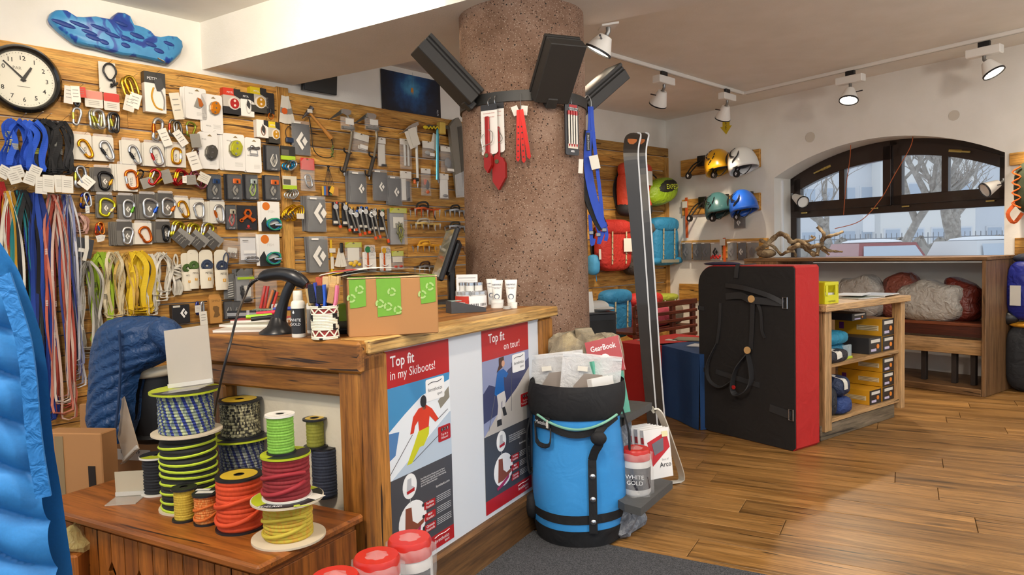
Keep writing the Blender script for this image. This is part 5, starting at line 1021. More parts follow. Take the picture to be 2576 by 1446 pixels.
for q, dx in enumerate((0, 63)):
    dy = 10 * q; r, L = tool('ice_axe', ['curved grey ice axe next to the wooden hammer', 'curved grey ice axe right of its twin'][q], 'ice axe', 868 + dx, 285 + dy, group='curved ice axes'); nail(W1(882 + dx, 272 + dy), .1)
    sp = spline([L(872 + dx, 286 + dy), L(880 + dx, 305 + dy), L(885 + dx, 330 + dy), L(883 + dx, 355 + dy), L(877 + dx, 388 + dy)], 4); b = Q(pm('7d7464', .35, .5)); b.tube(sp, .013, 8, flat=.7); b.build('shaft', r, smooth=60)
    b = Q(pm('3a3530', .6)); b.tube([L(877 + dx, 386 + dy), L(871 + dx, 410 + dy), L(865 + dx, 432 + dy)], .017, 8); b.build('grip', r, smooth=60); b = Q(BLK()); b.tube(spline([L(866 + dx, 372 + dy), L(867 + dx, 381 + dy), L(878 + dx, 386 + dy), L(884 + dx, 385 + dy)], 4), .008, 6); b.tube(spline([L(866 + dx, 434 + dy), L(857 + dx, 428 + dy), L(856 + dx, 418 + dy)], 4), .007, 6); b.build('finger_rest', r, smooth=60)
    b = Q(STEEL()); b.tube([L(866 + dx, 434 + dy), L(866 + dx, 442 + dy)], [.008, .002], 6); b.build('spike', r)
    hp = [L(858 + dx, 274 + dy), L(876 + dx, 276 + dy), L(882 + dx, 280 + dy), L(881 + dx, 288 + dy), L(870 + dx, 291 + dy), L(860 + dx, 285 + dy)]; b = Q(STEEL()); b.prism([(p.x, p.z) for p in hp], -.012, .012); b.build('head', r)
    pk = [L(858 + dx, 276 + dy), L(861 + dx, 286 + dy), L(845 + dx, 294 + dy), L(824 + dx, 303 + dy), L(840 + dx, 290 + dy)]; b = Q(pm('57544e', .4, .8)); b.prism([(p.x, p.z) for p in pk], -.003, .003); b.build('pick', r)
    x0 = 857 + (61 if q else 0); bag((x0, 295 + (3 if q else 0), x0 + 34, 328), ['clear bag with a steel spare part tied to the left ice axe', 'clear bag with a steel spare part tied to the right ice axe'][q], None, [('lab', .05, .15, .6, .45, 'dcdad4'), ('box', 0, -.32, .95, .24, '6a6862')], off=.12)
r, L = tool('white_ice_axe', 'straight white shafted ice axe with steel head', 'ice axe', 1045, 320); nail(W1(1048, 306), .1)
b = Q(pm('d8d8d2', .35)); b.tube([L(1046, 318), L(1051, 458)], .014, 8, flat=.7); b.build('shaft', r, smooth=60); b = Q(STEEL()); b.tube([L(1051, 456), L(1051, 472)], [.011, .002], 6); b.build('spike', r)
hp = [L(1001, 337), L(1012, 332), L(1026, 318), L(1040, 310), L(1051, 306), L(1052, 314), L(1044, 320), L(1034, 323), L(1020, 333)]; b = Q(STEEL()); b.prism([(p.x, p.z) for p in hp], -.008, .008); b.build('head', r); q_ = L(1046, 452); Q(BLK()).box((q_.x, q_.y, q_.z), (.055, .04, .03), .006).build('spike_guard', r); q_ = L(1043, 457, .02); Q(pm('d8641c', .5)).box((q_.x, q_.y, q_.z), (.025, .02, .04), .006).build('orange_cap', r)
for k_, (x, y, a) in enumerate(((1034, 350, -24), (1042, 344, -20))): q_ = L(x, y, .03 + .005 * k_); Q(WC).box((0, 0, 0), (.09, .0015, .16)).build('paper_tag', r, T(*q_) @ RY(a if 0 else -a * -1))
r, L = tool('blue_ice_axe', 'ice axe with turquoise shaft and yellow foam head guard', 'ice axe', 1100, 320); nail(W1(1104, 308), .1)
b = Q(pm('4f9ab0', .3, .6)); b.tube([L(1101, 320), L(1100, 452)], .016, 8, flat=.7); b.build('shaft', r, smooth=60); b = Q(STEEL()); b.tube([L(1100, 450), L(1103, 461)], [.012, .002], 6); b.build('spike', r)
hp = [L(1066, 318), L(1078, 313), L(1096, 316), L(1125, 316), L(1130, 324), L(1104, 326), L(1082, 324)]; b = Q(pm('5a5852', .4, .8)); b.prism([(p.x, p.z) for p in hp], -.006, .006); b.build('head', r)
q_ = L(1110, 323, .01); Q(pm('d0b050', .7)).box((q_.x, q_.y, q_.z), (.07, .06, .11), .008).build('foam_block', r, None); b = Q(pm('d8c01c', .5)); b.tube(spline([L(1066 + i * 4.2, 321 + (3 if i % 2 else -3), .02) for i in range(10)], 3), .006, 6); b.build('pick_guard', r, smooth=60); q_ = L(1070, 320, .02); b = Q(pm('d8c01c', .5)); b.ell(tuple(q_), (.028, .012, .016), 10, 6); b.build('guard_tip', r, smooth=60)
q_ = L(1102, 356, .015); Q(WC).box((0, 0, 0), (.085, .0015, .15)).build('paper_tag', r, T(q_.x, q_.y + .045, q_.z) @ RY(18))
# long grey bag by the pillar
r, L = tool('grey_probe_bag', 'long grey sleeve bag hanging against the pillar', 'bag', 1148, 390, .08); b = Q(cloth('7f7a70', .6)); pts = [L(1128, 318), L(1142, 300), L(1150, 296), L(1158, 310), L(1164, 360), L(1167, 430), L(1168, 480), L(1166, 492), L(1150, 492), L(1143, 440), L(1134, 370)]; b.prism([(p.x, p.z) for p in pts], -.02, .02); b.build('sleeve', r); b = Q(film()); pts2 = [L(1145, 440, .03), L(1168, 430, .03), L(1169, 496, .03), L(1148, 497, .03)]; b.prism([(p.x, p.z) for p in pts2], -.028, -.026); b.build('clear_bag', r); b = Q(pm('4f4b44', .7)); pts3 = [L(1147, 320), L(1156, 318), L(1164, 430), L(1160, 470), L(1152, 380)]; b.prism([(p.x, p.z) for p in pts3], -.026, -.021); b.build('dark_fold', r)
# ---- ice screws
scr = [((842, 528), (857, 573), 'c83a2a'), ((866, 530), (881, 582), 'd0a02c'), ((880, 541), (897, 580), 'd0a02c'), ((893, 548), (907, 593), '2a5ab0'), ((904, 539), (919, 590), '2a5ab0'), ((917, 540), (930, 587), '2a5ab0'), ((931, 548), (946, 602), '9a9c9e'), ((939, 544), (957, 599), '9a9c9e'), ((958, 546), (978, 610), '3f7a4a')]
cn = {'c83a2a': 'red', 'd0a02c': 'yellow', '2a5ab0': 'blue', '9a9c9e': 'grey', '3f7a4a': 'green'}
for q, (p, t, c) in enumerate(scr):
    off = .05 + .012 * (q % 2); F, _, _ = at((p[0] - 2, p[1] - 2, p[0] + 2, p[1] + 2), off); r = thing('ice_screw', cn[c] + ' coded ice screw with orange tip in the row of ice screws', 'ice screw', F, 'ice screws in a row'); Li = F.inverted(); e = Li @ W1(*t, off + .02); a = Vector((0, -.02, 0)); d = e - a
    b = Q(pm('8f8b84', .35, .7)); b.tube([a + d * i / 20 for i in range(19)], [.0095 if i % 2 else .0078 for i in range(19)], 7); b.build('tube', r, smooth=30); b = Q(pm('d8501c', .5)); b.tube([a + d * .86, e], [.0135, .012], 8); b.build('tip_cap', r, smooth=40)
    b = Q(STEEL()); b.prism(circ(.024, 10, -.006, .025), -.028, -.018); b.tube([(-.006, -.02, .03), (-.018, -.02, .06)], .007, 6); b.build('hanger', r); Q(pm(c, .4)).box((.004, -.026, .058), (.016, .012, .02), .003).build('colour_tab', r)
    Q(KC_).box((.005, -.004, -.03), (.066, .003, .19)).build('card', r); Q(WC).box((.005, -.007, -.10), (.05, .001, .022)).build('price_label', r); nail(W1(p[0] - 6, p[1] - 8), .08)
# ---- crampons
def crampon(box, label, c1, c2, off=.03):
    r, w_, h_ = item('crampon', label, 'crampon', box, off, 'crampons on the board wall'); m1 = pm(c1, .35, .6); b = Q(m1)
    for sg in (-1, 1):
        pts = spline([(-w_ * .42, -.05 + sg * .025, h_ * .06), (-w_ * .15, -.05 + sg * .045, h_ * .12), (w_ * .12, -.05 + sg * .03, h_ * .04), (w_ * .44, -.05 + sg * .035, h_ * .08)], 4); b.ribbon(pts, .016, .003, (0, 0, 1))
    o = b.build('frame', r); s_ = Q(pm('b9bbbe', .3, .9))
    for i in range(5):
        x = -w_ * .42 + i * w_ * .21
        for sg in (-1, 1): s_ = Q(pm('b9bbbe', .3, .9) if (i + sg) % 2 else m1); s_.prism([(x - .011, h_ * .06), (x + .011, h_ * .06), (x + .004 * sg, -h_ * .42)], -.05 + sg * .035 - .0015, -.05 + sg * .035 + .0015); s_.build('spike', o)
    b = Q(pm(c2, .5)); b.tube(spline([(-w_ * .3, -.05, h_ * .1), (-w_ * .25, -.06, h_ * .38), (-w_ * .05, -.07, h_ * .46), (w_ * .08, -.06, h_ * .36), (w_ * .1, -.05, h_ * .1)], 4), .009, 6); b.ell((-w_ * .05, -.05, h_ * .2), (w_ * .13, .03, h_ * .14), 10, 6); b.build('toe_bail', r, smooth=60)
    b = Q(pm(c2, .6)); b.ribbon(spline([(w_ * .1, -.05, h_ * .15), (w_ * .25, -.06, h_ * .1), (w_ * .28, -.055, -h_ * .2), (w_ * .34, -.055, -h_ * .5)], 4), .012, .0015, (1, 0, 0)); b.build('strap', r); return r
for bx, lab, c1, c2 in (((1024, 508, 1097, 552), 'orange crampon with a black strap, top of the left column', 'b8501c', '2a2a28'), ((1113, 516, 1168, 550), 'steel and black crampon, top of the column by the pillar', '8d8f92', '2a2420'), ((1026, 550, 1098, 581), 'plain pale gold crampon with wire bails', 'c9a860', 'a9a49a'), ((1112, 558, 1170, 586), 'steel crampon with black straps above the monitor', '8d8f92', '33352e'), ((1031, 604, 1098, 636), 'yellow-orange crampon with yellow strap', 'd0901c', 'd8a02c'), ((1114, 608, 1170, 640), 'dark orange crampon half hidden by the monitor', '8a6a50', '5a3a28'), ((1036, 657, 1094, 688), 'black and orange crampon lowest in the left column', '7a7672', '3a241a')): crampon(bx, lab, c1, c2)
r, w_, h_ = item('green_carton', 'small green carton behind the monitor', 'box', (1098, 671, 1108, 700), .05, hook=False); Q(pm('2f8a4a', .5)).box((0, 0, 0), (w_, .04, h_), .002).build('carton', r); Q(PW_()).box((0, -.0205, h_ * .2), (w_ * .8, .001, h_ * .2)).build('label', r)
# ---- slings
random.seed(21)
def sling(px, top, bot, wid, col, label, group, off, wpx=6, tw=1.0, spread=None, back=None):
    """one hanging loop of webbing: px centre, wid = spread in px"""
    F, _, _ = at((px - 2, top - 2, px + 2, top + 2), off); Fi = F.inverted(); k = mpp(W1(px, top, off)); L = (W1(px, bot, off) - W1(px, top, off)).length; r = thing('webbing_sling', label, 'sling', F, group)
    n = 13; s = wid * k; ph = random.uniform(0, 6); a0 = random.uniform(-.5, .5); pts = []
    for i in range(n):
        f = i / (n - 1); pts.append((-s * .5 * min(1, f * 5) ** .7 + s * .16 * sin(f * 7 + ph), -.012 * sin(f * 3 + ph), -L * f))
    for i in range(n):
        f = 1 - i / (n - 1); pts.append((s * .5 * min(1, f * 5) ** .7 + s * .16 * sin(f * 6 + ph + 1.7), -.012 * sin(f * 4 + ph + 2) - .006, -L * f))
    b = Q(pm(col, .75, bump=.4, bs=350)); b.ribbon(spline(pts, 2), wpx * k, .0022, lambda f: (cos(a0 + tw * sin(f * 11 + ph)), sin(a0 + tw * sin(f * 11 + ph)), 0)); b.build('webbing', r)
    if back:
        f = random.uniform(.25, .7); m = pts[int(f * n)]; o = Q(pm(back, .6))
        for q in range(6): o.box((m[0], m[1] - .004, m[2] - q * .006), (wpx * k * .9, .002, .0025))
        o.build('bar_tacks', r)
    return r
def bundle(x0, x1, top, bot, cols, n, label, off=.06, wpx=6, tw=1.0, back=None, vary=30):
    nail(W1((x0 + x1) / 2, top + 3), off + .07); c = (x0 + x1) / 2
    for i in range(int(n * 1.4)): sling(c + random.uniform(-.2, .2) * (x1 - x0), top + random.uniform(0, 5), bot - random.uniform(0, vary), (x1 - x0) * random.uniform(.45, .95), cols[i % len(cols)], label, label.split(' hanging')[0] + 's', off + i * .006, wpx * .85, tw, None, back)
bundle(3, 36, 480, 900, ['d8d2c2', 'c9982c', 'dcd8cc', 'b98a2a', 'd5cfc0'], 6, 'white or amber narrow sling hanging at the left end of the wall', wpx=7)
bundle(34, 74, 478, 960, ['1c1d1f', '2a8a8e', '202123', '15161a', '2a9098'], 7, 'black or teal sling hanging left of the dark blue slings', wpx=11, tw=.5)
bundle(72, 108, 484, 1060, ['16307e', '1a3a94', '122a70', '1f44a0'], 6, 'dark blue wide sling hanging behind the jacket', wpx=13, tw=.5, off=.08)
bundle(110, 154, 488, 1055, ['b9503e', 'd8cabd', 'c2604c', 'dccfc4', 'a8483a', 'd0b4a6', 'c87a68', 'e0d4ca'], 11, 'red and white narrow sling hanging in the long bundle', wpx=7, back='e9e4dc', vary=60)
bundle(146, 184, 488, 985, ['9aa0bc', 'd2d2d6', '3a4690', 'c9c9cf', '8088ac', 'b9b9c4'], 8, 'blue and white narrow sling hanging beside the red ones', wpx=6, vary=90)
bundle(192, 238, 655, 900, ['b4b0a6', '8a867c', 'c2beb4', '7a766e', 'a9a498'], 7, 'grey sewn sling hanging below the black card', wpx=7, back='e0ddd4')
bundle(232, 274, 634, 875, ['9ab828', 'aac430', '88a820'], 3, 'lime green sling hanging by the nailed grey ones', wpx=11, tw=.4, back='3a3a30')
bundle(262, 304, 632, 815, ['d6c8a4', 'cfbf98', 'dccfae', 'c8b88e'], 6, 'cream narrow sling hanging above the blue jacket', wpx=8, back='4a4436')
bundle(295, 332, 635, 800, ['c8a04a', 'b98f3a', 'd2ae5e', 'c09848'], 5, 'ochre narrow sling hanging left of the yellow ones', wpx=7, back='8a7440')
bundle(323, 370, 633, 800, ['d8b418', 'cfa814', 'e0bf24', 'd6b01a'], 5, 'yellow wide sling hanging in the middle of the row', wpx=15, tw=.35, back='b9941a')
bundle(360, 394, 638, 792, ['c2beb4', 'd0ccc2', 'b9a850'], 4, 'silver grey thin sling hanging right of the yellow ones', wpx=8, tw=.4)
bundle(386, 426, 633, 760, ['dcd8cc', 'c9c4b6', 'd2cdc0', 'e0dcd2'], 6, 'white dyneema loop hanging next to the rope hank', wpx=6)
bundle(-14, 10, 455, 690, ['b01e1c', '9c1818'], 3, 'red wide sling hanging at the far left by the amber ones', wpx=12, tw=.3)
bundle(14, 72, 302, 424, ['1f4fc0', '1a46ae', '2456c8', '1c4ab8'], 5, 'bright blue wide sling hanging below the clock', off=.09, wpx=17, tw=.5, back='c9c86a', vary=10)
bundle(50, 106, 304, 430, ['1f4fc0', '2456c8'], 2, 'bright blue wide sling hanging open below the clock', off=.14, wpx=15, tw=.4, vary=6)
bundle(80, 132, 301, 438, ['1b1b1d', '232326', '151517'], 5, 'black wide sling hanging next to the blue ones', off=.08, wpx=14, tw=.5, back='c9d04a', vary=14)
bundle(126, 174, 304, 438, ['1b1b1d', '1f1f22', '242428'], 5, 'black narrow sling hanging next to the white cards', off=.08, wpx=9, tw=.5, back='b9b9b0', vary=14)
bundle(188, 214, 536, 600, ['b08478', 'c8a294', '9a6e64'], 4, 'short faded red sling hanging over the black card', wpx=7)
# paper tags on the upper slings
for q, (x, y, a) in enumerate(((10, 433, 30), (45, 432, -18), (88, 432, 24), (36, 446, -20), (76, 449, 20), (104, 466, 4), (122, 462, 3), (152, 462, -2), (170, 464, 2))):
    F, _, _ = at((x - 16, y - 15, x + 16, y + 15), .19 + .004 * q); t = Q(WC).box((0, 0, 0), (.06, .0015, .07 if q < 5 else .10)).build('sling_tag', M=F @ RY(a)); tag(t, 'white printed paper tag hanging from the ' + ('blue' if q < 5 else 'black') + ' slings', 'tag', 'paper tags on the ' + ('blue' if q < 5 else 'black') + ' slings')
    for i in range(4): Q(pm('9a968c', .7)).box((0, -.0014, .022 - i * .012), (.04, .0005, .003)).build('print_line', t)
r, w_, h_ = item('black_sling_card', 'black tilted card holding a white looped sling', 'card', (186, 597, 236, 650), .12, rot=12); Q(KC_).prism(rrect(w_ * .9, h_ * .92, .006), -.001, .001).build('card', r); b = Q(pm('cfcbc0', .7)); b.ribbon([(0, -.01, h_ * .6), (w_ * .12, -.012, 0), (w_ * .1, -.01, -h_ * .6)], .022, .003, (1, 0, 0)); b.build('sling_end', r); Q(WC).box((-w_ * .1, -.003, -h_ * .12), (w_ * .32, .001, h_ * .18)).build('label', r)
r, w_, h_ = item('rope_hank', 'knotted hank of thin white rope', 'rope', (428, 639, 457, 743), .05)
b = Q(pm('d6d2c6', .75, bump=.5, bs=400)); b.tube(spline([(0, -.01, h_ * .18), (-w_ * .18, -.01, h_ * .35), (0, -.01, h_ * .49), (w_ * .16, -.01, h_ * .35), (0, -.012, h_ * .15)], 5), .006, 6)
for i in range(7): b.tube([(w_ * .36 * cos(t), -.014 + .02 * sin(t), h_ * (.2 - i * .045) + .012 * cos(t + i)) for t in [k * 2 * pi / 12 for k in range(12)]], .006, 6, closed=True)
for i in range(9): x = w_ * (-.4 + .1 * i); b.tube(spline([(x * .35, -.012, -h_ * .08), (x, -.012 - .006 * (i % 3), -h_ * .3), (x * .8, -.012, -h_ * .46), (x * .4, -.012, -h_ * .48)], 4), .0045, 5)
b.build('rope', r, smooth=60)
# ---- clock
P = W1(57, 200, .06); F = fr(P, D1); R_ = 85 * mpp(P) * .995
r = thing('round_clock', 'large round black wall clock with cream face', 'clock', F)
b = Q(pm('1a1816', .25, 0, 1, .5)); b.lathe([(R_ * .80, .012), (R_ * .83, .035), (R_ * .90, .045), (R_ * .98, .03), (R_, .0), (R_ * .97, -.045), (R_ * .8, -.05)], 48, RX(90), cap=False); b.build('rim', r, smooth=60)
Q(pm('e4dfcd', .4)).lathe([(.001, .012), (R_ * .82, .012)], 48, RX(90), cap=False).build('face', r); ink = pm('26231f', .5)
for i in range(1, 13):
    a = radians(90 - 30 * i); text(str(i), R_ * .13, ink, r, T(R_ * .60 * cos(a), -.0135, R_ * .60 * sin(a)), 'numeral', bold=.012)
for i in range(60):
    a = 2 * pi * i / 60; r0_, r1_ = R_ * .76, R_ * (.72 if i % 5 == 0 else .74); Q(ink).box(((r0_ + r1_) / 2, 0, 0), (r0_ - r1_, .001, .003 if i % 5 == 0 else .0015)).build('minute_mark', r, T(0, -.0135, 0) @ RY(-degrees_) if 0 else T(0, -.0135, 0) @ Matrix.Rotation(a, 4, 'Y'))
for nm, L_, wd, an in (('minute_hand', .66, .030, -46), ('hour_hand', .42, .05, 31)): b = Q(ink); b.prism([(-R_ * wd, -R_ * .08), (R_ * wd, -R_ * .08), (R_ * wd * .55, R_ * L_), (-R_ * wd * .55, R_ * L_)], -.018, -.016); b.build(nm, r, RY(an))
Q(ink).lathe([(.001, .022), (R_ * .05, .022), (R_ * .05, .012)], 14, RX(90), cap=False).build('hub', r); text('PAR', R_ * .09, pm('8a8478', .6), r, T(-R_ * .14, -.0135, R_ * .3)); text('T', R_ * .09, pm('8a8478', .6), r, T(R_ * .2, -.0135, R_ * .26)); Q(pm('8a8478', .6)).box((0, -.0135, -R_ * .22), (R_ * .32, .0006, .003)).build('fine_print', r)
# ---- blue training board over the boards
ol = [(124, 62), (119, 50), (124, 36), (136, 29), (152, 29), (166, 38), (178, 46), (200, 47), (232, 45), (256, 50), (272, 52), (280, 42), (290, 35), (306, 36), (320, 44), (326, 58), (330, 66), (352, 72), (372, 82), (384, 96), (400, 99), (420, 95), (440, 97), (452, 108), (454, 122), (448, 138), (434, 152), (418, 165), (396, 160), (360, 152), (330, 146), (300, 143), (262, 132), (235, 124), (205, 119), (185, 112), (165, 98), (145, 82)]
P = W1(290, 95, .03); F = fr(P, D1); Fi = F.inverted(); pl = [Fi @ W1(x, y, .03) for x, y in ol]; cxm = sum(p.x for p in pl) / len(pl); czm = sum(p.z for p in pl) / len(pl)
t = NT('swirled_blue_resin'); v = t.coords(rnd=False); n_ = t.noise(v, 3.6, 2, .5, 2.6); t.l(t.ramp(n_, [(.36, '17368e'), (.46, '2050a4'), (.50, '3f8fc4'), (.8, '3580b8')]), t.b.inputs['Base Color']); t.set(Roughness=.35); BLU = t.m
r = thing('hangboard', 'swirled blue resin fingerboard mounted above the timber boards', 'fingerboard', F)
b = Q(BLU); n = len(pl); vs = []
for s_, y in ((1, .0), (1, -.035), (.965, -.055), (.9, -.066)): vs += [(cxm + (p.x - cxm) * (1 - (1 - s_) * .55) , y, czm + (p.z - czm) * s_) for p in pl]
fs = [tuple(3 * n + i for i in range(n))] + [(k * n + i, k * n + (i + 1) % n, (k + 1) * n + (i + 1) % n, (k + 1) * n + i) for k in range(3) for i in range(n)]; b.add(vs, fs); b.build('board', r, smooth=50)
for (x, y, wx, wz) in ((160, 60, 26, 6), (225, 82, 18, 5), (262, 106, 11, 6), (283, 88, 18, 5), (235, 95, 18, 6), (318, 97, 13, 6), (316, 114, 11, 6), (345, 90, 18, 6), (380, 112, 14, 6), (400, 128, 13, 6), (305, 60, 15, 5), (425, 110, 14, 5), (200, 62, 22, 5), (250, 70, 20, 5)):
    q_ = Fi @ W1(x, y, .095); k = mpp(P); b = Q(pm('1a3a86', .5)); b.ell((0, 0, 0), (wx * k, .006, wz * k), 14, 6); b.build('finger_pocket', r, T(q_.x, -.066, q_.z) @ RY(11), smooth=60)
q_ = Fi @ W1(405, 150, .1); Q(STEEL()).box((0, 0, 0), (.05, .01, .008), .003).build('mounting_hook', r, T(q_.x, -.072, q_.z) @ RY(20))
# ---- black screen and cave poster
F, w_, h_ = at((762, 190, 845, 236), .05); r = thing('flat_screen', 'small black flat screen on the plaster under the beam', 'screen', F); Q(pm('141416', .3)).box((0, 0, .02), (w_, .04, h_ * 1.15), .004).build('housing', r, RX(6)); Q(pm('0c0c0e', .12)).box((0, -.022, .02), (w_ * .95, .002, h_ * 1.05)).build('glass', r, RX(6)); Q(pm('8a8a8c', .4, .6)).box((0, .035, -.02), (w_ * .5, .03, h_ * .5)).build('bracket', r)
F, w_, h_ = at((964, 186, 1109, 290), .012); h_ *= .93; r = thing('cave_poster', 'dark blue poster of a climber hanging in a lit cave', 'poster', F)
t = NT('cave_print'); v = t.coords((1, 1, 1), False); mp = t.n('ShaderNodeVectorMath', operation='DISTANCE'); mp.inputs[1].default_value = (.0, 0, .06); t.l(v, mp.inputs[0]); n_ = t.noise(v, 9, 4); ad = t.n('ShaderNodeMath', operation='MULTIPLY_ADD'); ad.inputs[1].default_value = .25; t.l(n_, ad.inputs[0]); t.l(mp.outputs['Value'], ad.inputs[2]); t.l(t.ramp(ad.outputs[0], [(.14, '4f9cc8'), (.24, '1f5288'), (.36, '12233c'), (.5, '14161c')]), t.b.inputs['Base Color']); t.set(Roughness=.35)
Q(t.m).box((0, 0, 0), (w_, .004, h_)).build('print', r); b = Q(pm('d08a2c', .5)); b.prism([(-.01, .03), (.012, .03), (.016, .0), (.006, -.035), (.002, -.005), (-.012, -.02), (-.016, .0)], -.004, -.003); b.build('climber_figure', r, T(.0 - w_ * .0, 0, .03)); b = Q(pm('6a7a8a', .5)); b.tube([(.0, -.003, .06), (.01, -.003, .2)], .0012, 4); b.build('rope_line', r); text('ALPI', .022, pm('cfd2d6', .5), r, T(w_ * .44, -.003, -h_ * .36) @ RY(90))
# ---- band round the pillar and what hangs from it
zb = atd(1325, 240, PC.y - PR).z; BF = T(PC.x, PC.y, zb)
band_o = Q(pm('2a2927', .5)).lathe([(PR * 1.005, -.028), (PR * 1.03, -.028), (PR * 1.03, .028), (PR * 1.005, .028)], 56).build('steel_band', M=BF, smooth=40); tag(band_o, 'black steel band clamped round the stone pillar', 'band')
def pil(px, py, off):
    """point on the pillar's surface (plus off) along the pixel ray"""
    d = ray(px, py); o = EYEV - Vector((PC.x, PC.y, 0)); a = d.x ** 2 + d.y ** 2; bq = 2 * (o.x * d.x + o.y * d.y); c_ = o.x ** 2 + o.y ** 2 - (PR + off) ** 2; di = bq * bq - 4 * a * c_
    tt = (-bq - sqrt(max(di, 0))) / (2 * a); return EYEV + d * tt
def ptan(P): n_ = Vector((P.x - PC.x, P.y - PC.y, 0)).normalized(); return Vector((-n_.y, n_.x, 0))      # local x for a viewer outside
def slab(px, py, az, el, label, L=.36, W_=.2, H_=.13):
    P = pil(px, py, .04) if px < 1460 else Vector((PC.x + PR * 1.0, PC.y + .1, pil(1440, 245, .03).z)); d = Vector((sin(radians(az)) * cos(radians(el)), -cos(radians(az)) * cos(radians(el)), sin(radians(el)))); side = Vector((cos(radians(az)), sin(radians(az)), 0)); up = side.cross(d) * -1
    if up.z < 0: up = -up
    M = Matrix.Identity(4); M.col[0][:3] = d; M.col[1][:3] = side; M.col[2][:3] = d.cross(side); M.col[3][:3] = P
    r = thing('angled_black_box', label, 'box', M, 'black boxes on the pillar band'); m = pm('262422', .55); s_ = 1 if d.cross(side).z > 0 else -1
    Q(m).box((L / 2, 0, s_ * H_ * .1), (L, W_, H_ * .5), .004).build('shell', r); Q(m).box((L / 2, 0, s_ * H_ * .44), (L * .99, W_ * .96, H_ * .12), .003).build('lip', r); Q(m).box((L / 2, 0, s_ * H_ * .62), (L, W_, H_ * .16), .003).build('cover', r); Q(pm('151413', .7)).box((L / 2, 0, s_ * H_ * .4), (L * .97, W_ * .9, H_ * .5)).build('core', r); Q(m).box((.0, 0, 0), (.06, .06, .05), .005).build('bracket', r); return r
slab(1180, 262, -68, 44, 'black angled box on the left side of the pillar band', .40, .16)
slab(1385, 256, 22, 48, 'black angled box on the front of the pillar band, facing the counter', .33, .2)
slab(1475, 250, 118, 38, 'black angled box on the back right of the pillar band', .36, .16)
def hookon(P, tanv, L_=.07): F = fr(P, tanv); return F
# snow stakes on cards
for q, (bx, lab) in enumerate((((1208, 262, 1254, 388), 'red folded snow stake on a white card, front one'), ((1222, 258, 1273, 385), 'red snow stake with wide blade on a white card, rear one'))):
    cx, cy = (bx[0] + bx[2]) / 2, (bx[1] + bx[3]) / 2; P = pil(cx, cy, .05 - .03 * q); F = fr(P, ptan(P)); k = mpp(P); w_, h_ = 46 * k, 122 * k; r = thing('snow_stake', lab + ' hanging on the pillar', 'snow stake', F, 'snow stakes on the pillar')
    Q(pm('e2e0da', .5)).prism([(-w_ / 2, h_ / 2), (w_ / 2, h_ / 2), (w_ / 2, -h_ / 2 + .01), (w_ / 2 - .01, -h_ / 2), (-w_ * .3, -h_ / 2 - .01), (-w_ / 2, -h_ / 2)], -.001, .001).build('card', r); Q(KC_).box((0, -.0005, h_ * .44), (w_ * 1.005, .003, h_ * .12)).build('black_header', r)
    RD_ = pm('961713', .4, .3); dz = -h_ * (.3 if q == 0 else .62)
    b = Q(RD_); b.box((-w_ * .05 + q * .02, -.014, dz * .75), (w_ * .26, .016, h_ * (.95)), .004); b.build('stake', r); b = Q(RD_)
    x0_ = -w_ * .05 + q * .02; zz = dz * .75 - h_ * .45; ww = w_ * (.28 if q == 0 else .48); hh = h_ * (.22 if q == 0 else .36); b.prism([(x0_ - ww * .6, zz + hh * .7), (x0_ - ww * .2, zz + hh), (x0_ + ww * .7, zz + hh * .8), (x0_ + ww, zz + hh * .5), (x0_ + ww, zz - hh * .3), (x0_ + ww * .1, zz - hh), (x0_ - ww * .6, zz - hh * .5)], -.03, -.008); b.build('blade', r)
    Q(pm('4a4a2a', .5)).prism(circ(.012, 8, x0_, zz + hh * .6), -.034, -.030).build('badge', r); b = Q(pm('a9a7a0', .3, .8)); b.tube(spline([(x0_ - .02, -.02, -h_ * .1), (-w_ * .42, -.02, -h_ * .2), (-w_ * .3, -.02, -h_ * .42), (-w_ * .5, -.02, -h_ * .44), (-w_ * .36, -.02, -h_ * .36), (x0_ + .03, -.024, -h_ * .28), (w_ * .3, -.02, -h_ * .1), (x0_ + .01, -.02, -h_ * .02)], 4), .0022, 5); b.build('wire_loop', r, smooth=60)
    text('SNOW/SAND STAKE', w_ * .055, pm('b03028', .5), r, T(0, -.002, h_ * .32)); text('PIQUETS NEIGE/SABLE', w_ * .05, pm('b03028', .5), r, T(0, -.002, h_ * .24))
    b = Q(STEEL()); b.tube(spline([(0, -.004, h_ * .47), (0, -.01, h_ * .56), (0, .005 + .02 * (1 - q), h_ * .66), (0, .02, h_ * .62)], 4), .0025, 5); b.build('wire_hook', r)
P = pil(1312, 340, .045); F = fr(P, ptan(P)); k = mpp(P); r = thing('tent_pegs', 'bunch of red anodised tent pegs with holes hanging on the pillar', 'tent pegs', F)
for i, (x, a, z1_) in enumerate(((-8, 2, -66), (2, -2, -70), (10, -8, -62))):
    b = Q(pm('a01812', .3, .6)); b.prism([(-.010, 62 * k), (.010, 62 * k), (.010, z1_ * k + .012), (0, z1_ * k), (-.010, z1_ * k + .012)], -.008, .004); o = b.build('peg', r, T(x * k, -.008 * i, 0) @ RY(a))
    if i < 2:
        for q in range(6): Q(pm('2a1210', .6)).prism(circ(.0045, 8, 0, (20 - q * 15) * k), -.0095, -.0078).build('hole', o)
for x, a in ((-14, -20), (8, 6)): Q(WC).box((0, 0, 0), (.035, .001, .05)).build('paper_tag', r, T(x * k, .012, 62 * k) @ RY(a))
b = Q(STEEL()); b.tube([(0, 0, 58 * k), (0, .005, 80 * k), (0, .012, 104 * k), (0, .03, 106 * k)], .002, 5); b.build('wire_hook', r)
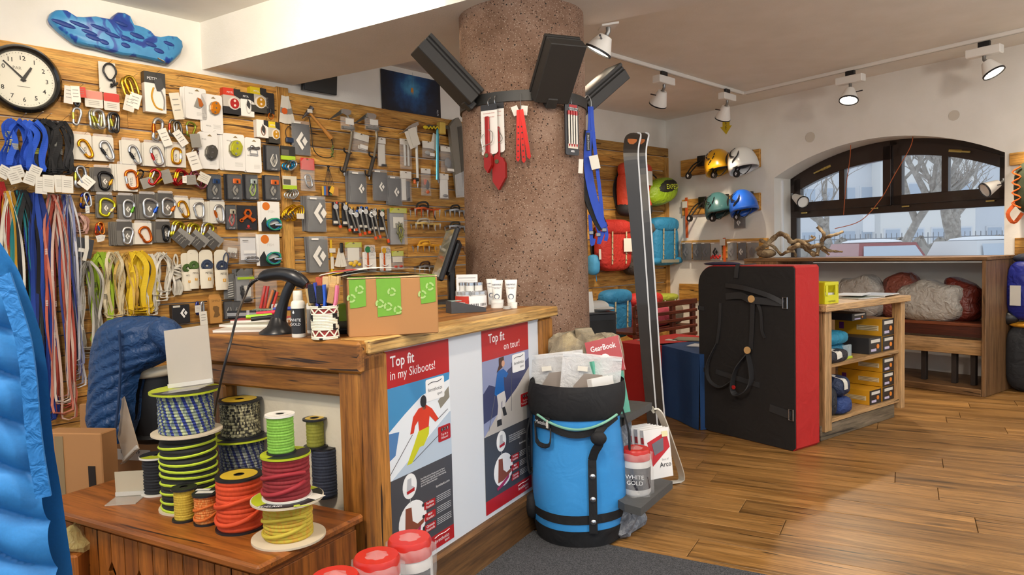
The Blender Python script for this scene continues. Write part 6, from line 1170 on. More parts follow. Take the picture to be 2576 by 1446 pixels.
P = pil(1438, 326, .035); F = fr(P, ptan(P)); k = mpp(P); w_, h_ = 46 * k, 126 * k; r = thing('stake_pack', 'black pack with four white and red carbon tent stakes', 'tent pegs', F); Q(KC_).prism(rrect(w_, h_, .01), -.004, .004).build('card', r); Q(pm('a82428', .5)).box((w_ * .1, -.0045, h_ * .46), (w_ * .6, .002, h_ * .05)).build('red_band', r)
for i in range(4):
    x = w_ * (-.28 + .19 * i); b = Q(pm('dcd6cc', .4)); b.tube([(x, -.01, h_ * .28), (x, -.01, -h_ * .3)], .005, 7); o = b.build('stake', r, smooth=50); b = Q(pm('a8242a', .4)); b.tube([(x, -.01, h_ * .28), (x, -.01, h_ * .36)], .007, 7); b.tube([(x, -.01, -h_ * .29), (x, -.01, -h_ * .34)], [.006, .002], 7); b.build('red_tip', o)
Q(pm('d8d0c0', .5)).box((w_ * .02, -.007, -h_ * .33), (w_ * .72, .004, h_ * .09)).build('white_label', r); text('MSR', h_ * .04, PW_(), r, T(0, -.006, -h_ * .43), bold=.02); text('CARBON CORE\nTENT STAKES', h_ * .026, PW_(), r, T(.01, -.006, h_ * .4))
b = Q(STEEL()); b.tube(spline([(0, 0, h_ * .48), (0, 0, h_ * .58), (0, .02, h_ * .62)], 4), .002, 5); b.build('wire_hook', r)
# blue gear sling on the right of the pillar
BS = cloth('1f48b8', .7, fold=.2); d0 = PC.y - .12; P = atd(1488, 270, d0); F = fr(P, (1, .15)); Fi = F.inverted(); r = thing('gear_sling', 'blue padded gear sling with black edging hanging from the pillar band', 'gear sling', F)
S = lambda x, y, o=0: tuple(Fi @ atd(x, y, d0 - o)); k = mpp(P)
b = Q(cloth('17181c', .8)); b.ribbon(spline([S(1484, 330), S(1475, 380), S(1474, 430), S(1484, 490), S(1503, 545), S(1518, 575)], 5), lambda f: (26 + 8 * sin(pi * f)) * k, .014, (1, 0, 0)); b.build('black_padding', r)
b = Q(BS); b.ribbon(spline([S(1482, 330, .012), S(1478, 380, .012), S(1480, 430, .012), S(1491, 490, .012), S(1508, 545, .012), S(1520, 572, .012)], 5), lambda f: (16 + 5 * sin(pi * f)) * k, .006, (1, 0, 0)); b.build('blue_padding', r)
for pts, nm in ((((1483, 268), (1484, 300), (1482, 332)), 'top_strap'), (((1488, 268), (1492, 330), (1503, 430), (1511, 500), (1516, 560)), 'rear_strap'), (((1500, 560), (1508, 590), (1506, 612), (1512, 600), (1520, 575)), 'lower_strap'), (((1484, 540), (1487, 590), (1490, 616), (1494, 600)), 'lower_strap'), (((1521, 560), (1526, 590), (1523, 606)), 'lower_strap')): b = Q(BS); b.ribbon(spline([S(*p, .004) for p in pts], 4), 9 * k, .003, (1, 0, .0)); b.build(nm, r)
Q(pm('12131a', .5)).box(S(1480, 356, .02), (9 * k, .002, 44 * k)).build('name_patch', r); text('Black Diamond', 4.2 * k, pm('c9cbd0', .5), r, T(*S(1480, 358, .023)) @ RY(90))
Q(WC).box((0, 0, 0), (23 * k, .0015, 34 * k)).build('paper_tag', r, T(*S(1496, 408, .03)) @ RY(-12) ); Q(WC).box((0, 0, 0), (11 * k, .0015, 34 * k)).build('paper_tag', r, T(*S(1461, 418, .16)) @ RY(4))
for x, y in ((1487, 585), (1505, 590), (1520, 578)): Q(pm('8a8c90', .4, .6)).box(S(x, y, .015), (12 * k, .008, 9 * k), .003).build('buckle', r)
b = Q(STEEL()); b.tube(spline([S(1470, 248), S(1478, 240), S(1486, 252), S(1487, 272)], 4), .003, 5); b.build('wire_hook', r)

# ================================================================== far end of the shop
def pack(box, label, c, W=W1b, off=.16, dep=.2, lid=True, straps='b9ad8a', belt=False, dark=None, tagp=None, n=(10, 8)):
    F, w_, h_ = at(box, off, W); r = thing('backpack', label, 'backpack', F, 'backpacks by the back wall'); m = cloth(c, .65, 600, .6, 14)
    b = Q(m); b.ell((0, 0, -h_ * .06), (w_ / 2, dep / 2, h_ * .44), 20, 14, p=.55); b.build('body', r, smooth=180)
    if lid: b = Q(m); b.ell((0, -.012, h_ * .34), (w_ * .5, dep * .56, h_ * .16), 18, 10, p=.7); b.build('lid', r, smooth=180)
    if dark: b = Q(cloth(dark, .7)); b.ell((0, 0, -h_ * .36), (w_ * .51, dep * .52, h_ * .14), 16, 8, p=.6); b.build('dark_base', r, smooth=180)
    for x in (-.24, .2):
        o = None; b = Q(pm(straps, .7)); b.ribbon([(w_ * x, -dep * .56, h_ * .26), (w_ * x, -dep * .53, 0), (w_ * x, -dep * .5, -h_ * .36)], .022, .003, (1, 0, 0)); o = b.build('webbing_strap', r)
        for q in range(5): Q(pm('8d8468', .7)).box((w_ * x, -dep * .53 - .004, h_ * (.16 - q * .11)), (.026, .006, .012), .002).build('strap_loop', o)
    for sg in (-1, 1): b = Q(cloth('2a2a2c', .8)); b.ribbon(spline([(sg * w_ * .3, dep * .5, h_ * .3), (sg * w_ * .42, dep * .62, 0), (sg * w_ * .35, dep * .45, -h_ * .4)], 4), .05, .012, (1, 0, 0)); b.build('shoulder_strap', r)
    if belt:
        for sg in (-1, 1): b = Q(m); b.ell((sg * w_ * .42, -dep * .3, -h_ * .4), (w_ * .22, .05, h_ * .075), 12, 8); b.build('hip_belt', r, smooth=180)
        b = Q(pm('8d8a78', .7)); b.ribbon([(-w_ * .4, -dep * .66, -h_ * .4), (w_ * .3, -dep * .66, -h_ * .41)], .04, .004, (0, 0, 1)); b.build('belt_webbing', r)
    if tagp: Q(WC).box((w_ * tagp[0], -dep * .6, h_ * tagp[1]), (w_ * .3, .002, h_ * .26)).build('paper_tag', r, None)
    return r
pack((1560, 408, 1633, 545), 'orange-red backpack with black base behind the ski tips', 'd8482c', dark='232325', tagp=(.2, .2))
pack((1503, 552, 1582, 682), 'red backpack with cream straps and a white tag between pillar and skis', 'b92a20', tagp=(.24, .0))
pack((1572, 575, 1618, 692), 'dark brown backpack half hidden by the skis', '3a322c', straps='5a5044')
pack((1610, 560, 1650, 650), 'grey backpack behind the blue one', '5e564c', off=.10)
pack((1636, 546, 1699, 668), 'blue backpack with hip belt hanging on the corner boards', '2a86b4', belt=True)
pack((1512, 727, 1581, 850), 'blue backpack standing beside the black cabinet', '2a7fae', off=.5, tagp=(.55, -.1))
pack((1578, 735, 1660, 850), 'bright red backpack standing behind the skis', 'c2261e', off=.5, straps='8a1c18')
pack((1640, 738, 1697, 800), 'yellow-green backpack behind the slatted bench', 'a9b03a', off=.35, straps='d8dcc0')
for bx, lab in (((1484, 640, 1501, 692), 'light blue stuff sack at the edge of the pillar'),):
    F, w_, h_ = at(bx, .12, W1b); r = thing('stuff_sack', lab, 'sack', F); b = Q(cloth('4aa0d0', .6)); b.ell((0, 0, 0), (w_ / 2, .08, h_ / 2), 12, 10, p=.7); b.build('sack', r, smooth=180); b = Q(pm('3a80b0', .7)); b.tube([(.02, -.02, -h_ * .45), (.03, -.02, -h_ * .8)], .006, 5); b.build('drawcord', r); Q(WC).box((w_ * .3, -.09, h_ * .5), (w_ * .6, .002, h_ * .5)).build('paper_tag', r)
F, w_, h_ = at((1623, 446, 1698, 518), .2, W1b); r = thing('dry_sack', 'lime green sack with a black printed end hanging beside the orange backpack', 'sack', F); b = Q(cloth('8fb01e', .45, 500, .8, 12)); b.ell((0, 0, 0), (w_ / 2, .14, h_ * .46), 20, 12, p=.85, M=RY(-14)); b.build('sack', r, smooth=180); b = Q(cloth('26271f', .6)); b.ell((.02, -.02, h_ * .1), (w_ * .46, .135, h_ * .32), 18, 10, M=RY(-14)); b.build('black_end', r, smooth=180); text('EXPED', h_ * .17, pm('c2cf3a', .5), r, T(.035, -.165, h_ * .14) @ RY(-4)); b = Q(BLK()); b.ribbon(spline([(-w_ * .3, -.02, h_ * .3), (-w_ * .35, -.02, h_ * .6), (-w_ * .15, -.02, h_ * .45)], 4), .02, .003); b.build('carry_loop', r)
# ---- bench, tables, cabinet
off = 1.05; RB = wood('red_brown_wood', '6e3220', '5a2618', '32130c', 'x', 20, .4, .1, .1); F = fr(W1b(1640, 800, off), D1b); Fi = F.inverted(); bl = lambda x, y: Fi @ W1b(x, y, off)
r = thing('slatted_bench', 'red-brown wooden bench with slatted backrest beside the skis', 'bench', F); xa, xb_ = bl(1598, 770).x, bl(1752, 770).x
for q, (y, hh) in enumerate(((762, .06), (785, .035), (805, .035), (825, .035), (846, .04))): z = bl(1700, y).z; Q(RB).box(((xa + xb_) / 2, 0, z), (xb_ - xa, .028, hh), .006).build('back_slat', r)
for x in (xa + .03, xb_ - .05, (xa + xb_) / 2 + .12): z1_ = bl(1700, 760).z; zf = -F.translation.z; Q(RB).box((x, .02, (z1_ + zf) / 2), (.06, .05, z1_ - zf), .006).build('post', r)
z = .42 - F.translation.z; Q(RB).box(((xa + xb_) / 2, .2, z), (xb_ - xa, .4, .03), .005).build('seat', r)
for q, (x, y, c, lab) in enumerate(((1695, 822, 'b9485a', 'pink patterned cushion seen through the bench slats'), (1730, 840, '8a7a68', 'brown patterned cushion seen through the bench slats'))):
    P = W1b(x, y, off); b = Q(cloth(c, .8)); b.ell((0, .22, 0), (.16, .1, .12), 14, 10, p=.6); tag(b.build('cushion', M=fr((P.x, P.y, .555), D1b), smooth=180), lab, 'cushion')
hT = .54
def clothbox(p0, p1, dep, c, label, extra=None):
    a, e = onz(*p0, hT), onz(*p1, hT); F = fr((a.x, a.y, 0), e - a); L_ = h2(e - a).length; r = thing('covered_table', label, 'table', F); m = cloth(c, .85, 700, .25, 6)
    b = Q(m); b.grid(lambda u, v: (u * L_, -.012 * (1 - v) * (1 + .6 * sin(u * 9)), v * hT + .004), 14, 6); b.grid(lambda u, v: (u * L_, v * dep, hT + .004), 4, 3); b.grid(lambda u, v: (0, u * dep, v * hT + .004), 3, 3); b.grid(lambda u, v: (L_, u * dep, v * hT + .004), 3, 3); b.build('cloth', r, smooth=50); Q(pm('8a6a44', .6)).box((L_ / 2, dep / 2, hT - .02), (L_ * .96, dep * .96, .03)).build('table_top', r)
    for x in (.06, L_ - .06):
        for y in (.06, dep - .06): Q(pm('8a6a44', .6)).box((x, y, hT / 2 - .02), (.05, .05, hT - .04)).build('leg', r)
    return r, F, L_
rR, FR, LR = clothbox((1552, 861), (1648, 872), .75, 'c02420', 'low table under a red cloth behind the skis')
rB, FB, LB = clothbox((1652, 866), (1760, 893), .7, '1c4478', 'low table under a blue cloth next to the crash pad')
b = Q(pm('d8641c', .6)); b.tube(spline([(.02, -.02, .30), (.05, -.02, .34), (.09, -.02, .33), (.11, -.02, .29)], 4), .005, 5); b.tube(spline([(.03, -.02, .22), (.04, -.02, .27), (.07, -.02, .27), (.08, -.02, .22)], 4), .005, 5); b.build('orange_mark', rB)
for q, (F_, x, y, c, w_, lab) in enumerate(((FR, .12, .2, 'd8d0c4', .1, 'white card lying on the red cloth'), (FR, .28, .35, 'd6cfc2', .09, 'white card further back on the red cloth'), (FR, LR - .02, .5, '8a8268', .3, 'open magazine lying on the red cloth below the bench'), (FB, LB * .45, .25, 'dce4ee', .22, 'glossy white leaflet lying on the blue cloth'), (FB, LB * .7, .45, 'cfdcec', .18, 'pale blue leaflet lying on the blue cloth'))): tag(Q(pm(c, .3)).box((0, 0, .004), (w_, w_ * .7, .006)).build('leaflet', M=F_ @ T(x, y, hT + .005) @ RZ(12 * q)), lab, 'leaflet', 'leaflets on the covered tables')
P = atd(1520, 790, 5.0); F = fr((P.x, P.y, 0), (1, .25)); zt_ = P.z; r = thing('black_cabinet', 'black cabinet standing close behind the stone pillar', 'cabinet', F); Q(pm('15161a', .45)).box((-.06, .25, zt_ / 2), (.30, .5, zt_), .004).build('body', r); Q(pm('3a3b3e', .4)).box((-.06, .25, zt_ + .006), (.31, .51, .012), .002).build('top', r); Q(pm('0c0c0e', .6)).box((-.06, -.002, zt_ * .5), (.27, .004, zt_ * .9)).build('door', r)
tag(Q(pm('dcdcd8', .3)).box((0, 0, .075), (.09, .004, .15)).build('info_card', M=F @ T(-.1, .05, zt_ + .012) @ RX(-14)), 'white information card leaning on the black cabinet', 'card'); b = Q(pm('d8d6d0', .6)); b.ell((0, 0, .035), (.085, .06, .045), 14, 8); b.ell((.03, -.03, .02), (.085, .06, .016), 12, 6); tag(b.build('baseball_hat', M=F @ T(.0, .12, zt_ + .012), smooth=60), 'white cap lying on the black cabinet', 'cap')
# ---- skis
for q in range(2):
    dx = 20 * q; d0, d1 = 4.42 + .05 * q, 4.38 + .05 * q; P = onz(1656 + dx * .7, 1150, 0); F = fr((P.x, P.y, 0), (1, .35)); Fi = F.inverted(); S = lambda x, y, d: Fi @ atd(x + dx, y, d)
    pts = [S(1650, 1138, d0), S(1640, 1060, d0), S(1626, 900, 4.41), S(1614, 740, 4.4), S(1600, 560, 4.39), S(1590, 440, d1), S(1586, 385, d1), S(1590, 352, d1 + .04), S(1598, 336, d1 + .09)]
    pts[0].z = max(pts[0].z, .012); sp = spline(pts, 5); n = len(sp) - 1
    wf = lambda f: (1 if f < .86 else max(.04, 1 - ((f - .86) / .14) ** 2) ** .5) * (.052 + .048 * f)
    r = thing('ski', ['dark touring ski with an orange tip leaning in front', 'dark touring ski with an orange tip leaning behind its twin'][q], 'ski', F, 'pair of skis'); b = Q(pm('2f2a26', .3, 0, 1, .3)); b.ribbon(sp, wf, .010, (1, -.5, 0)); b.build('deck', r)
    b = Q(pm('d8dce0', .35)); b.ribbon([Vector(p) + Vector((.894, -.447, 0)) * (wf(i / n) / 2 + .003) for i, p in enumerate(sp)], .009, .016, (1, -.5, 0)); b.build('white_edge', r); b = Q(pm('b0683a', .4)); i0, i1 = int(n * .83), int(n * .97); b.ribbon([Vector(p) + Vector((-.001, -.0055, 0)) for p in sp[i0:i1]], lambda f: .06 * sin(pi * min(.93, .12 + f * .85)), .002, (1, -.5, 0)); b.build('orange_tip', r)
# ---- crash pad
p0, p1, p2 = onz(1762, 1078), onz(2003, 1137), onz(2068, 1120); F = fr(p0, p1 - p0); wp = (p1 - p0).length; hp_ = atd(1998, 668, p1.y).z; dp = .25
r = thing('crash_pad', 'tall folded bouldering mat with black face and red sides', 'crash pad', F); RDC = cloth('b81a18', .7, 700, .3, 8); BKC = cloth('1c1817', .8, 800, .3, 7)
ol_ = rrect(wp, hp_, .03, 3); ol_ = [(x + wp / 2, z + hp_ / 2) for x, z in ol_]
big = [(wp - .02, 0), (wp, .02), (wp, hp_ - .015), (wp - .015, hp_)] + [(.13 - .13 * sin(radians(a)), hp_ - .13 + .13 * cos(radians(a))) for a in range(0, 91, 15)] + [(.10 - .10 * cos(radians(a)), .10 - .10 * sin(radians(a))) for a in range(0, 91, 15)]
b = Q(RDC); b.prism(big, .004, dp); b.build('foam_body', r, smooth=40); b = Q(BKC); b.prism([(x * .992 + .003, z * .992 + .004) for x, z in big], -.006, .005); b.build('black_face', r)
STR = pm('2b2b2d', .6)
def strap(pts, w_, nm='carry_strap', side=(0, 0, 1), mat=STR): b = Q(mat); b.ribbon(spline([(x * wp, y, z * hp_) for x, y, z in pts], 5), w_, .005, side); return b.build(nm, r)
strap([(.32, -.014, .885), (.55, -.05, .875), (.78, -.045, .84), (.9, -.012, .80)], .03); strap([(.32, -.012, .82), (.5, -.03, .83), (.62, -.04, .81), (.9, -.012, .80)], .045); strap([(.62, -.03, .80), (.60, -.02, .65), (.575, -.012, .53)], .032, side=(1, 0, 0)); strap([(.26, -.012, .78), (.25, -.014, .66), (.22, -.016, .54)], .022, side=(1, 0, 0))
strap([(.22, -.015, .54), (.15, -.05, .42), (.18, -.07, .33), (.28, -.05, .29), (.40, -.03, .34)], .03, 'shoulder_loop', (0, 1, .3)); strap([(.575, -.015, .52), (.47, -.05, .42), (.44, -.07, .32), (.48, -.08, .27), (.58, -.07, .30), (.61, -.04, .37), (.56, -.02, .50)], .045, 'shoulder_loop', (0, 1, .3)); strap([(.66, -.02, .79), (.7, -.03, .74), (.70, -.02, .64), (.72, -.012, .60)], .02, 'loose_end', (1, 0, 0)); strap([(.44, -.02, .93), (.45, -.014, 1.0), (.47, .03, 1.004), (.5, .12, 1.006)], .03, 'top_strap', (1, 0, 0)); strap([(.2, -.009, .37), (.66, -.009, .33)], .035, 'band'); strap([(.76, -.009, .215), (.96, -.009, .195)], .05, 'band'); strap([(.0, -.009, .745), (.07, -.009, .74)], .03, 'band'); strap([(.0, -.009, .375), (.07, -.009, .37)], .03, 'band')
for x, z in ((.915, .80), (.965, .20)): b = Q(STEEL()); b.tube([(x * wp + a, -.018, z * hp_ + c) for a, c in ((-.012, .035), (.018, .035), (.018, -.035), (-.012, -.035))], .004, 6, closed=True); b.build('buckle', r)
for x, z in ((.62, .815), (.575, .525)): Q(pm('c9a06a', .4)).prism(circ(.024, 14, x * wp, z * hp_), -.05, -.04).build('wooden_button', r)
Q(pm('a81c1c', .5)).prism(circ(.014, 10, .47 * wp, .31 * hp_), -.088, -.082).build('red_badge', r); b = Q(cloth('2a2440', .8)); b.ell((.14, .08, hp_ + .01), (.16, .06, .014), 12, 6); b.build('top_tab', r, smooth=180)
# ---- table unit with shoe boxes
q0, q1 = onz(2078, 1112), onz(2278, 1045); F = fr(q0, q1 - q0); wu = (q1 - q0).length; hu = .905; du = .62; FU = F
r = thing('table_shelf', 'pale wooden table with open shelves of shoe boxes', 'shelf', F)
Q(UNIT('x')).box((wu / 2, du / 2, hu - .022), (wu + .06, du + .05, .044), .005).build('top', r)
for x in (.045, wu - .03):
    for y in (.04, du - .04): Q(UNIT('z')).box((x, y, (hu - .044) / 2 + .03), (.08 if x < .1 else .06, .07, hu - .104), .004).build('post', r)
Q(wood('grey_plinth', '8a7a64', '75664f', '4c4030', 'x', 18, .7, .2, .1)).box((wu / 2 - .06, .045, .05), (wu - .1, .03, .10), .003).build('plinth', r)
ush = [.12, .49]
for z in ush: Q(UNIT('x')).box((wu / 2, du / 2, z), (wu - .06, du - .04, .026), .003).build('shelf_board', r)
Q(pm('5a4632', .8)).box((wu / 2, du - .02, hu / 2), (wu - .1, .012, hu - .16)).build('back_board', r)
def shoebox(x, z, wd, ht, dep, label, yel=True, y=.05, rot=0):
    r = thing('shoe_box', label, 'shoe box', FU @ T(x, y, z) @ RZ(rot), 'shoe boxes on the table shelf'); Q(pm('d0951c' if yel else '2b2b2d', .45)).box((wd / 2, dep / 2, ht / 2), (wd, dep, ht), .002).build('carton', r); e = Q(pm('1c1b1e', .4)).box((wd / 2, -.001, ht / 2), (wd * .99, .003, ht * .98)).build('black_end', r); Q(pm('e6862a', .4)).prism(circ(ht * .15, 14, wd * .68, ht * .42), -.006, -.0028).build('orange_dot', e); Q(WC).box((wd * .5, -.0035, ht * .78), (wd * .72, .002, ht * .2)).build('size_label', e); Q(pm('c8c0dc', .5)).box((wd * .35, -.0035, ht * .22), (wd * .4, .002, ht * .16)).build('barcode_label', e)
    if yel:
        s_ = Q(pm('d9c8a0', .5)).box((-.001, dep * .3, ht * .45), (.002, dep * .45, ht * .3)).build('text_block', r)
        for k_ in range(3): Q(pm('8a6a2a', .5)).box((-.0025, dep * .3, ht * (.35 + .1 * k_)), (.001, dep * .4, ht * .03)).build('text_line', s_)
        Q(pm('6a2a6e', .5)).box((-.001, dep * .85, ht * .5), (.002, dep * .1, ht * .4)).build('purple_mark', r)
    return r
bxx = wu - .25; z = ush[0] + .014
for k_, lab in enumerate(('yellow shoe box at the bottom of the right stack on the lower shelf', 'yellow shoe box in the middle of the right stack on the lower shelf', 'yellow shoe box on top of the right stack on the lower shelf')): shoebox(bxx, z + k_ * .108, .17, .105, .34, lab)
shoebox(bxx - .19, z, .165, .105, .34, 'short yellow shoe box beside the right stack on the lower shelf')
z = ush[1] + .014; shoebox(bxx, z, .17, .11, .34, 'shoe box under the long yellow one on the upper shelf'); shoebox(bxx - .005, z + .113, .175, .125, .36, 'large yellow shoe box on top of the upper shelf stack'); shoebox(bxx - .2, z, .18, .115, .34, 'all black shoe box on the upper shelf', False); shoebox(bxx - .3, z + .245, .2, .05, .3, 'flat black shoe box right under the table top', False, .12)
for (x, y, z_, rx, ry, rz, c, lab) in ((.30, .16, ush[1] + .16, .17, .1, .05, '1f86a8', 'teal fabric bag on top of another bag on the upper shelf'), (.30, .15, ush[1] + .065, .15, .09, .055, '1a6a88', 'teal packed bag with clear pocket on the upper shelf'), (.20, .06, ush[1] + .055, .13, .06, .045, '26262e', 'dark rolled bag with white tag at the front of the upper shelf'), (.27, .10, ush[0] + .21, .09, .1, .07, '22304e', 'navy bag with white tag on the lower shelf'), (.29, .10, ush[0] + .075, .1, .1, .062, '26407a', 'blue bag under the navy one on the lower shelf'), (.14, .09, ush[0] + .12, .05, .08, .105, '22262e', 'dark upright bag in the corner of the lower shelf')):
    r = thing('packed_bag', lab, 'bag', FU @ T(x, y, z_), 'bags on the table shelf'); b = Q(cloth(c, .6, 600, .7, 22)); b.ell((0, 0, 0), (rx, ry, rz), 16, 10, p=.65); b.build('bag', r, smooth=180)
    if 'white tag' in lab: b = Q(WC); b.ribbon(spline([(-rx * .2, -ry * 1.02, -rz * .2), (-rx * .25, -ry * .9, rz * .7), (-rx * .3, 0, rz * 1.03)], 4), rx * .5, .002, (1, 0, 0)); b.build('paper_band', r)
    if 'clear' in lab: Q(film('cfe0e6', .4)).box((rx * .6, -ry * .9, 0), (rx * .7, .02, rz * 1.6), .004).build('clear_pocket', r); Q(pm('b8cc2c', .5)).box((rx * .6, -ry * .9, -rz * .8), (rx * .75, .03, rz * .3), .003).build('lime_edge', r)
P = onz(2092, 763, hu); YB = pm('d2cf1c', .45); r = thing('leaflet_dispenser', 'bright yellow cardboard leaflet dispenser on the table', 'dispenser', fr(P, q1 - q0)); k = mpp(P); w_, h_ = .17, 54 * k
for c_, d_, nm in (((0, .09, .004), (w_, .18, .008), 'base'), ((-w_ / 2, .09, h_ / 2), (.004, .18, h_), 'side'), ((w_ / 2, .09, h_ / 2), (.004, .18, h_), 'side'), ((0, .18, h_ / 2), (w_, .004, h_), 'back'), ((0, 0, h_ * .2), (w_, .004, h_ * .4), 'front'), ((0, 0, h_ * .93), (w_, .004, h_ * .14), 'front')): Q(YB).box(c_, d_, 0).build(nm, r)
for x in (-.06, .06): Q(YB).box((x, -.0, h_ * .6), (w_ * .16, .004, h_ * .5)).build('front', r)
Q(pm('e4e2dc', .6)).box((0, .09, h_ * .28), (w_ * .8, .14, h_ * .4)).build('leaflets', r); text('KOSTENLOS', .011, pm('3a3a10', .5), r, T(0, -.003, h_ * .1))
for k_, (px, py, w_, an, c, lab) in enumerate(((2180, 750, .3, -8, '5a6450', 'magazine with dark cover under the others on the table'), (2225, 745, .3, 6, 'b9c4d4', 'pale blue magazine on the table edge'), (2165, 748, .26, 14, 'dde3ea', 'white brochure on top of the magazines on the table'))): r = thing('magazine', lab, 'magazine', fr(onz(px, py, hu), q1 - q0) @ T(0, .06, .003 + .008 * k_) @ RZ(an), 'magazines on the table'); Q(pm('e6e4de', .5)).box((0, 0, .002), (w_, w_ * .72, .005)).build('pages', r); Q(pm(c, .3)).box((0, 0, .005), (w_, w_ * .72, .001)).build('cover', r)
# ---- open crate under the window
c0 = h2(onz(2478, 1000)); Fc2 = fr(KC, D2); ci = Fc2.inverted() @ c0; tR = ci.x; yF = ci.y; q_ = Fc2.inverted() @ onpl(1872, 655, KC + N2 * yF, N2); tL = q_.x; hC = (Fc2.inverted() @ onpl(2476, 645, KC + N2 * yF, N2)).z; dC = -yF - .005
F = Fc2 @ T(tL, yF, 0); wc = tR - tL; r = thing('open_bench_box', 'long brown open-fronted wooden box standing under the arched window', 'bench box', F)
Q(CRATE('x')).box((wc / 2, dC / 2, hC - .016), (wc + .02, dC, .032), .004).build('top', r); Q(CRATE('z')).box((wc - .015, dC / 2, (hC - .032) / 2), (.03, dC, hC - .034), .003).build('end_panel', r); Q(CRATE('z')).box((.2, dC / 2, (hC - .032) / 2), (.4, dC, hC - .034), .003).build('end_panel', r); Q(CRATE('x')).box((wc / 2, dC / 2, .03), (wc - .06, dC, .06), .006).build('floor_board', r)
zS = .585; ib = thing('inner_bench', 'brown bench with pale apron and dark legs inside the open box', 'bench', F @ T(wc - 1.75, .08, .06)); zS -= .06
Q(wood('bench_seat', '8a4a2a', '6e3620', '3c1a0e', 'x', 18, .5, .2, .1)).box((.85, .19, zS), (1.68, .36, .03), .004).build('seat', ib); Q(wood('bench_red', '5e2a1a', '4a2014', '2c100a', 'x', 18, .5, .1, .1)).box((.85, .03, zS - .06), (1.66, .02, .09)).build('front_rail', ib); Q(UNIT('x')).box((.85, .012, zS - .19), (1.68, .02, .13), .004).build('apron', ib)
for x in (.15, .6, 1.2, 1.45, 1.6): Q(pm('2a201a', .7)).box((x, .1, (zS - .25) / 2), (.04, .05, zS - .25), .003).build('leg', ib)
for k_, (x, w_, h_, c, lab) in enumerate(((.62, .44, .40, 'aaa59d', 'grey crumpled clear bag of clothing at the left of the inner bench'), (.95, .36, .42, '84483a', 'red-brown bundle behind the grey bags on the inner bench'), (1.24, .56, .36, 'b4afa6', 'large grey crumpled bag at the right of the inner bench'), (1.45, .32, .38, '6e2c22', 'dark red bundle by the end panel'))):
    b = Q(cloth(c, .35, 200, 1.0, 16)); b.ell((0, 0, h_ * .46), (w_ / 2, .15, h_ * .5), 22, 14, p=.62)
    random.seed(k_ + 40); b.v = [(x_ + .018 * sin(z_ * 31 + y_ * 17), y_ + .015 * sin(x_ * 33 + z_ * 20), z_ * (1 + .06 * sin(x_ * 21 + k_))) for x_, y_, z_ in b.v]; tag(b.build('clothes_bag', M=F @ T(wc - 1.75 + x, .2 + (.1 if k_ % 2 else 0), zS + .075), smooth=180), lab, 'bag', 'bags on the inner bench')
# driftwood
P = onpl(2010, 648, KC + N2 * (yF + .18), N2); F = fr((P.x, P.y, hC), D2); Fi = F.inverted(); Bp = lambda x, y, o=0.0: Fi @ onpl(x, y, KC + N2 * (yF + .18 - o), N2); DW = rockmat('driftwood', '8f7a5c', '6a553c', 'b3a080', 22); r = thing('driftwood_branch', 'twisted dry branch lying on top of the window box', 'branch', F)
for nm, pts, r0_, r1_ in (('main_limb', ((1906, 628), (1925, 618), (1945, 600), (1962, 588), (1980, 595), (1990, 608), (2008, 606), (2024, 612), (2038, 620)), .028, .022), ('low_limb', ((1985, 628), (2005, 618), (2018, 618), (2030, 626), (2048, 640)), .026, .026), ('right_limb', ((2034, 622), (2055, 618), (2066, 615), (2072, 600), (2090, 593), (2108, 588), (2121, 582)), .026, .012), ('twig', ((2066, 606), (2073, 590), (2064, 578), (2056, 570)), .016, .018), ('twig', ((2070, 622), (2085, 630), (2100, 632), (2119, 633)), .02, .008), ('left_limb', ((1913, 604), (1930, 612), (1948, 622), (1965, 640), (1978, 634), (1996, 632), (2002, 644)), .018, .014), ('twig', ((2024, 608), (2040, 604), (2049, 598), (2040, 594)), .014, .012), ('twig', ((2060, 620), (2056, 642)), .02, .018), ('twig', ((2066, 624), (2085, 640)), .018, .01)):
    sp = spline([Bp(x, y, .05 * sin(i * 1.9)) for i, (x, y) in enumerate(pts)], 4); b = Q(DW); n = len(sp) - 1; b.tube(sp, [(r0_ + (r1_ - r0_) * i / n) * (1 + .16 * sin(i * 1.7)) for i in range(n + 1)], 9); b.build(nm, r, smooth=60)
b = Q(DW); b.ell((0, 0, 0), (.11, .08, .05), 14, 8); o = b.build('stump', r, T(*Bp(1928, 637)), smooth=60)
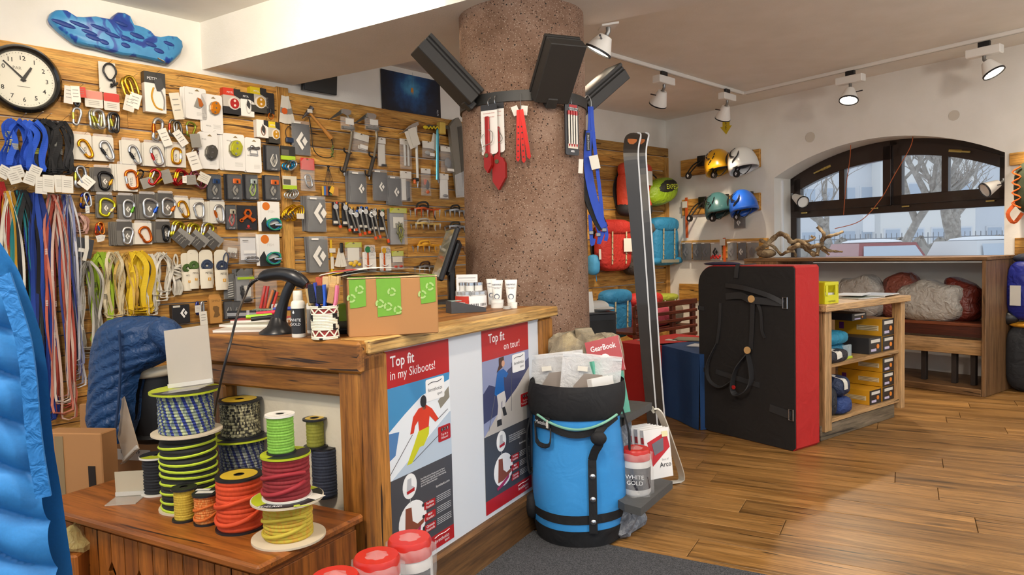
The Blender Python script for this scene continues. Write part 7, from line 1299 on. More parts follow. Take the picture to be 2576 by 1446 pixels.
# ---- helmets on the window wall
def plankw(box, label, off=.0, bow=0): F, w_, h_ = at(box, .018, W2); o = Q(OLD('x')).box((0, 0, 0), (w_, .034, h_), .004).build('display_plank', M=F); return tag(o, label, 'plank', 'wooden display planks')
plankw((1710, 390, 1906, 433), 'upper reclaimed plank carrying the yellow and white helmets'); plankw((1713, 494, 1907, 536), 'middle reclaimed plank carrying the teal and blue helmets'); plankw((1710, 602, 1925, 650), 'lowest reclaimed plank carrying the bagged pouches'); plankw((1710, 714, 1760, 755), 'short bare plank beside the crash pad'); plankw((2540, 380, 2640, 412), 'plank above the green laced bag right of the window'); plankw((2553, 597, 2640, 640), 'plank above the blue dry bag right of the window')
def holder(px, py, tx, ty, label):
    P = W2(tx, ty, .04); F = fr(P, D2); r = thing('helmet_holder', label, 'holder', F, 'helmet holders'); e = F.inverted() @ W2(px, py, .3); m = pm('1d1c1b', .45); Q(m).box((0, .0, 0), (.11, .03, .13), .004).build('wall_clip', r); b = Q(m)
    for sg in (-1, 1): b.tube(spline([(sg * .03, -.01, 0), (e.x * .5 + sg * .035, e.y * .5, e.z * .3), (e.x + sg * .022, e.y, e.z + .03)], 4), .009, 6)
    b.build('arms', r, smooth=60); Q(m).lathe([(.001, .012), (.042, .012), (.042, -.012), (.001, -.012)], 16, T(*e) @ RX(90)).build('round_foot', r); bdlogo(r, T(e.x, e.y - .014, e.z), .038, PW_())
def helmet(box, c, label, solid):
    F, w_, h_ = at(box, .24, W2); r = thing('helmet', label, 'helmet', F @ RY(-14), 'helmets on the wall planks'); b = Q(pm(c, .28, 0, 1, .3)); R_ = w_ * .5
    b.grid(lambda u, v: (R_ * cos(2 * pi * u) * (sin(v * pi * .56) ** .9), R_ * 1.2 * sin(2 * pi * u) * (sin(v * pi * .56) ** .9), h_ * .74 * cos(v * pi * .56) - h_ * .14 - (h_ * .12 * max(0, cos(2 * pi * u - pi)) * v * v) - .02), 28, 12, cu=True); o = b.build('shell', r, smooth=180); md = o.modifiers.new('t', 'SOLIDIFY'); md.thickness = .012
    dk = pm('1b1a18', .5)
    for pts in (((-.25, .38), (-.35, .2), (-.42, .0)), ((.1, .42), (-.05, .3), (-.02, .12), (.12, .05)), ((.25, .25), (.22, .08), (.05, -.08), (-.02, -.15))):
        q = []
        for x, z in spline([(x, 0, z) for x, z in pts], 4) and [(p.x, p.z) for p in spline([(x, 0, z) for x, z in pts], 4)]: rr_ = min(.98, sqrt((x / .5) ** 2 + (z / .56) ** 2)); q.append((x * w_, -R_ * 1.2 * sqrt(1 - rr_ * rr_) - .004, z * h_))
        if solid: b = Q(dk); b.ribbon(q, lambda f: .02 * sin(pi * f) + .003, .006, (1, 0, .3)); b.build('vent', r)
        else:
            for i in range(0, len(q) - 2, 3): b = Q(dk); b.ribbon([q[i], q[i + 2]], .013, .006, (1, 0, .3)); b.build('vent', r)
    for x in (.05,): Q(dk).box((x * w_, -R_ * 1.16, -h_ * .33), (w_ * .22, .01, .012), .004).build('vent', r)
    b = Q(dk); b.ribbon(spline([(R_ * .75, -.02, -h_ * .1), (R_ * .8, -.05, -h_ * .4), (R_ * .3, -.08, -h_ * .62), (-R_ * .15, -.06, -h_ * .5)], 4), .016, .004, (0, 1, 0)); b.build('chin_strap', r); b = Q(pm('2a2927', .8)); b.ell((0, 0, -.0), (R_ * .86, R_ * 1.0, h_ * .3), 14, 8); b.build('padding', r, smooth=60)
for px, py, tx, ty, lab in ((1732, 442, 1764, 405, 'empty black helmet holder on the upper plank'), (1796, 440, 1822, 398, 'black holder under the yellow helmet'), (1853, 437, 1884, 392, 'black holder under the white helmet'), (1735, 549, 1767, 508, 'empty black helmet holder on the middle plank'), (1793, 549, 1823, 502, 'black holder under the teal helmet'), (1854, 546, 1884, 496, 'black holder under the blue helmet')): holder(px, py, tx, ty, lab)
helmet((1779, 376, 1835, 440), 'e0a51c', 'yellow ski helmet on the upper plank', False); helmet((1837, 370, 1897, 436), 'e6e6e2', 'white ski helmet on the upper plank', True); helmet((1779, 485, 1833, 548), '3a5f60', 'matt teal ski helmet on the middle plank', False); helmet((1840, 478, 1897, 543), '1f58b8', 'glossy blue ski helmet on the middle plank', True)
for q, (x0, x1, c, lab) in enumerate(((1716, 1740, '3a3a3c', 'dark bagged pouch at the left end of the lowest plank'), (1743, 1766, '38383a', 'dark bagged pouch second from the corner on the lowest plank'), (1766, 1787, '4a4a4a', 'bagged pouch with black parts next to the red ones'), (1788, 1816, 'b9b6b0', 'pale bag with red plastic parts on the lowest plank'), (1830, 1854, '6a6a68', 'grey bagged pouch right of the orange strap'), (1856, 1878, '38383a', 'dark bagged pouch with small white diamond'), (1879, 1909, '7a7771', 'grey bagged pouch beside the driftwood'))):
    r = pouch((x0, 606 + (q < 4) * 2, x1, 655), lab, 1, (0, -.05), .42 if q != 5 else .3, 0, c, W2, 'e4e2dc' if q == 5 else ('2a2a2a' if q == 3 else '77767a'))
    if q == 3:
        for i in range(6): b = Q(pm('c8302c', .5)); b.ell((-.06 + .025 * i, -.02, -.08 + .02 * (i % 2)), (.018, .012, .018), 8, 6); b.build('red_part', r, smooth=60)
pouch((1846, 545, 1876, 574), 'dark bag hanging under the blue helmet', 1, (0, 0), .5, 0, '4a4642', W2)
for x, y0, y1, lab in ((1727, 497, 598, 'orange webbing strap hanging from the middle plank'), (1822, 598, 662, 'orange webbing strap hanging from the lowest plank')):
    F, w_, h_ = at((x - 4, y0, x + 4, y1), .06, W2); r = thing('orange_strap', lab, 'strap', F, 'orange straps'); b = Q(pm('c8561c', .7)); b.ribbon([(0, 0, h_ / 2), (.005, -.004, 0), (.004, 0, -h_ / 2)], w_ * .8, .004, (1, 0, 0)); b.build('webbing', r); Q(WC).box((-.02, -.008, h_ * .33), (.08, .002, .08)).build('paper_tag', r)
# right of the window
F, w_, h_ = at((2552, 405, 2640, 535), .12, W2); r = thing('laced_bag', 'dark green bag with orange zigzag lace right of the window', 'bag', F); b = Q(cloth('38422a', .8)); b.ell((0, 0, 0), (w_ / 2, .1, h_ / 2), 14, 10, p=.7); b.build('bag', r, smooth=180); b = Q(pm('d8641c', .6)); b.tube(spline([(-w_ * (.46 if i % 2 else .2), -.09, h_ * (.4 - .1 * i)) for i in range(9)], 3), .007, 6); b.build('lace', r, smooth=60); b = Q(pm('c8561c', .7)); b.ribbon(spline([(-w_ * .4, -.05, -h_ * .3), (-w_ * .62, -.06, -h_ * .5), (-w_ * .45, -.05, -h_ * .68), (-w_ * .2, -.05, -h_ * .5)], 4), .03, .004, (1, 0, .2)); b.build('sling_tail', r)
F, w_, h_ = at((2533, 640, 2660, 808), .16, W2); r = thing('blue_dry_bag', 'dark blue roll-top dry bag hanging right of the window', 'dry bag', F); b = Q(cloth('232c86', .35, 300, .8, 10)); b.ell((0, 0, -.02), (w_ / 2, .12, h_ * .46), 18, 12, p=.6); b.build('bag', r, smooth=180); b = Q(cloth('2a3040', .4)); b.ell((0, 0, h_ * .44), (w_ * .4, .08, h_ * .09), 14, 8); b.build('roll_top', r, smooth=180); Q(pm('c9c6bc', .4)).box((-w_ * .22, -.13, -.06), (w_ * .22, .004, h_ * .3)).build('photo_label', r); b = Q(BLK()); b.ell((-w_ * .45, -.05, -h_ * .46), (.09, .06, .06), 12, 8); b.build('black_strap_end', r, smooth=180)
F, w_, h_ = at((2533, 815, 2660, 1008), .16, W2); r = thing('black_duffel', 'black bag with a yellow rim standing on the floor below the dry bag', 'bag', T(F.translation.x, F.translation.y, 0) @ F.to_3x3().to_4x4()); b = Q(cloth('24262a', .7, 500, .6)); hh = F.translation.z + h_ / 2; b.ell((0, 0, hh / 2), (w_ / 2, .13, hh / 2), 18, 12, p=.55); b.build('bag', r, smooth=180); b = Q(cloth('d0901c', .6)); b.ell((0, 0, hh * .985), (w_ * .49, .13, .03), 16, 6); b.build('yellow_rim', r, smooth=180)
# wall sign and round cover plates
F, w_, h_ = at((1812, 292, 1841, 338), .004, W2); r = thing('arrow_sign', 'yellow paper arrow pointing down on the window wall', 'sign', F); Q(pm('d0b420', .6)).prism([(-w_ * .3, h_ / 2), (w_ * .3, h_ / 2), (w_ * .3, -h_ * .05), (w_ / 2, -h_ * .05), (0, -h_ / 2), (-w_ / 2, -h_ * .05), (-w_ * .3, -h_ * .05)], -.001, .001).build('arrow', r); text('L\nE', h_ * .2, INK(), r, T(0, -.002, .0))
for x, y, lab in ((2038, 345, 'round plaster cover plate above the left of the arch'), (2400, 290, 'round plaster cover plate above the right of the arch')): F, w_, h_ = at((x - 13, y - 13, x + 13, y + 13), .003, W2); tag(Q(pm('cfc8ba', .9)).prism(circ(h_ / 2, 24), -.002, .002).build('cover_plate', M=F), lab, 'cover', 'wall cover plates')
# spots in the window and cords
for (px, py, lx, ly, lab) in ((1992, 486, 2020, 508, 'white spotlight on the left jamb of the arched window'), (2524, 448, 2478, 478, 'white spotlight on the right edge of the arched window')):
    P = W2(px, py, .0 if px > 2500 else -.24); lamp('jamb_spotlight', lab, P, None, W2(lx, ly, .12 if px > 2500 else -.10), D2, 'window spotlights', size=.8, power=0, nodrv=True, lit=False)
for pts, lab in ((((2140, 362), (2138, 400), (2128, 470), (2122, 540)), 'orange thin cord hanging in the left of the window'), (((2297, 336), (2290, 370), (2250, 440), (2216, 500), (2165, 555), (2100, 575)), 'orange thin cord slung across the window towards the branch')): b = Q(pm('b0582a', .6)); b.tube(spline([W2(x, y, -.12 + .06 * i) for i, (x, y) in enumerate(pts)], 5), .004, 5); tag(b.build('hanging_string', smooth=60), lab, 'cord', 'cords in the window')

# ================================================================== foreground left: cabinet and cord spools
HD = .48
la, ra, rb_ = onz(172, 1250, HD), onz(703, 1420, HD), onz(903, 1310, HD)
xC = -.385; Fk = FC @ T(xC, .04, 0)                 # low cabinet in front of the counter wing: front plane x = xC, length along y
Lk = (FCi @ la).y - .04 + .02; Dk = .375
r = thing('low_pine_cabinet', 'low honey pine cabinet with cut-out slats standing before the counter wing', 'cabinet', Fk)
Q(PINE('y')).box((Dk / 2 - .02, Lk / 2, HD - .014), (Dk + .05, Lk + .06, .028), .008).build('top', r); Q(PINE('y')).box((Dk / 2, Lk / 2, HD - .04), (Dk - .01, Lk, .03), .004).build('moulding', r)
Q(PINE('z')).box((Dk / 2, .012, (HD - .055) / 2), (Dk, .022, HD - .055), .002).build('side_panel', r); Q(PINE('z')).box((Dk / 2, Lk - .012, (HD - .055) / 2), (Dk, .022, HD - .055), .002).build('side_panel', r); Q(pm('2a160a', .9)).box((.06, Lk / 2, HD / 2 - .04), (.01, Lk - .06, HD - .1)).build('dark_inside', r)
ns = 13; sw = (Lk - .12) / ns
for y in (.03, Lk - .03): Q(PINE('z')).box((.012, y, (HD - .055) / 2), (.024, .06, HD - .055), .003).build('corner_stile', r)
for i in range(ns):
    y0 = .06 + i * sw; zt_ = HD - .056; zm = HD * .62; c = .022; g = .002; e0, e1 = (i % 2 == 1), (i % 2 == 0)
    poly = [(y0 + g, 0)] + ([(y0 + g, zm - .15), (y0 + .012, zm - .1), (y0 + g, zm - .035), (y0 + c, zm), (y0 + g, zm + .035)] if e0 else []) + [(y0 + g, zt_), (y0 + sw - g, zt_)] + ([(y0 + sw - g, zm + .035), (y0 + sw - c, zm), (y0 + sw - g, zm - .035), (y0 + sw - .012, zm - .1), (y0 + sw - g, zm - .15)] if e1 else []) + [(y0 + sw - g, 0)]
    Q(PINE('z')).prism(poly, .0, .016, RZ(90) @ Matrix.Diagonal((1, -1, 1, 1))).build('slat', r)
def ropem(base, d1, d2=None, rows=60, cols=84, name=''):
    k = ('rope', base, d1, d2, rows)
    if k in MATS: return MATS[k]
    t = NT('cord_' + base); tc = t.n('ShaderNodeTexCoord'); br = t.n('ShaderNodeTexBrick'); br.offset = .5; br.squash = 1
    for s_, v in (('Scale', 1.0), ('Mortar Size', 0.0), ('Brick Width', 1 / cols), ('Row Height', .0066), ('Bias', -.25)): br.inputs[s_].default_value = v
    br.inputs['Color1'].default_value = lin(base); br.inputs['Color2'].default_value = lin(d1); t.l(tc.outputs['UV'], br.inputs['Vector']); col = br.outputs[0]
    if d2:
        n_ = t.n('ShaderNodeTexWave', wave_type='BANDS', bands_direction='DIAGONAL'); n_.inputs['Scale'].default_value = 13; n_.inputs['Distortion'].default_value = .6; t.l(tc.outputs['UV'], n_.inputs['Vector']); col = t.mix(t.ramp(n_.outputs[1], [(.62, '000000'), (.7, 'ffffff')]), col, d2)
    t.l(col, t.b.inputs['Base Color']); t.set(Roughness=.75); MATS[k] = t.m; return t.m
CB = pm('cdbfa6', .8); LIME = pm('a9b51e', .45)
def spool(P, R_, H_, fr_, ft, fb, mat, label, lab=None, pitch=.010, strand=None, rot=0, txt=None):
    """P: base centre; R_: winding radius; fr_: (bottom, top) flange radii; ft, fb: flange materials"""
    r = thing('cord_spool', label, 'spool', fr(P, (1, 0)) @ RZ(rot), 'accessory cord spools'); f = .006
    Q(fb).lathe([(.001, 0), (fr_[0], 0), (fr_[0], f), (.001, f)], 40).build('bottom_flange', r, smooth=40); tp = Q(ft).lathe([(.012, H_ - f), (fr_[1], H_ - f), (fr_[1], H_), (.012, H_)], 40, cap=False).build('top_flange', r, smooth=40)
    n = max(6, int((H_ - 2 * f) / pitch)); pr = []
    for i in range(n):
        z = f + (H_ - 2 * f) * i / n; dz = (H_ - 2 * f) / n; w_ = 1 + .012 * sin(i * 2.3); pr += [(R_ * w_ * .955, z), (R_ * w_, z + dz * .3), (R_ * w_, z + dz * .7)]
    pr.append((R_ * .97, H_ - f)); b = Q(mat); b.lathe(pr, 36, cap=False); b.uv = lambda c: (atan2(c.x, -c.y) / (2 * pi) + .5, c.z / pitch * .0066); o = b.build('cord_winding', r, smooth=70)
    if strand:
        b = Q(pm(strand, .7)); b.tube([(R_ * 1.02 * cos(t), R_ * 1.02 * sin(t), H_ * (.35 + .18 * sin(t * .9 + 1))) for t in [pi + i * pi / 16 for i in range(17)]], pitch * .55, 6); b.tube([(R_ * 1.03 * cos(t), R_ * 1.03 * sin(t), H_ * (.55 + .1 * sin(t * 1.4))) for t in [pi + i * pi / 16 for i in range(17)]], pitch * .5, 6); b.build('loose_turn', r, smooth=60)
    Q(pm('2a2520', .8)).lathe([(.001, H_ - .004), (.014, H_ - .004)], 14, cap=False).build('core_hole', tp)
    if lab:
        c1, c2 = lab; b = Q(c1); b.lathe([(.016, H_ + .0008), (fr_[1] * (.78 if c2 is None else .97), H_ + .0008)], 36, cap=False); b.build('round_label', tp)
        if c2 is not None: b = Q(c2); R2 = fr_[1] * .975; b.add([(0, 0, H_ + .0014)] + [(R2 * cos(radians(a)), R2 * sin(radians(a)), H_ + .0014) for a in range(-95, 76, 10)], [(0, i, i + 1) for i in range(1, 18)]); b.build('black_sector', tp)
    if txt:
        text(txt, .013, PW_(), tp, RZ(-rot) @ T(-.02, -fr_[1] * .86, H_ + .003) @ RX(-90)); b = Q(LIME); b.tube(spline([(.062, -fr_[1] * .80, H_ + .003), (.048, -fr_[1] * .84, H_ + .003), (.052, -fr_[1] * .90, H_ + .003), (.09, -fr_[1] * .82, H_ + .003)], 4), .0016, 4); b.build('swirl_mark', tp, RZ(-rot))
    return r, P + Vector((0, 0, H_))
def SP(px, py, h=HD): return onz(px, py, h)
BKF = pm('1b1c20', .4); WHF = pm('dedad0', .5); YL = pm('c9a82c', .4)
def S_(px, py, rpx, hpx, frp, ftp, h=None, P=None):
    P = P or SP(px, py); k = mpp(P); return P, rpx * k, hpx * k * 1.01, (frp * k, ftp * k)
P, R_, H_, f_ = S_(398, 1238, 34, 96, 40, 40); spool(P, R_, H_, f_, WHF, WHF, ropem('15161a', '1c1e24'), 'black cord spool at the back left of the cabinet', (LIME, BKF), rot=150)
P, R_, H_, f_ = S_(480, 1272, 66, 190, 74, 70); _, Pt = spool(P, R_, H_, f_, CB, CB, ropem('1a1b16', '1d1e18'), 'tall spool of black cord with lime turns', pitch=.016)
rr = _; b = Q(pm('b4c832', .7))
for i in range(9): b.tube([(R_ * 1.012 * cos(t), R_ * 1.012 * sin(t), H_ * (.06 + .1 * i) + .006 * sin(t + i)) for t in [j * 2 * pi / 24 for j in range(24)]], .0042, 5, closed=True)
o = b.build('lime_cord', rr, smooth=60); o['kind'] = 'stuff'
P, R_, H_, f_ = S_(0, 0, 66, 108, 84, 84, P=Pt); _, Pc = spool(P, R_, H_, f_, LIME, CB, ropem('5f6f6a', 'c9cf9a', '1f2f7a'), 'blue and grey flecked cord spool under the acrylic stand', (LIME, BKF), rot=-40)
P, R_, H_, f_ = S_(612, 1222, 54, 104, 76, 80); _, Pt = spool(P, R_, H_ * 1.25, f_, LIME, CB, ropem('4a5260', 'a9ae96', '1c2658'), 'dark flecked cord spool standing behind the orange one', (LIME, BKF), rot=-20)
P, R_, H_, f_ = S_(0, 0, 48, 92, 56, 54, P=Pt); spool(P, R_, H_, f_, BKF, BKF, ropem('1f1c18', 'cfc79a'), 'black and cream dashed cord spool on a lime disc', (YL, None))
P, R_, H_, f_ = S_(788, 1270, 30, 130, 33, 33); P = P + Vector((.02, .09, 0)); _, Pt = spool(P, R_ * 1.15, H_, f_, BKF, BKF, ropem('262c3a', '2e3648'), 'navy cord spool behind the red one'); P, R_, H_, f_ = S_(0, 0, 22, 74, 30, 30, P=Pt); spool(P + Vector((-.03, 0, 0)), R_, H_, f_, BKF, BKF, ropem('8a8a2e', '7a7a2a'), 'olive cord spool on top of the navy one by the panel', (YL, None))
P, R_, H_, f_ = S_(466, 1306, 25, 84, 31, 31); spool(P, R_, H_, f_, BKF, BKF, ropem('b89a2e', 'c9ab3a'), 'small mustard yellow cord spool in the front row', pitch=.0075)
P, R_, H_, f_ = S_(521, 1314, 29, 78, 32, 33); rr, _ = spool(P, R_, H_, f_, BKF, BKF, ropem('c8641c', 'd8a05a'), 'small orange flecked cord spool in the front row', pitch=.0075, strand='c8641c'); Q(WC).box((.0, -.004, H_ + .002), (f_[1] * 1.3, .022, .001)).build('paper_label', rr); Q(WC).box((-.015, .018, H_ + .003), (f_[1] * 1.1, .014, .001)).build('paper_label', rr)
P, R_, H_, f_ = S_(607, 1325, 57, 135, 62, 58); spool(P, R_, H_, f_, BKF, BKF, ropem('cc4418', 'c03c16'), 'bright orange cord spool with a yellow disc label', (YL, None), pitch=.013, strand='cc4418')
P, R_, H_, f_ = S_(727, 1350, 61, 104, 92, 90); _, Pt = spool(P, R_, H_, f_, CB, CB, ropem('b8a634', 'c48a2c'), 'yellow cord spool on a wide cardboard flange', (LIME, BKF), strand='bca834', rot=-30, txt='EDELRID'); Q(WC).box((f_[1] * .75, f_[1] * .3, H_ + .003), (.05, .04, .001)).build('paper_label', _)
P, R_, H_, f_ = S_(0, 0, 58, 112, 62, 62, P=Pt); _, Pt = spool(P, R_, H_, f_, LIME, WHF, ropem('7e1a20', '8a2026'), 'dark red cord spool stacked on the yellow one', (LIME, BKF), pitch=.0115, strand='96202a', rot=-25)
P, R_, H_, f_ = S_(0, 0, 33, 100, 36, 37, P=Pt + Vector((-.012, 0, 0))); spool(P, R_, H_, f_, WHF, BKF, ropem('74a83a', '84b84a'), 'bright green cord spool on top of the red one', (WHF, None), pitch=.0075)
# ---- acrylic sign holders
AC = pm('d8d2c6', .1, 0, .4)
def acr(M, w_, h_, label, foot=.1, lean=-8, face=None): r = thing('acrylic_stand', label, 'sign holder', M, 'clear acrylic sign holders'); Q(face or AC).box((0, 0, h_ / 2), (w_, .003, h_)).build('upright', r, RX(lean)); Q(AC).box((0, -foot / 2, .002), (w_, foot, .003)).build('foot', r); Q(pm('e6e2da', .15, 0, .6)).box((0, -.004, .012), (w_, .006, .014)).build('fold', r); return r
k = mpp(Pc); acr(fr(Pc + Vector((.012, .02, .004)), (1, -.06)) @ RY(-7), 118 * k, 152 * k, 'tall clear acrylic sign holder standing on the flecked spool', .10, -8, pm('bdb3a4', .15, 0, .8))
P = onz(322, 1172, HD); acr(fr(P, (.8, -.5)) @ T(-.02, .03, .03) @ RY(-34), .13, .24, 'clear acrylic sheet leaning back behind the black spool', .02, -6, pm('bba58c', .15, 0, .75)); P = onz(330, 1248, HD); acr(fr(P, (1, .12)), 72 * mpp(P), 66 * mpp(P), 'small clear acrylic holder lying open on the cabinet', .09, 2, pm('d6cdb4', .15, 0, .6))
# ---- chair with the navy down jacket
dC_ = 3.15; P = atd(400, 1085, dC_); F = fr((P.x, P.y, 0), (1, -.1)); r = thing('shell_chair', 'black and white shell chair behind the cord spools', 'chair', F); Fi = F.inverted(); C_ = lambda x, y, d=dC_: Fi @ atd(x, y, d); za, zb2 = C_(400, 915).z, C_(400, 1085).z
b = Q(pm('131316', .5)); b.grid(lambda u, v: (.17 * cos(pi + pi * u) * (1 - .12 * v), .17 * sin(pi + pi * u) * .8, za + (zb2 - za) * v), 16, 6); b.build('black_back', r, smooth=180); b = Q(pm('d6cbb2', .4)); b.tube([(.175 * cos(pi + pi * i / 16), .14 * sin(pi + pi * i / 16), za + .01 - .03 * sin(pi * i / 16)) for i in range(17)], .024, 10); b.build('cream_rim', r, smooth=60); b = Q(pm('131316', .5)); b.ell((0, .05, zb2), (.19, .2, .05), 16, 8); b.build('seat', r, smooth=60)
b = Q(pm('6a6a6c', .4, .8)); b.tube([(0, .05, zb2), (0, .05, .06)], .025, 10); b.lathe([(.001, .0), (.2, .0), (.19, .02), (.03, .06)], 20, T(0, .05, .0)); b.build('pedestal', r, smooth=40)
def jacket(rows, d, mat, name, label, nb, amp, dep, slant=0.0, nu=26, nv=72, M0=None):
    """rows: (y, xl, xr) px outline; built at depth d as a puffy folded shell"""
    P = atd(rows[0][1], rows[-1][0], d); F = fr(P, (1, 0)); Fi = F.inverted(); r = thing(name, label, 'jacket', F)
    def ed(v):
        y = rows[0][0] + (rows[-1][0] - rows[0][0]) * v
        for (y0, a0, c0_), (y1, a1, c1_) in zip(rows, rows[1:]):
            if y <= y1 + 1e-6: t = (y - y0) / (y1 - y0); return y, a0 + (a1 - a0) * t, c0_ + (c1_ - c0_) * t
        return rows[-1]
    def f(u, v, sg):
        y, xl, xr = ed(v); ph = (v + slant * u) * nb + .25 * sin(u * 5); puff = abs(sin(pi * ph)) ** .5; th = dep * (sin(pi * min(.985, max(.015, u))) ** .5) * (min(1, v * 9) ** .5) + amp * (puff - .6) * (.4 + .6 * sin(pi * u)) + .04 * amp * sin(u * 23 + v * 31)
        q = Fi @ atd(xl + (xr - xl) * u, y, d); return (q.x, q.y - th if sg else q.y + .03 + dep * .3 * sin(pi * u), q.z)
    b = Q(mat); b.grid(lambda u, v: f(u, v, True), nu, nv); b.grid(lambda u, v: f(u, v, False), nu, nv // 3); b.build('shell', r, smooth=180); return r, Fi, f
jm = cloth('163f6e', .5, 300, .5, 26); r, Fi, f = jacket([(797, 300, 395), (806, 272, 425), (830, 248, 446), (870, 236, 462), (905, 230, 420), (935, 229, 360), (990, 226, 348), (1050, 220, 345), (1108, 232, 325)], 2.98, jm, 'navy_jacket', 'navy quilted down jacket hung over the shell chair', 9, .016, .08, .35)
b = Q(jm); b.tube(spline([Fi @ atd(x, y, 2.9) for x, y in ((390, 815), (425, 845), (452, 880), (462, 905))], 5), [.04, .05, .055, .06, .06, .06, .06, .058, .055, .055, .05, .05, .045, .04, .035, .03][:16], 12); b.build('sleeve', r, smooth=180); b = Q(pm('102c50', .6)); b.tube(spline([Fi @ atd(x, y, 2.87) for x, y in ((300, 830), (303, 900), (300, 990), (290, 1080))], 4), .006, 6); b.build('zip', r)
JB = cloth('2f82c6', .5, 250, .10, 14); r, Fi, f = jacket([(600, -330, -40), (680, -340, 14), (760, -340, 44), (850, -340, 74), (950, -340, 90), (1060, -340, 97), (1150, -340, 107), (1250, -340, 124), (1350, -340, 138), (1446, -340, 152), (1560, -340, 165)], 1.12, JB, 'blue_down_jacket', 'bright blue quilted down jacket hanging close at the edge of the shop', 8.2, .042, .05, -.22, 40, 130)
b = Q(cloth('2478be', .45, 250, .3, 40)); b.ribbon(spline([Fi @ atd(x, y, 1.09) for x, y in ((8, 690), (34, 770), (58, 850), (73, 950), (82, 1060), (93, 1150), (110, 1250))], 5), .021, .006, (1, .3, 0)); b.build('zip_placket', r)
b = Q(pm('8a8a8c', .4, .7)); b.tube([(-1.4, 0, 1.52), (-.9, 0, 1.52)], .012, 10); b.tube([(-1.35, 0, 0), (-1.35, 0, 1.52)], .014, 10); b.tube([(-1.35, -.25, .012), (-1.35, .25, .012)], .012, 10); tag(b.build('clothes_rail', M=T(0, 1.10, 0), smooth=40), 'steel clothes rail carrying the bright blue down jacket', 'clothes rail')
# ---- cardboard behind the cabinet
for (p, w_, h_, d_, rz, lab) in (((165, 1320), .26, .42, .09, -8, 'tall flattened cardboard carton with torn tape beside the cabinet'), ((232, 1240), .14, .46, .02, 6, 'single brown cardboard sheet standing behind the tall carton'), ((300, 1215), .38, .40, .22, -14, 'brown cardboard carton with a white shipping label behind the cabinet')):
    P = onz(p[0], p[1], .30); P = Vector((P.x, P.y + .06, 0)); r = thing('cardboard_carton', lab, 'carton', fr(P, (1, 0)) @ RZ(rz), 'cardboard behind the cabinet'); hh = h_ + (.22 if d_ < .1 else .1); Q(CARD).box((0, d_ / 2, hh / 2), (w_, d_, hh), .004).build('carton', r)
    if 'torn' in lab: Q(pm('8a7452', .5)).box((-.05, -.002, hh / 2), (.035, .002, hh * .96)).build('torn_tape', r); Q(pm('1f1510', .9)).box((.085, -.002, hh * .45), (.03, .002, hh * .7)).build('dark_gap', r)
    if 'label' in lab: l_ = Q(WC).box((.02, -.002, hh - .085), (.24, .002, .05)).build('shipping_label', r); text('1  AT  519', .018, INK(), l_, T(.03, -.004, hh - .072)); text('1010', .012, INK(), l_, T(-.06, -.004, hh - .097))
P = atd(170, 1420, 2.3); r = thing('film_wrapped_stool', 'small wooden stool with a crumpled yellow film bag beside the cabinet', 'stool', fr((P.x, P.y, 0), (1, 0))); zt_ = atd(170, 1380, 2.3).z; Q(PINE('z')).box((0, 0, zt_ / 2), (.14, .12, zt_), .006).build('wood_block', r); b = Q(film('c9b878', .5)); b.ell((0, 0, zt_ + .03), (.075, .06, .045), 14, 9); b.v = [(x + .012 * sin(z * 90), y, z + .012 * sin(x * 80)) for x, y, z in b.v]; b.build('crumpled_film', r)
# ---- chalk jars in plastic
RL = pm('c22a20', .35)
def jar(P, R_, H_, label, M=None, grp='chalk jars in plastic bags', front=True):
    r = thing('chalk_jar', label, 'jar', M or fr(P, (1, -.3)), grp); Q(pm('d8d6d2', .3)).lathe([(.001, 0), (R_ * .9, 0), (R_, .01), (R_, H_ * .68), (R_ * .93, H_ * .74), (.001, H_ * .74)], 28).build('jar', r, smooth=40); Q(RL).lathe([(R_ * .98, H_ * .74), (R_ * .98, H_ * .93), (R_ * .9, H_ * .97), (.001, H_ * .97)], 28, cap=False).build('red_lid', r, smooth=40); o = band(R_ * 1.01, 185, 355, H_ * .14, H_ * .6, pm('2c2c34', .4), 'dark_label', r, 14)
    if front: text('WHITE\nGOLD', R_ * .3, PW_(), r, T(0, -R_ * 1.03, H_ * .36))
    b = Q(film('f2f0ee', .2)); b.grid(lambda u, v: ((R_ * 1.1 + .008 * sin(u * 44 + v * 6)) * cos(2 * pi * u) * (1 if v < .86 else 1 - (v - .86) * 7), (R_ * 1.1 + .008 * sin(u * 37 + v * 9)) * sin(2 * pi * u) * (1 if v < .86 else 1 - (v - .86) * 7), v * H_ * 1.03), 40, 14, cu=True); b.build('plastic_bag', r, smooth=180); return r
js = [((1030, 1345), 62, 'chalk jar with red lid in plastic nearest the skier poster'), ((947, 1390), 66, 'chalk jar with red lid in plastic, middle of three by the counter post'), ((842, 1440), 70, 'chalk jar with red lid in plastic beside the pine cabinet')]
zl = .53; Pj = []
for (px, py), rp, lab in js: P = onz(px, py, zl); R_ = rp * mpp(P) * .92; H_ = .21; Pj.append(P); jar(Vector((P.x, P.y, zl - H_)), R_, H_, lab)
m_ = (Pj[0] + Pj[2]) / 2; Q(PINE('x')).box((0, 0, (zl - .21) / 2), (.62, .22, zl - .21), .006); o = Q(PINE('x')).box((0, 0, (zl - .21) / 2), ((Pj[0] - Pj[2]).length + .2, .2, zl - .21), .006).build('display_step', M=fr((m_.x, m_.y, 0), Pj[0] - Pj[2])); tag(o, 'low wooden step under the three red-lidded chalk jars', 'step')
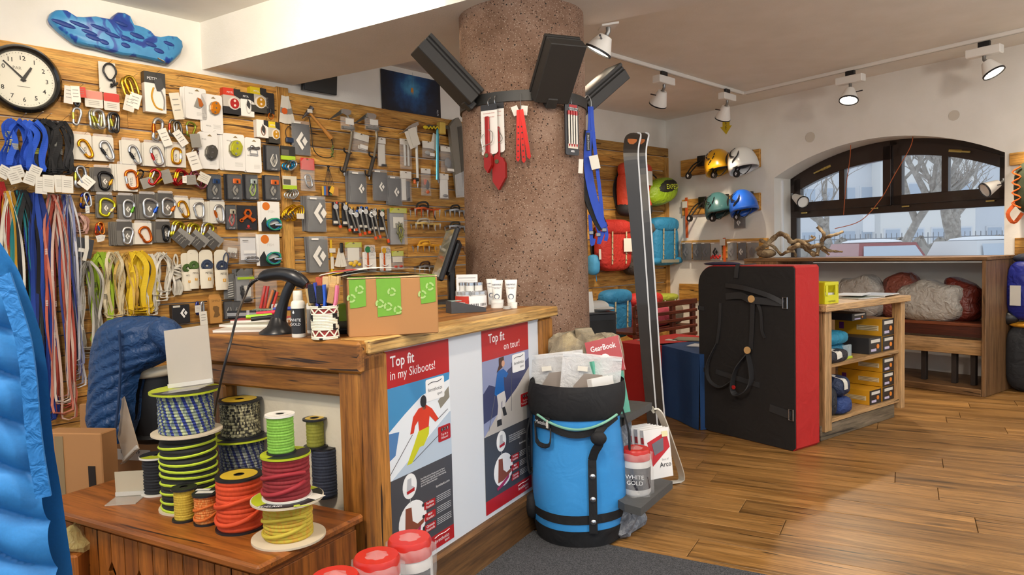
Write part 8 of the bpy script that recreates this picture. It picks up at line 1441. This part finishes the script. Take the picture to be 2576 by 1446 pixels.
# ---- floor mat and haul bag
P = onz(1556, 1384); Fm = fr(P, -U2); t = NT('mat_pile'); v = t.coords(rnd=False); n_ = t.noise(v, 220, 2); t.l(t.ramp(n_, [(.35, '2c2d30'), (.65, '5e5f63')]), t.b.inputs['Base Color']); t.set(Roughness=.95); t.bump(n_, .9, .01)
tag(Q(t.m).box((.0, -.62, .006), (1.9, 1.25, .012), .004).build('door_mat', M=Fm @ T(.32, .012, 0)), 'dark grey carpet mat on the planks in front of the counter', 'mat')
P = onz(1452, 1342); R_ = 114 * mpp(P); HBg = .60; F = fr(P + Vector((.012, 0, .012)), (1, -.1)); r = thing('haul_bag', 'bright blue haul bag with black rim standing by the counter end', 'haul bag', F)
def prof(z, a):
    s = 1.0 + .035 * sin(z * 7) - .04 * max(0, z - .45); s *= 1 + .02 * sin(3 * a + z * 9) + .012 * sin(5 * a - z * 14); return R_ * s
def tubeg(z0_, z1_, k_, nm, mat, nv=14, **kw): b = Q(mat); b.grid(lambda u, v: (prof(z0_ + (z1_ - z0_) * v, 2 * pi * u) * k_(v) * cos(2 * pi * u), .93 * prof(z0_ + (z1_ - z0_) * v, 2 * pi * u) * k_(v) * sin(2 * pi * u), z0_ + (z1_ - z0_) * v), 44, nv, cu=True); return b.build(nm, r, smooth=180)
BLB = cloth('3a98e0', .5, 500, .2, 7); BKB = cloth('17171a', .75)
tubeg(.05, HBg, lambda v: 1.0, 'body', BLB, 24); tubeg(0, .075, lambda v: .97 + .05 * v, 'base_cap', BKB, 4); Q(BKB).lathe([(.001, .004), (R_ * .97, .004)], 40, Matrix.Diagonal((1, .93, 1, 1)), cap=False).build('base', r); tubeg(HBg - .045, HBg + .105, lambda v: 1.03 + .10 * sin(pi * min(1, v * .85)) ** .7, 'roll_collar', BKB, 10); tubeg(HBg - .02, HBg + .10, lambda v: .9 + .17 * v, 'collar_lining', cloth('101013', .8), 6); tubeg(.105, .145, lambda v: 1.015, 'lower_band', BKB, 3)
fp = lambda z, x=.0, o=.008: (R_ * x, -.93 * sqrt(max(.01, 1 - x * x)) * R_ * (1.0 + .035 * sin(z * 7)) - o, z)
b = Q(BKB); b.ribbon([fp(.07 + i * .04, .3, .014) for i in range(9)], .036, .006, (1, 0, 0)); b.build('front_strap', r); b = Q(BKB); b.ribbon(spline([fp(.39, .3, .014), fp(.43, .36, .03), fp(.47, .46, .05), fp(.51, .44, .05), fp(.53, .55, .02)], 4), .036, .006, (1, 0, 0)); b.ell(fp(.49, .44, .05), (.035, .02, .03), 12, 8); b.build('knotted_strap', r, smooth=60)
for z in (.12, .22, .32): Q(STEEL()).lathe([(.001, .006), (.011, .004), (.013, 0)], 12, T(*fp(z, .3, .018)) @ RX(90), cap=False).build('rivet', r, smooth=60)
b = Q(pm('7fb8a0', .7)); b.tube(spline([fp(HBg - .03 - .045 * sin(pi * i / 8), -.85 + 1.7 * i / 8, .025) for i in range(9)], 4), .0055, 6); b.build('rim_cord', r, smooth=60); b = Q(BKB); b.ribbon(spline([fp(HBg - .04 - .06 * sin(pi * i / 8), -.9 + 1.75 * i / 8, .014) for i in range(9)], 4), .03, .004, (0, 0, 1)); b.build('rim_strap', r)
for sx in (-1, 1): b = Q(BKB); b.ribbon(spline([(sx * R_ * .98, -.02, HBg - .02), (sx * R_ * 1.12, -.03, HBg - .14), (sx * R_ * 1.1, -.03, HBg - .30), (sx * R_ * 1.02, -.02, .3)], 5), .05, .008, (0, 1, 0)); b.build('shoulder_strap', r); b = Q(BKB); b.ell((sx * R_ * 1.04, -.03, .13), (.035, .04, .06), 10, 8); b.build('strap_pad', r, smooth=60)
b = Q(BKB); b.ribbon(spline([fp(HBg - .07, -.92, .01), fp(HBg - .15, -.86, .03), fp(HBg - .15, -.6, .03), fp(HBg - .08, -.56, .012)], 4), .022, .006, (0, 1, .4)); b.build('grab_handle', r); q_ = fp(HBg - .06, -.74, .016); Q(BKB).box((0, 0, 0), (.10, .006, .055), .003).build('name_patch', r, T(*q_) @ RZ(-48)); text('Metolius', .018, PW_(), r, T(q_[0] - .004, q_[1] - .006, q_[2]) @ RZ(-48)); Q(WC).box((.038, -.005, 0), (.012, .003, .035)).build('paper_mark', r, T(*q_) @ RZ(-48))
for q, (x, y, a, lab) in enumerate(((-.07, .03, -6, 'clear pouch of chalk sticking out at the back of the haul bag'), (.04, -.03, 6, 'clear pouch of chalk with white lettering sticking out of the haul bag'))):
    M = F @ T(x, y, HBg - .12) @ RY(a) @ RX(-10); c = thing('chalk_pouch', lab, 'pouch', M, 'chalk pouches in the haul bag'); b = Q(film('e6e8ea', .5)); b.grid(lambda u, v: ((u - .5) * .27, -.02 * sin(pi * u) * sin(pi * min(.9, v + .1)), v * .34), 8, 8); b.grid(lambda u, v: ((u - .5) * .27, .02 * sin(pi * u) * sin(pi * min(.9, v + .1)), v * .34), 8, 8); b.build('pouch', c, smooth=180); Q(pm('8a8078', .5)).prism([(-.075, .0), (-.075, .19), (-.03, .25), (.05, .25), (.09, .19), (.09, 0)], -.024, -.022).build('grey_label', c); text('WHITE', .022, PW_(), c, T(0, -.027, .16)); Q(WC).box((-.04, -.025, .27), (.045, .002, .022)).build('price_label', c); Q(pm('c9cccf', .3)).box((0, 0, .325), (.27, .006, .012)).build('zip_seal', c)
# ---- rock display with slate shelves
SL = pm('4d4d4c', .75, bump=.5, bs=30); GR = rockmat('granite', '7b8088', '565b64', 'a2a6ab', 30); RK = rockmat('limestone', '948a76', '6c6352', 'b5a684', 8)
Pf = onz(1612, 1278, .2); Fs = fr((Pf.x, Pf.y, 0), U1); r = thing('rock_display', 'display stand of rough rock with two dark slate shelves', 'display stand', Fs)
def slate(pts, z, th): b = Q(SL); n = len(pts); b.add([(x, y, z - th) for x, y in pts] + [(x, y, z) for x, y in pts], [tuple(range(n - 1, -1, -1)), tuple(range(n, 2 * n))] + [(i, (i + 1) % n, (i + 1) % n + n, i + n) for i in range(n)]); return b.build('slate_shelf', r)
slate([(0, 0), (.40, -.02), (.43, .10), (.42, .42), (.27, .40), (.02, .08)], .2, .035); q_ = Fs.inverted() @ onz(1640, 1012, .54); slate([(q_.x - .42, q_.y + .02), (q_.x, q_.y), (q_.x + .02, q_.y + .35), (q_.x - .4, q_.y + .38)], .54, .035)
def rock(c, d, mat, nm, seed, nu=14, nv=10):
    random.seed(seed); b = Q(mat); b.ell((0, 0, 0), (d[0] / 2, d[1] / 2, d[2] / 2), nu, nv, p=.5); b.v = [(x * random.uniform(.84, 1.1), y * random.uniform(.84, 1.1), z * random.uniform(.86, 1.08)) for x, y, z in b.v]; return b.build(nm, r, T(*c))
rock((.22, .22, .085), (.3, .3, .19), GR, 'granite_block', 3); rock((q_.x - .16, q_.y + .2, .36), (.26, .26, .36), GR, 'granite_block', 5); z_ = Fs.inverted() @ atd(1460, 850, 3.45); rock((z_.x - .02, z_.y + .02, .70), (.28, .24, .42), RK, 'rock_piece', 7); z_ = Fs.inverted() @ atd(1525, 850, 3.4); rock((z_.x - .02, z_.y + .02, .69), (.2, .2, .40), RK, 'rock_piece', 9)
def book(M, w_, h_, t_, c, label, title=None, grp='guide books', name='guide_book'): b_ = thing(name, label, 'book', M, grp); Q(pm('e9e6de', .6)).box((0, t_ / 2, h_ / 2), (w_ * .98, t_ * .9, h_ * .98)).build('pages', b_); cv = Q(pm(c, .35)).box((0, -.001, h_ / 2), (w_, .002, h_)).build('front_cover', b_); Q(pm(c, .35)).box((-w_ / 2, t_ / 2, h_ / 2), (.002, t_, h_)).build('spine', b_); Q(pm(c, .35)).box((0, t_ + .001, h_ / 2), (w_, .002, h_)).build('back_cover', b_); return b_, cv
Pb = onz(1662, 1202, .2)
for i in range(4):
    bk, cv = book(fr((Pb.x, Pb.y, .2), (.9, .44)) @ T(-.012 * i, .032 * i, 0) @ RX(-8), .15, .235, .024, 'eeecea', ['white climbing guide book with red picture facing out on the slate shelf', 'white climbing guide book just behind the front one', 'white climbing guide book third in the row', 'white climbing guide book at the back of the row'][i]); Q(pm('c2262c', .4)).box((-.0765, .012, .185), (.002, .02, .03)).build('red_spine_mark', bk)
    if i == 0: Q(pm('b8242c', .35)).prism([(-.06, .175), (.055, .215), (.07, .14), (-.04, .06)], -.004, -.0025).build('red_picture', cv); Q(pm('6a6a72', .4)).prism([(-.035, .165), (.035, .19), (.03, .13), (-.025, .11)], -.0055, -.004).build('climber_photo', cv); text('Arco', .024, INK(), cv, T(.035, -.004, .06)); text('Best of', .010, pm('a9a9a9', .6), cv, T(.035, -.004, .085)); Q(pm('e6dfb0', .6)).box((.045, -.006, .205), (.035, .001, .026)).build('price_sticker', cv); text('Arco', .016, INK(), bk, T(-.0785, .012, .11) @ RZ(-90) @ RY(-90))
P = onz(1602, 1238, .2); jar(Vector((P.x, P.y, .2)), 36 * mpp(P), .21, 'chalk jar with red lid in plastic on the slate shelf')
P = onz(1545, 1010, .54); bk, cv = book(fr(atd(1530, 938, 3.22), (.93, -.35)) @ RX(-14) @ RY(-14), .16, .16, .02, 'a31f2c', 'red gear book leaning on the rock', name='gear_book'); text('GearBook', .026, PW_(), cv, T(0, -.003, .12), bold=.02, sx=.8); Q(PW_()).prism(circ(.03, 14, .0, .05, .04), -.004, -.0025).build('white_shape', cv)
bk, cv = book(fr(onz(1580, 1040, .54), (.75, .66)) @ T(-.06, .02, 0) @ RX(-12), .2, .26, .02, '5aa890', 'green-edged catalogue leaning on the upper slate shelf', name='catalogue'); bk, cv = book(fr(onz(1568, 1052, .54), (.75, .66)) @ T(-.1, .0, 0) @ RX(-10), .14, .2, .025, 'e4e2de', 'white catalogue on the upper slate shelf beside the haul bag', name='catalogue')
b = Q(pm('dcd8cc', .4)); A_ = [onz(1640, 1030, .50), onz(1660, 1040, .48), onz(1690, 1120, .28), onz(1715, 1200, .02), onz(1695, 1212, .012), onz(1640, 1215, .012)]; b.ribbon(spline(A_, 6), .035, .008, (.8, -.6, 0)); tag(b.build('bent_metal_stand', smooth=40), 'bent cream metal strip leg beside the slate shelves', 'stand')

# ================================================================== street outside the window
random.seed(77)
G0 = -.12
def O(px, d, z=0): p = atd(px, 640, d); return Vector((p.x, p.y, G0))
SNOW = pm('e8edf4', .8, bump=.3, bs=3)
g = Q(SNOW).box((TM + 6, 40.6, G0 - .05), (160, 80, .1)).build('ground', M=F2); struct(g)
def tree(t, y, r0, h, label, seed, dark='6a645c'):
    random.seed(seed); b = Q(rockmat('bark', '9c968e', '7c766f', 'b6b0a8', 6)); tw = Q(pm('a49e97', .9))
    def br(p, d, L, r_, lv):
        pts = [p]; q = p.copy(); dd = d.copy()
        for i in range(4): dd = (dd + Vector((random.uniform(-.25, .25), random.uniform(-.25, .25), random.uniform(-.08, .2)))).normalized(); q = q + dd * L / 4; pts.append(q.copy())
        (b if lv < 3 else tw).tube(pts, [r_, r_ * .86, r_ * .74, r_ * .62, r_ * .5], 7 if lv < 2 else 5 if lv < 3 else 3)
        if lv < 6:
            for i in range(random.choice((2, 3)) if lv else 4): s_ = pts[random.choice((2, 3, 4))] if lv else pts[4 - i % 2]; n = (dd + Vector((random.uniform(-1.1, 1.1), random.uniform(-.9, .9), random.uniform(-.2, .7)))).normalized(); br(s_, n, L * random.uniform(.6, .8), r_ * (.52 if lv else .6), lv + 1)
    br(Vector((0, 0, 0)), Vector((.05, 0, 1)), h, r0, 0); r = thing('street_tree', label, 'tree', fr(O(t, y), (1, -.3)), 'bare street trees'); b.build('trunk', r, smooth=60); o = tw.build('twigs', r); o['kind'] = 'stuff'
tree(2385, 25, .42, 2.3, 'thick bare tree behind the white car', 5); tree(2258, 22, .18, 2.9, 'bare tree with a straight trunk behind the red car', 9); tree(2095, 27, .2, 2.2, 'slender bare tree far across the street', 12)
def car(t, y, c, label):
    r = thing('parked_car', label, 'car', fr(O(t, y), (1, -.12)), 'snow covered parked cars'); m = pm(c, .3, .2, 1, .5); Q(m).box((0, 0, .55), (1.75, 4.0, .55), .14).build('body', r); b = Q(m); b.grid(lambda u, v: ((.82 - .24 * v) * (-1 if u < .5 else 1) * (1 if 0 < u < 1 else 1), 0, 0), 2, 2)
    cab = Q(m); cab.add([(sx * (.82 - .2 * k_), y_ * (1 - .28 * k_), .8 + .62 * k_) for k_ in (0, 1) for sx, y_ in ((-1, -1.7), (1, -1.7), (1, 1.0), (-1, 1.0))], [(4, 5, 6, 7), (0, 1, 5, 4), (1, 2, 6, 5), (2, 3, 7, 6), (3, 0, 4, 7)]); cab.build('cabin', r); gl = Q(pm('b4c2d2', .2)); gl.add([(-.7, -1.69, .9), (.7, -1.69, .9), (.56, -1.3, 1.35), (-.56, -1.3, 1.35)], [(0, 1, 2, 3)]); gl.v = [(x, y_ - .03, z) for x, y_, z in gl.v]; gl.build('rear_glass', r); b = Q(SNOW); b.ell((0, -.25, 1.44), (.62, 1.0, .08), 16, 8); b.build('roof_snow', r, smooth=60)
    for sx in (-1, 1):
        Q(pm('b0282c', .3)).box((sx * .74, -2.0, .7), (.16, .04, .2), .01).build('tail_lamp', r)
        for y_ in (-1.3, 1.3): Q(pm('1c1c1e', .8)).lathe([(.001, -.1), (.3, -.1), (.3, .1), (.001, .1)], 16, T(sx * .78, y_, .3) @ RY(90)).build('wheel', r)
car(2182, 17.5, '8a3038', 'dark red parked car with snow on its roof'); car(2458, 16.5, 'cfd3d8', 'white parked car with snow on its roof'); car(2150, 42, 'b4bcc4', 'pale car parked far across the street')
for i in range(12):
    t = 2020 + i * 49; b = Q(pm('9a9690', .95, bump=.8, bs=40)); random.seed(i); b.ell((0, 0, .75), (.33, .42, .7 + .15 * random.random()), 16, 12); b.v = [(x + random.uniform(-.05, .05), y + random.uniform(-.09, .09), z + random.uniform(-.09, .09)) for x, y, z in b.v]; tag(b.build('snowy_hedge', M=fr(O(t, 23.5 + .4 * (i % 2)), (1, 0))), 'frosted bush in the hedge behind the parked cars', 'bush', 'frosted hedge bushes')
r = thing('iron_fence', 'thin dark iron fence behind the frosted hedge', 'fence', fr(O(1985, 29), (1, -.1)))
for z in (.25, 1.1): Q(pm('7a8088', .6)).box((7, 0, z + .5), (14, .03, .04)).build('rail', r)
for i in range(70): Q(pm('7a8088', .6)).box((i * .2, 0, .9), (.025, .025, 1.8)).build('bar', r)
def house(t0, L, y, h, c, label, nw, nf, roof='9aa3ae'):
    r = thing('house', label, 'building', fr(O(t0, y), (1, -.1)), 'pale houses across the street'); Q(pm(c, .9)).box((L / 2, 3, h / 2), (L, 6, h)).build('wall', r); Q(pm('e6ebf2', .8)).box((L / 2, 2.9, h + .15), (L + .5, 6.4, .3)).build('roof', r)
    for j in range(nf):
        for i in range(nw): x = L * (i + .5) / nw; z = 1.6 + j * 2.9; f = Q(pm('d4d9e0', .6)).box((x, -.03, z), (1.05, .08, 1.5)).build('window', r); Q(pm('aebccd', .2)).box((x, -.08, z), (.85, .04, 1.3)).build('pane', f)
house(1960, 6.4, 48, 11, 'd6dae0', 'pale grey house at the left across the street', 5, 3); house(2215, 5.8, 46, 7, 'e2e2e0', 'cream house with a dark doorway across the street', 4, 2); house(2450, 10, 47, 9, 'd2d8e0', 'pale blue house at the right across the street', 4, 2)
r = thing('street_sign', 'white rectangular street sign on a post beyond the hedge', 'sign', fr(O(2184, 21), (1, 0))); Q(pm('9aa0a6', .4, .6)).tube([(0, 0, 0), (0, 0, 1.7)], .04, 8).build('post', r); Q(pm('eceff2', .5)).box((0, -.04, 2.0), (.34, .03, .5), .01).build('plate', r)
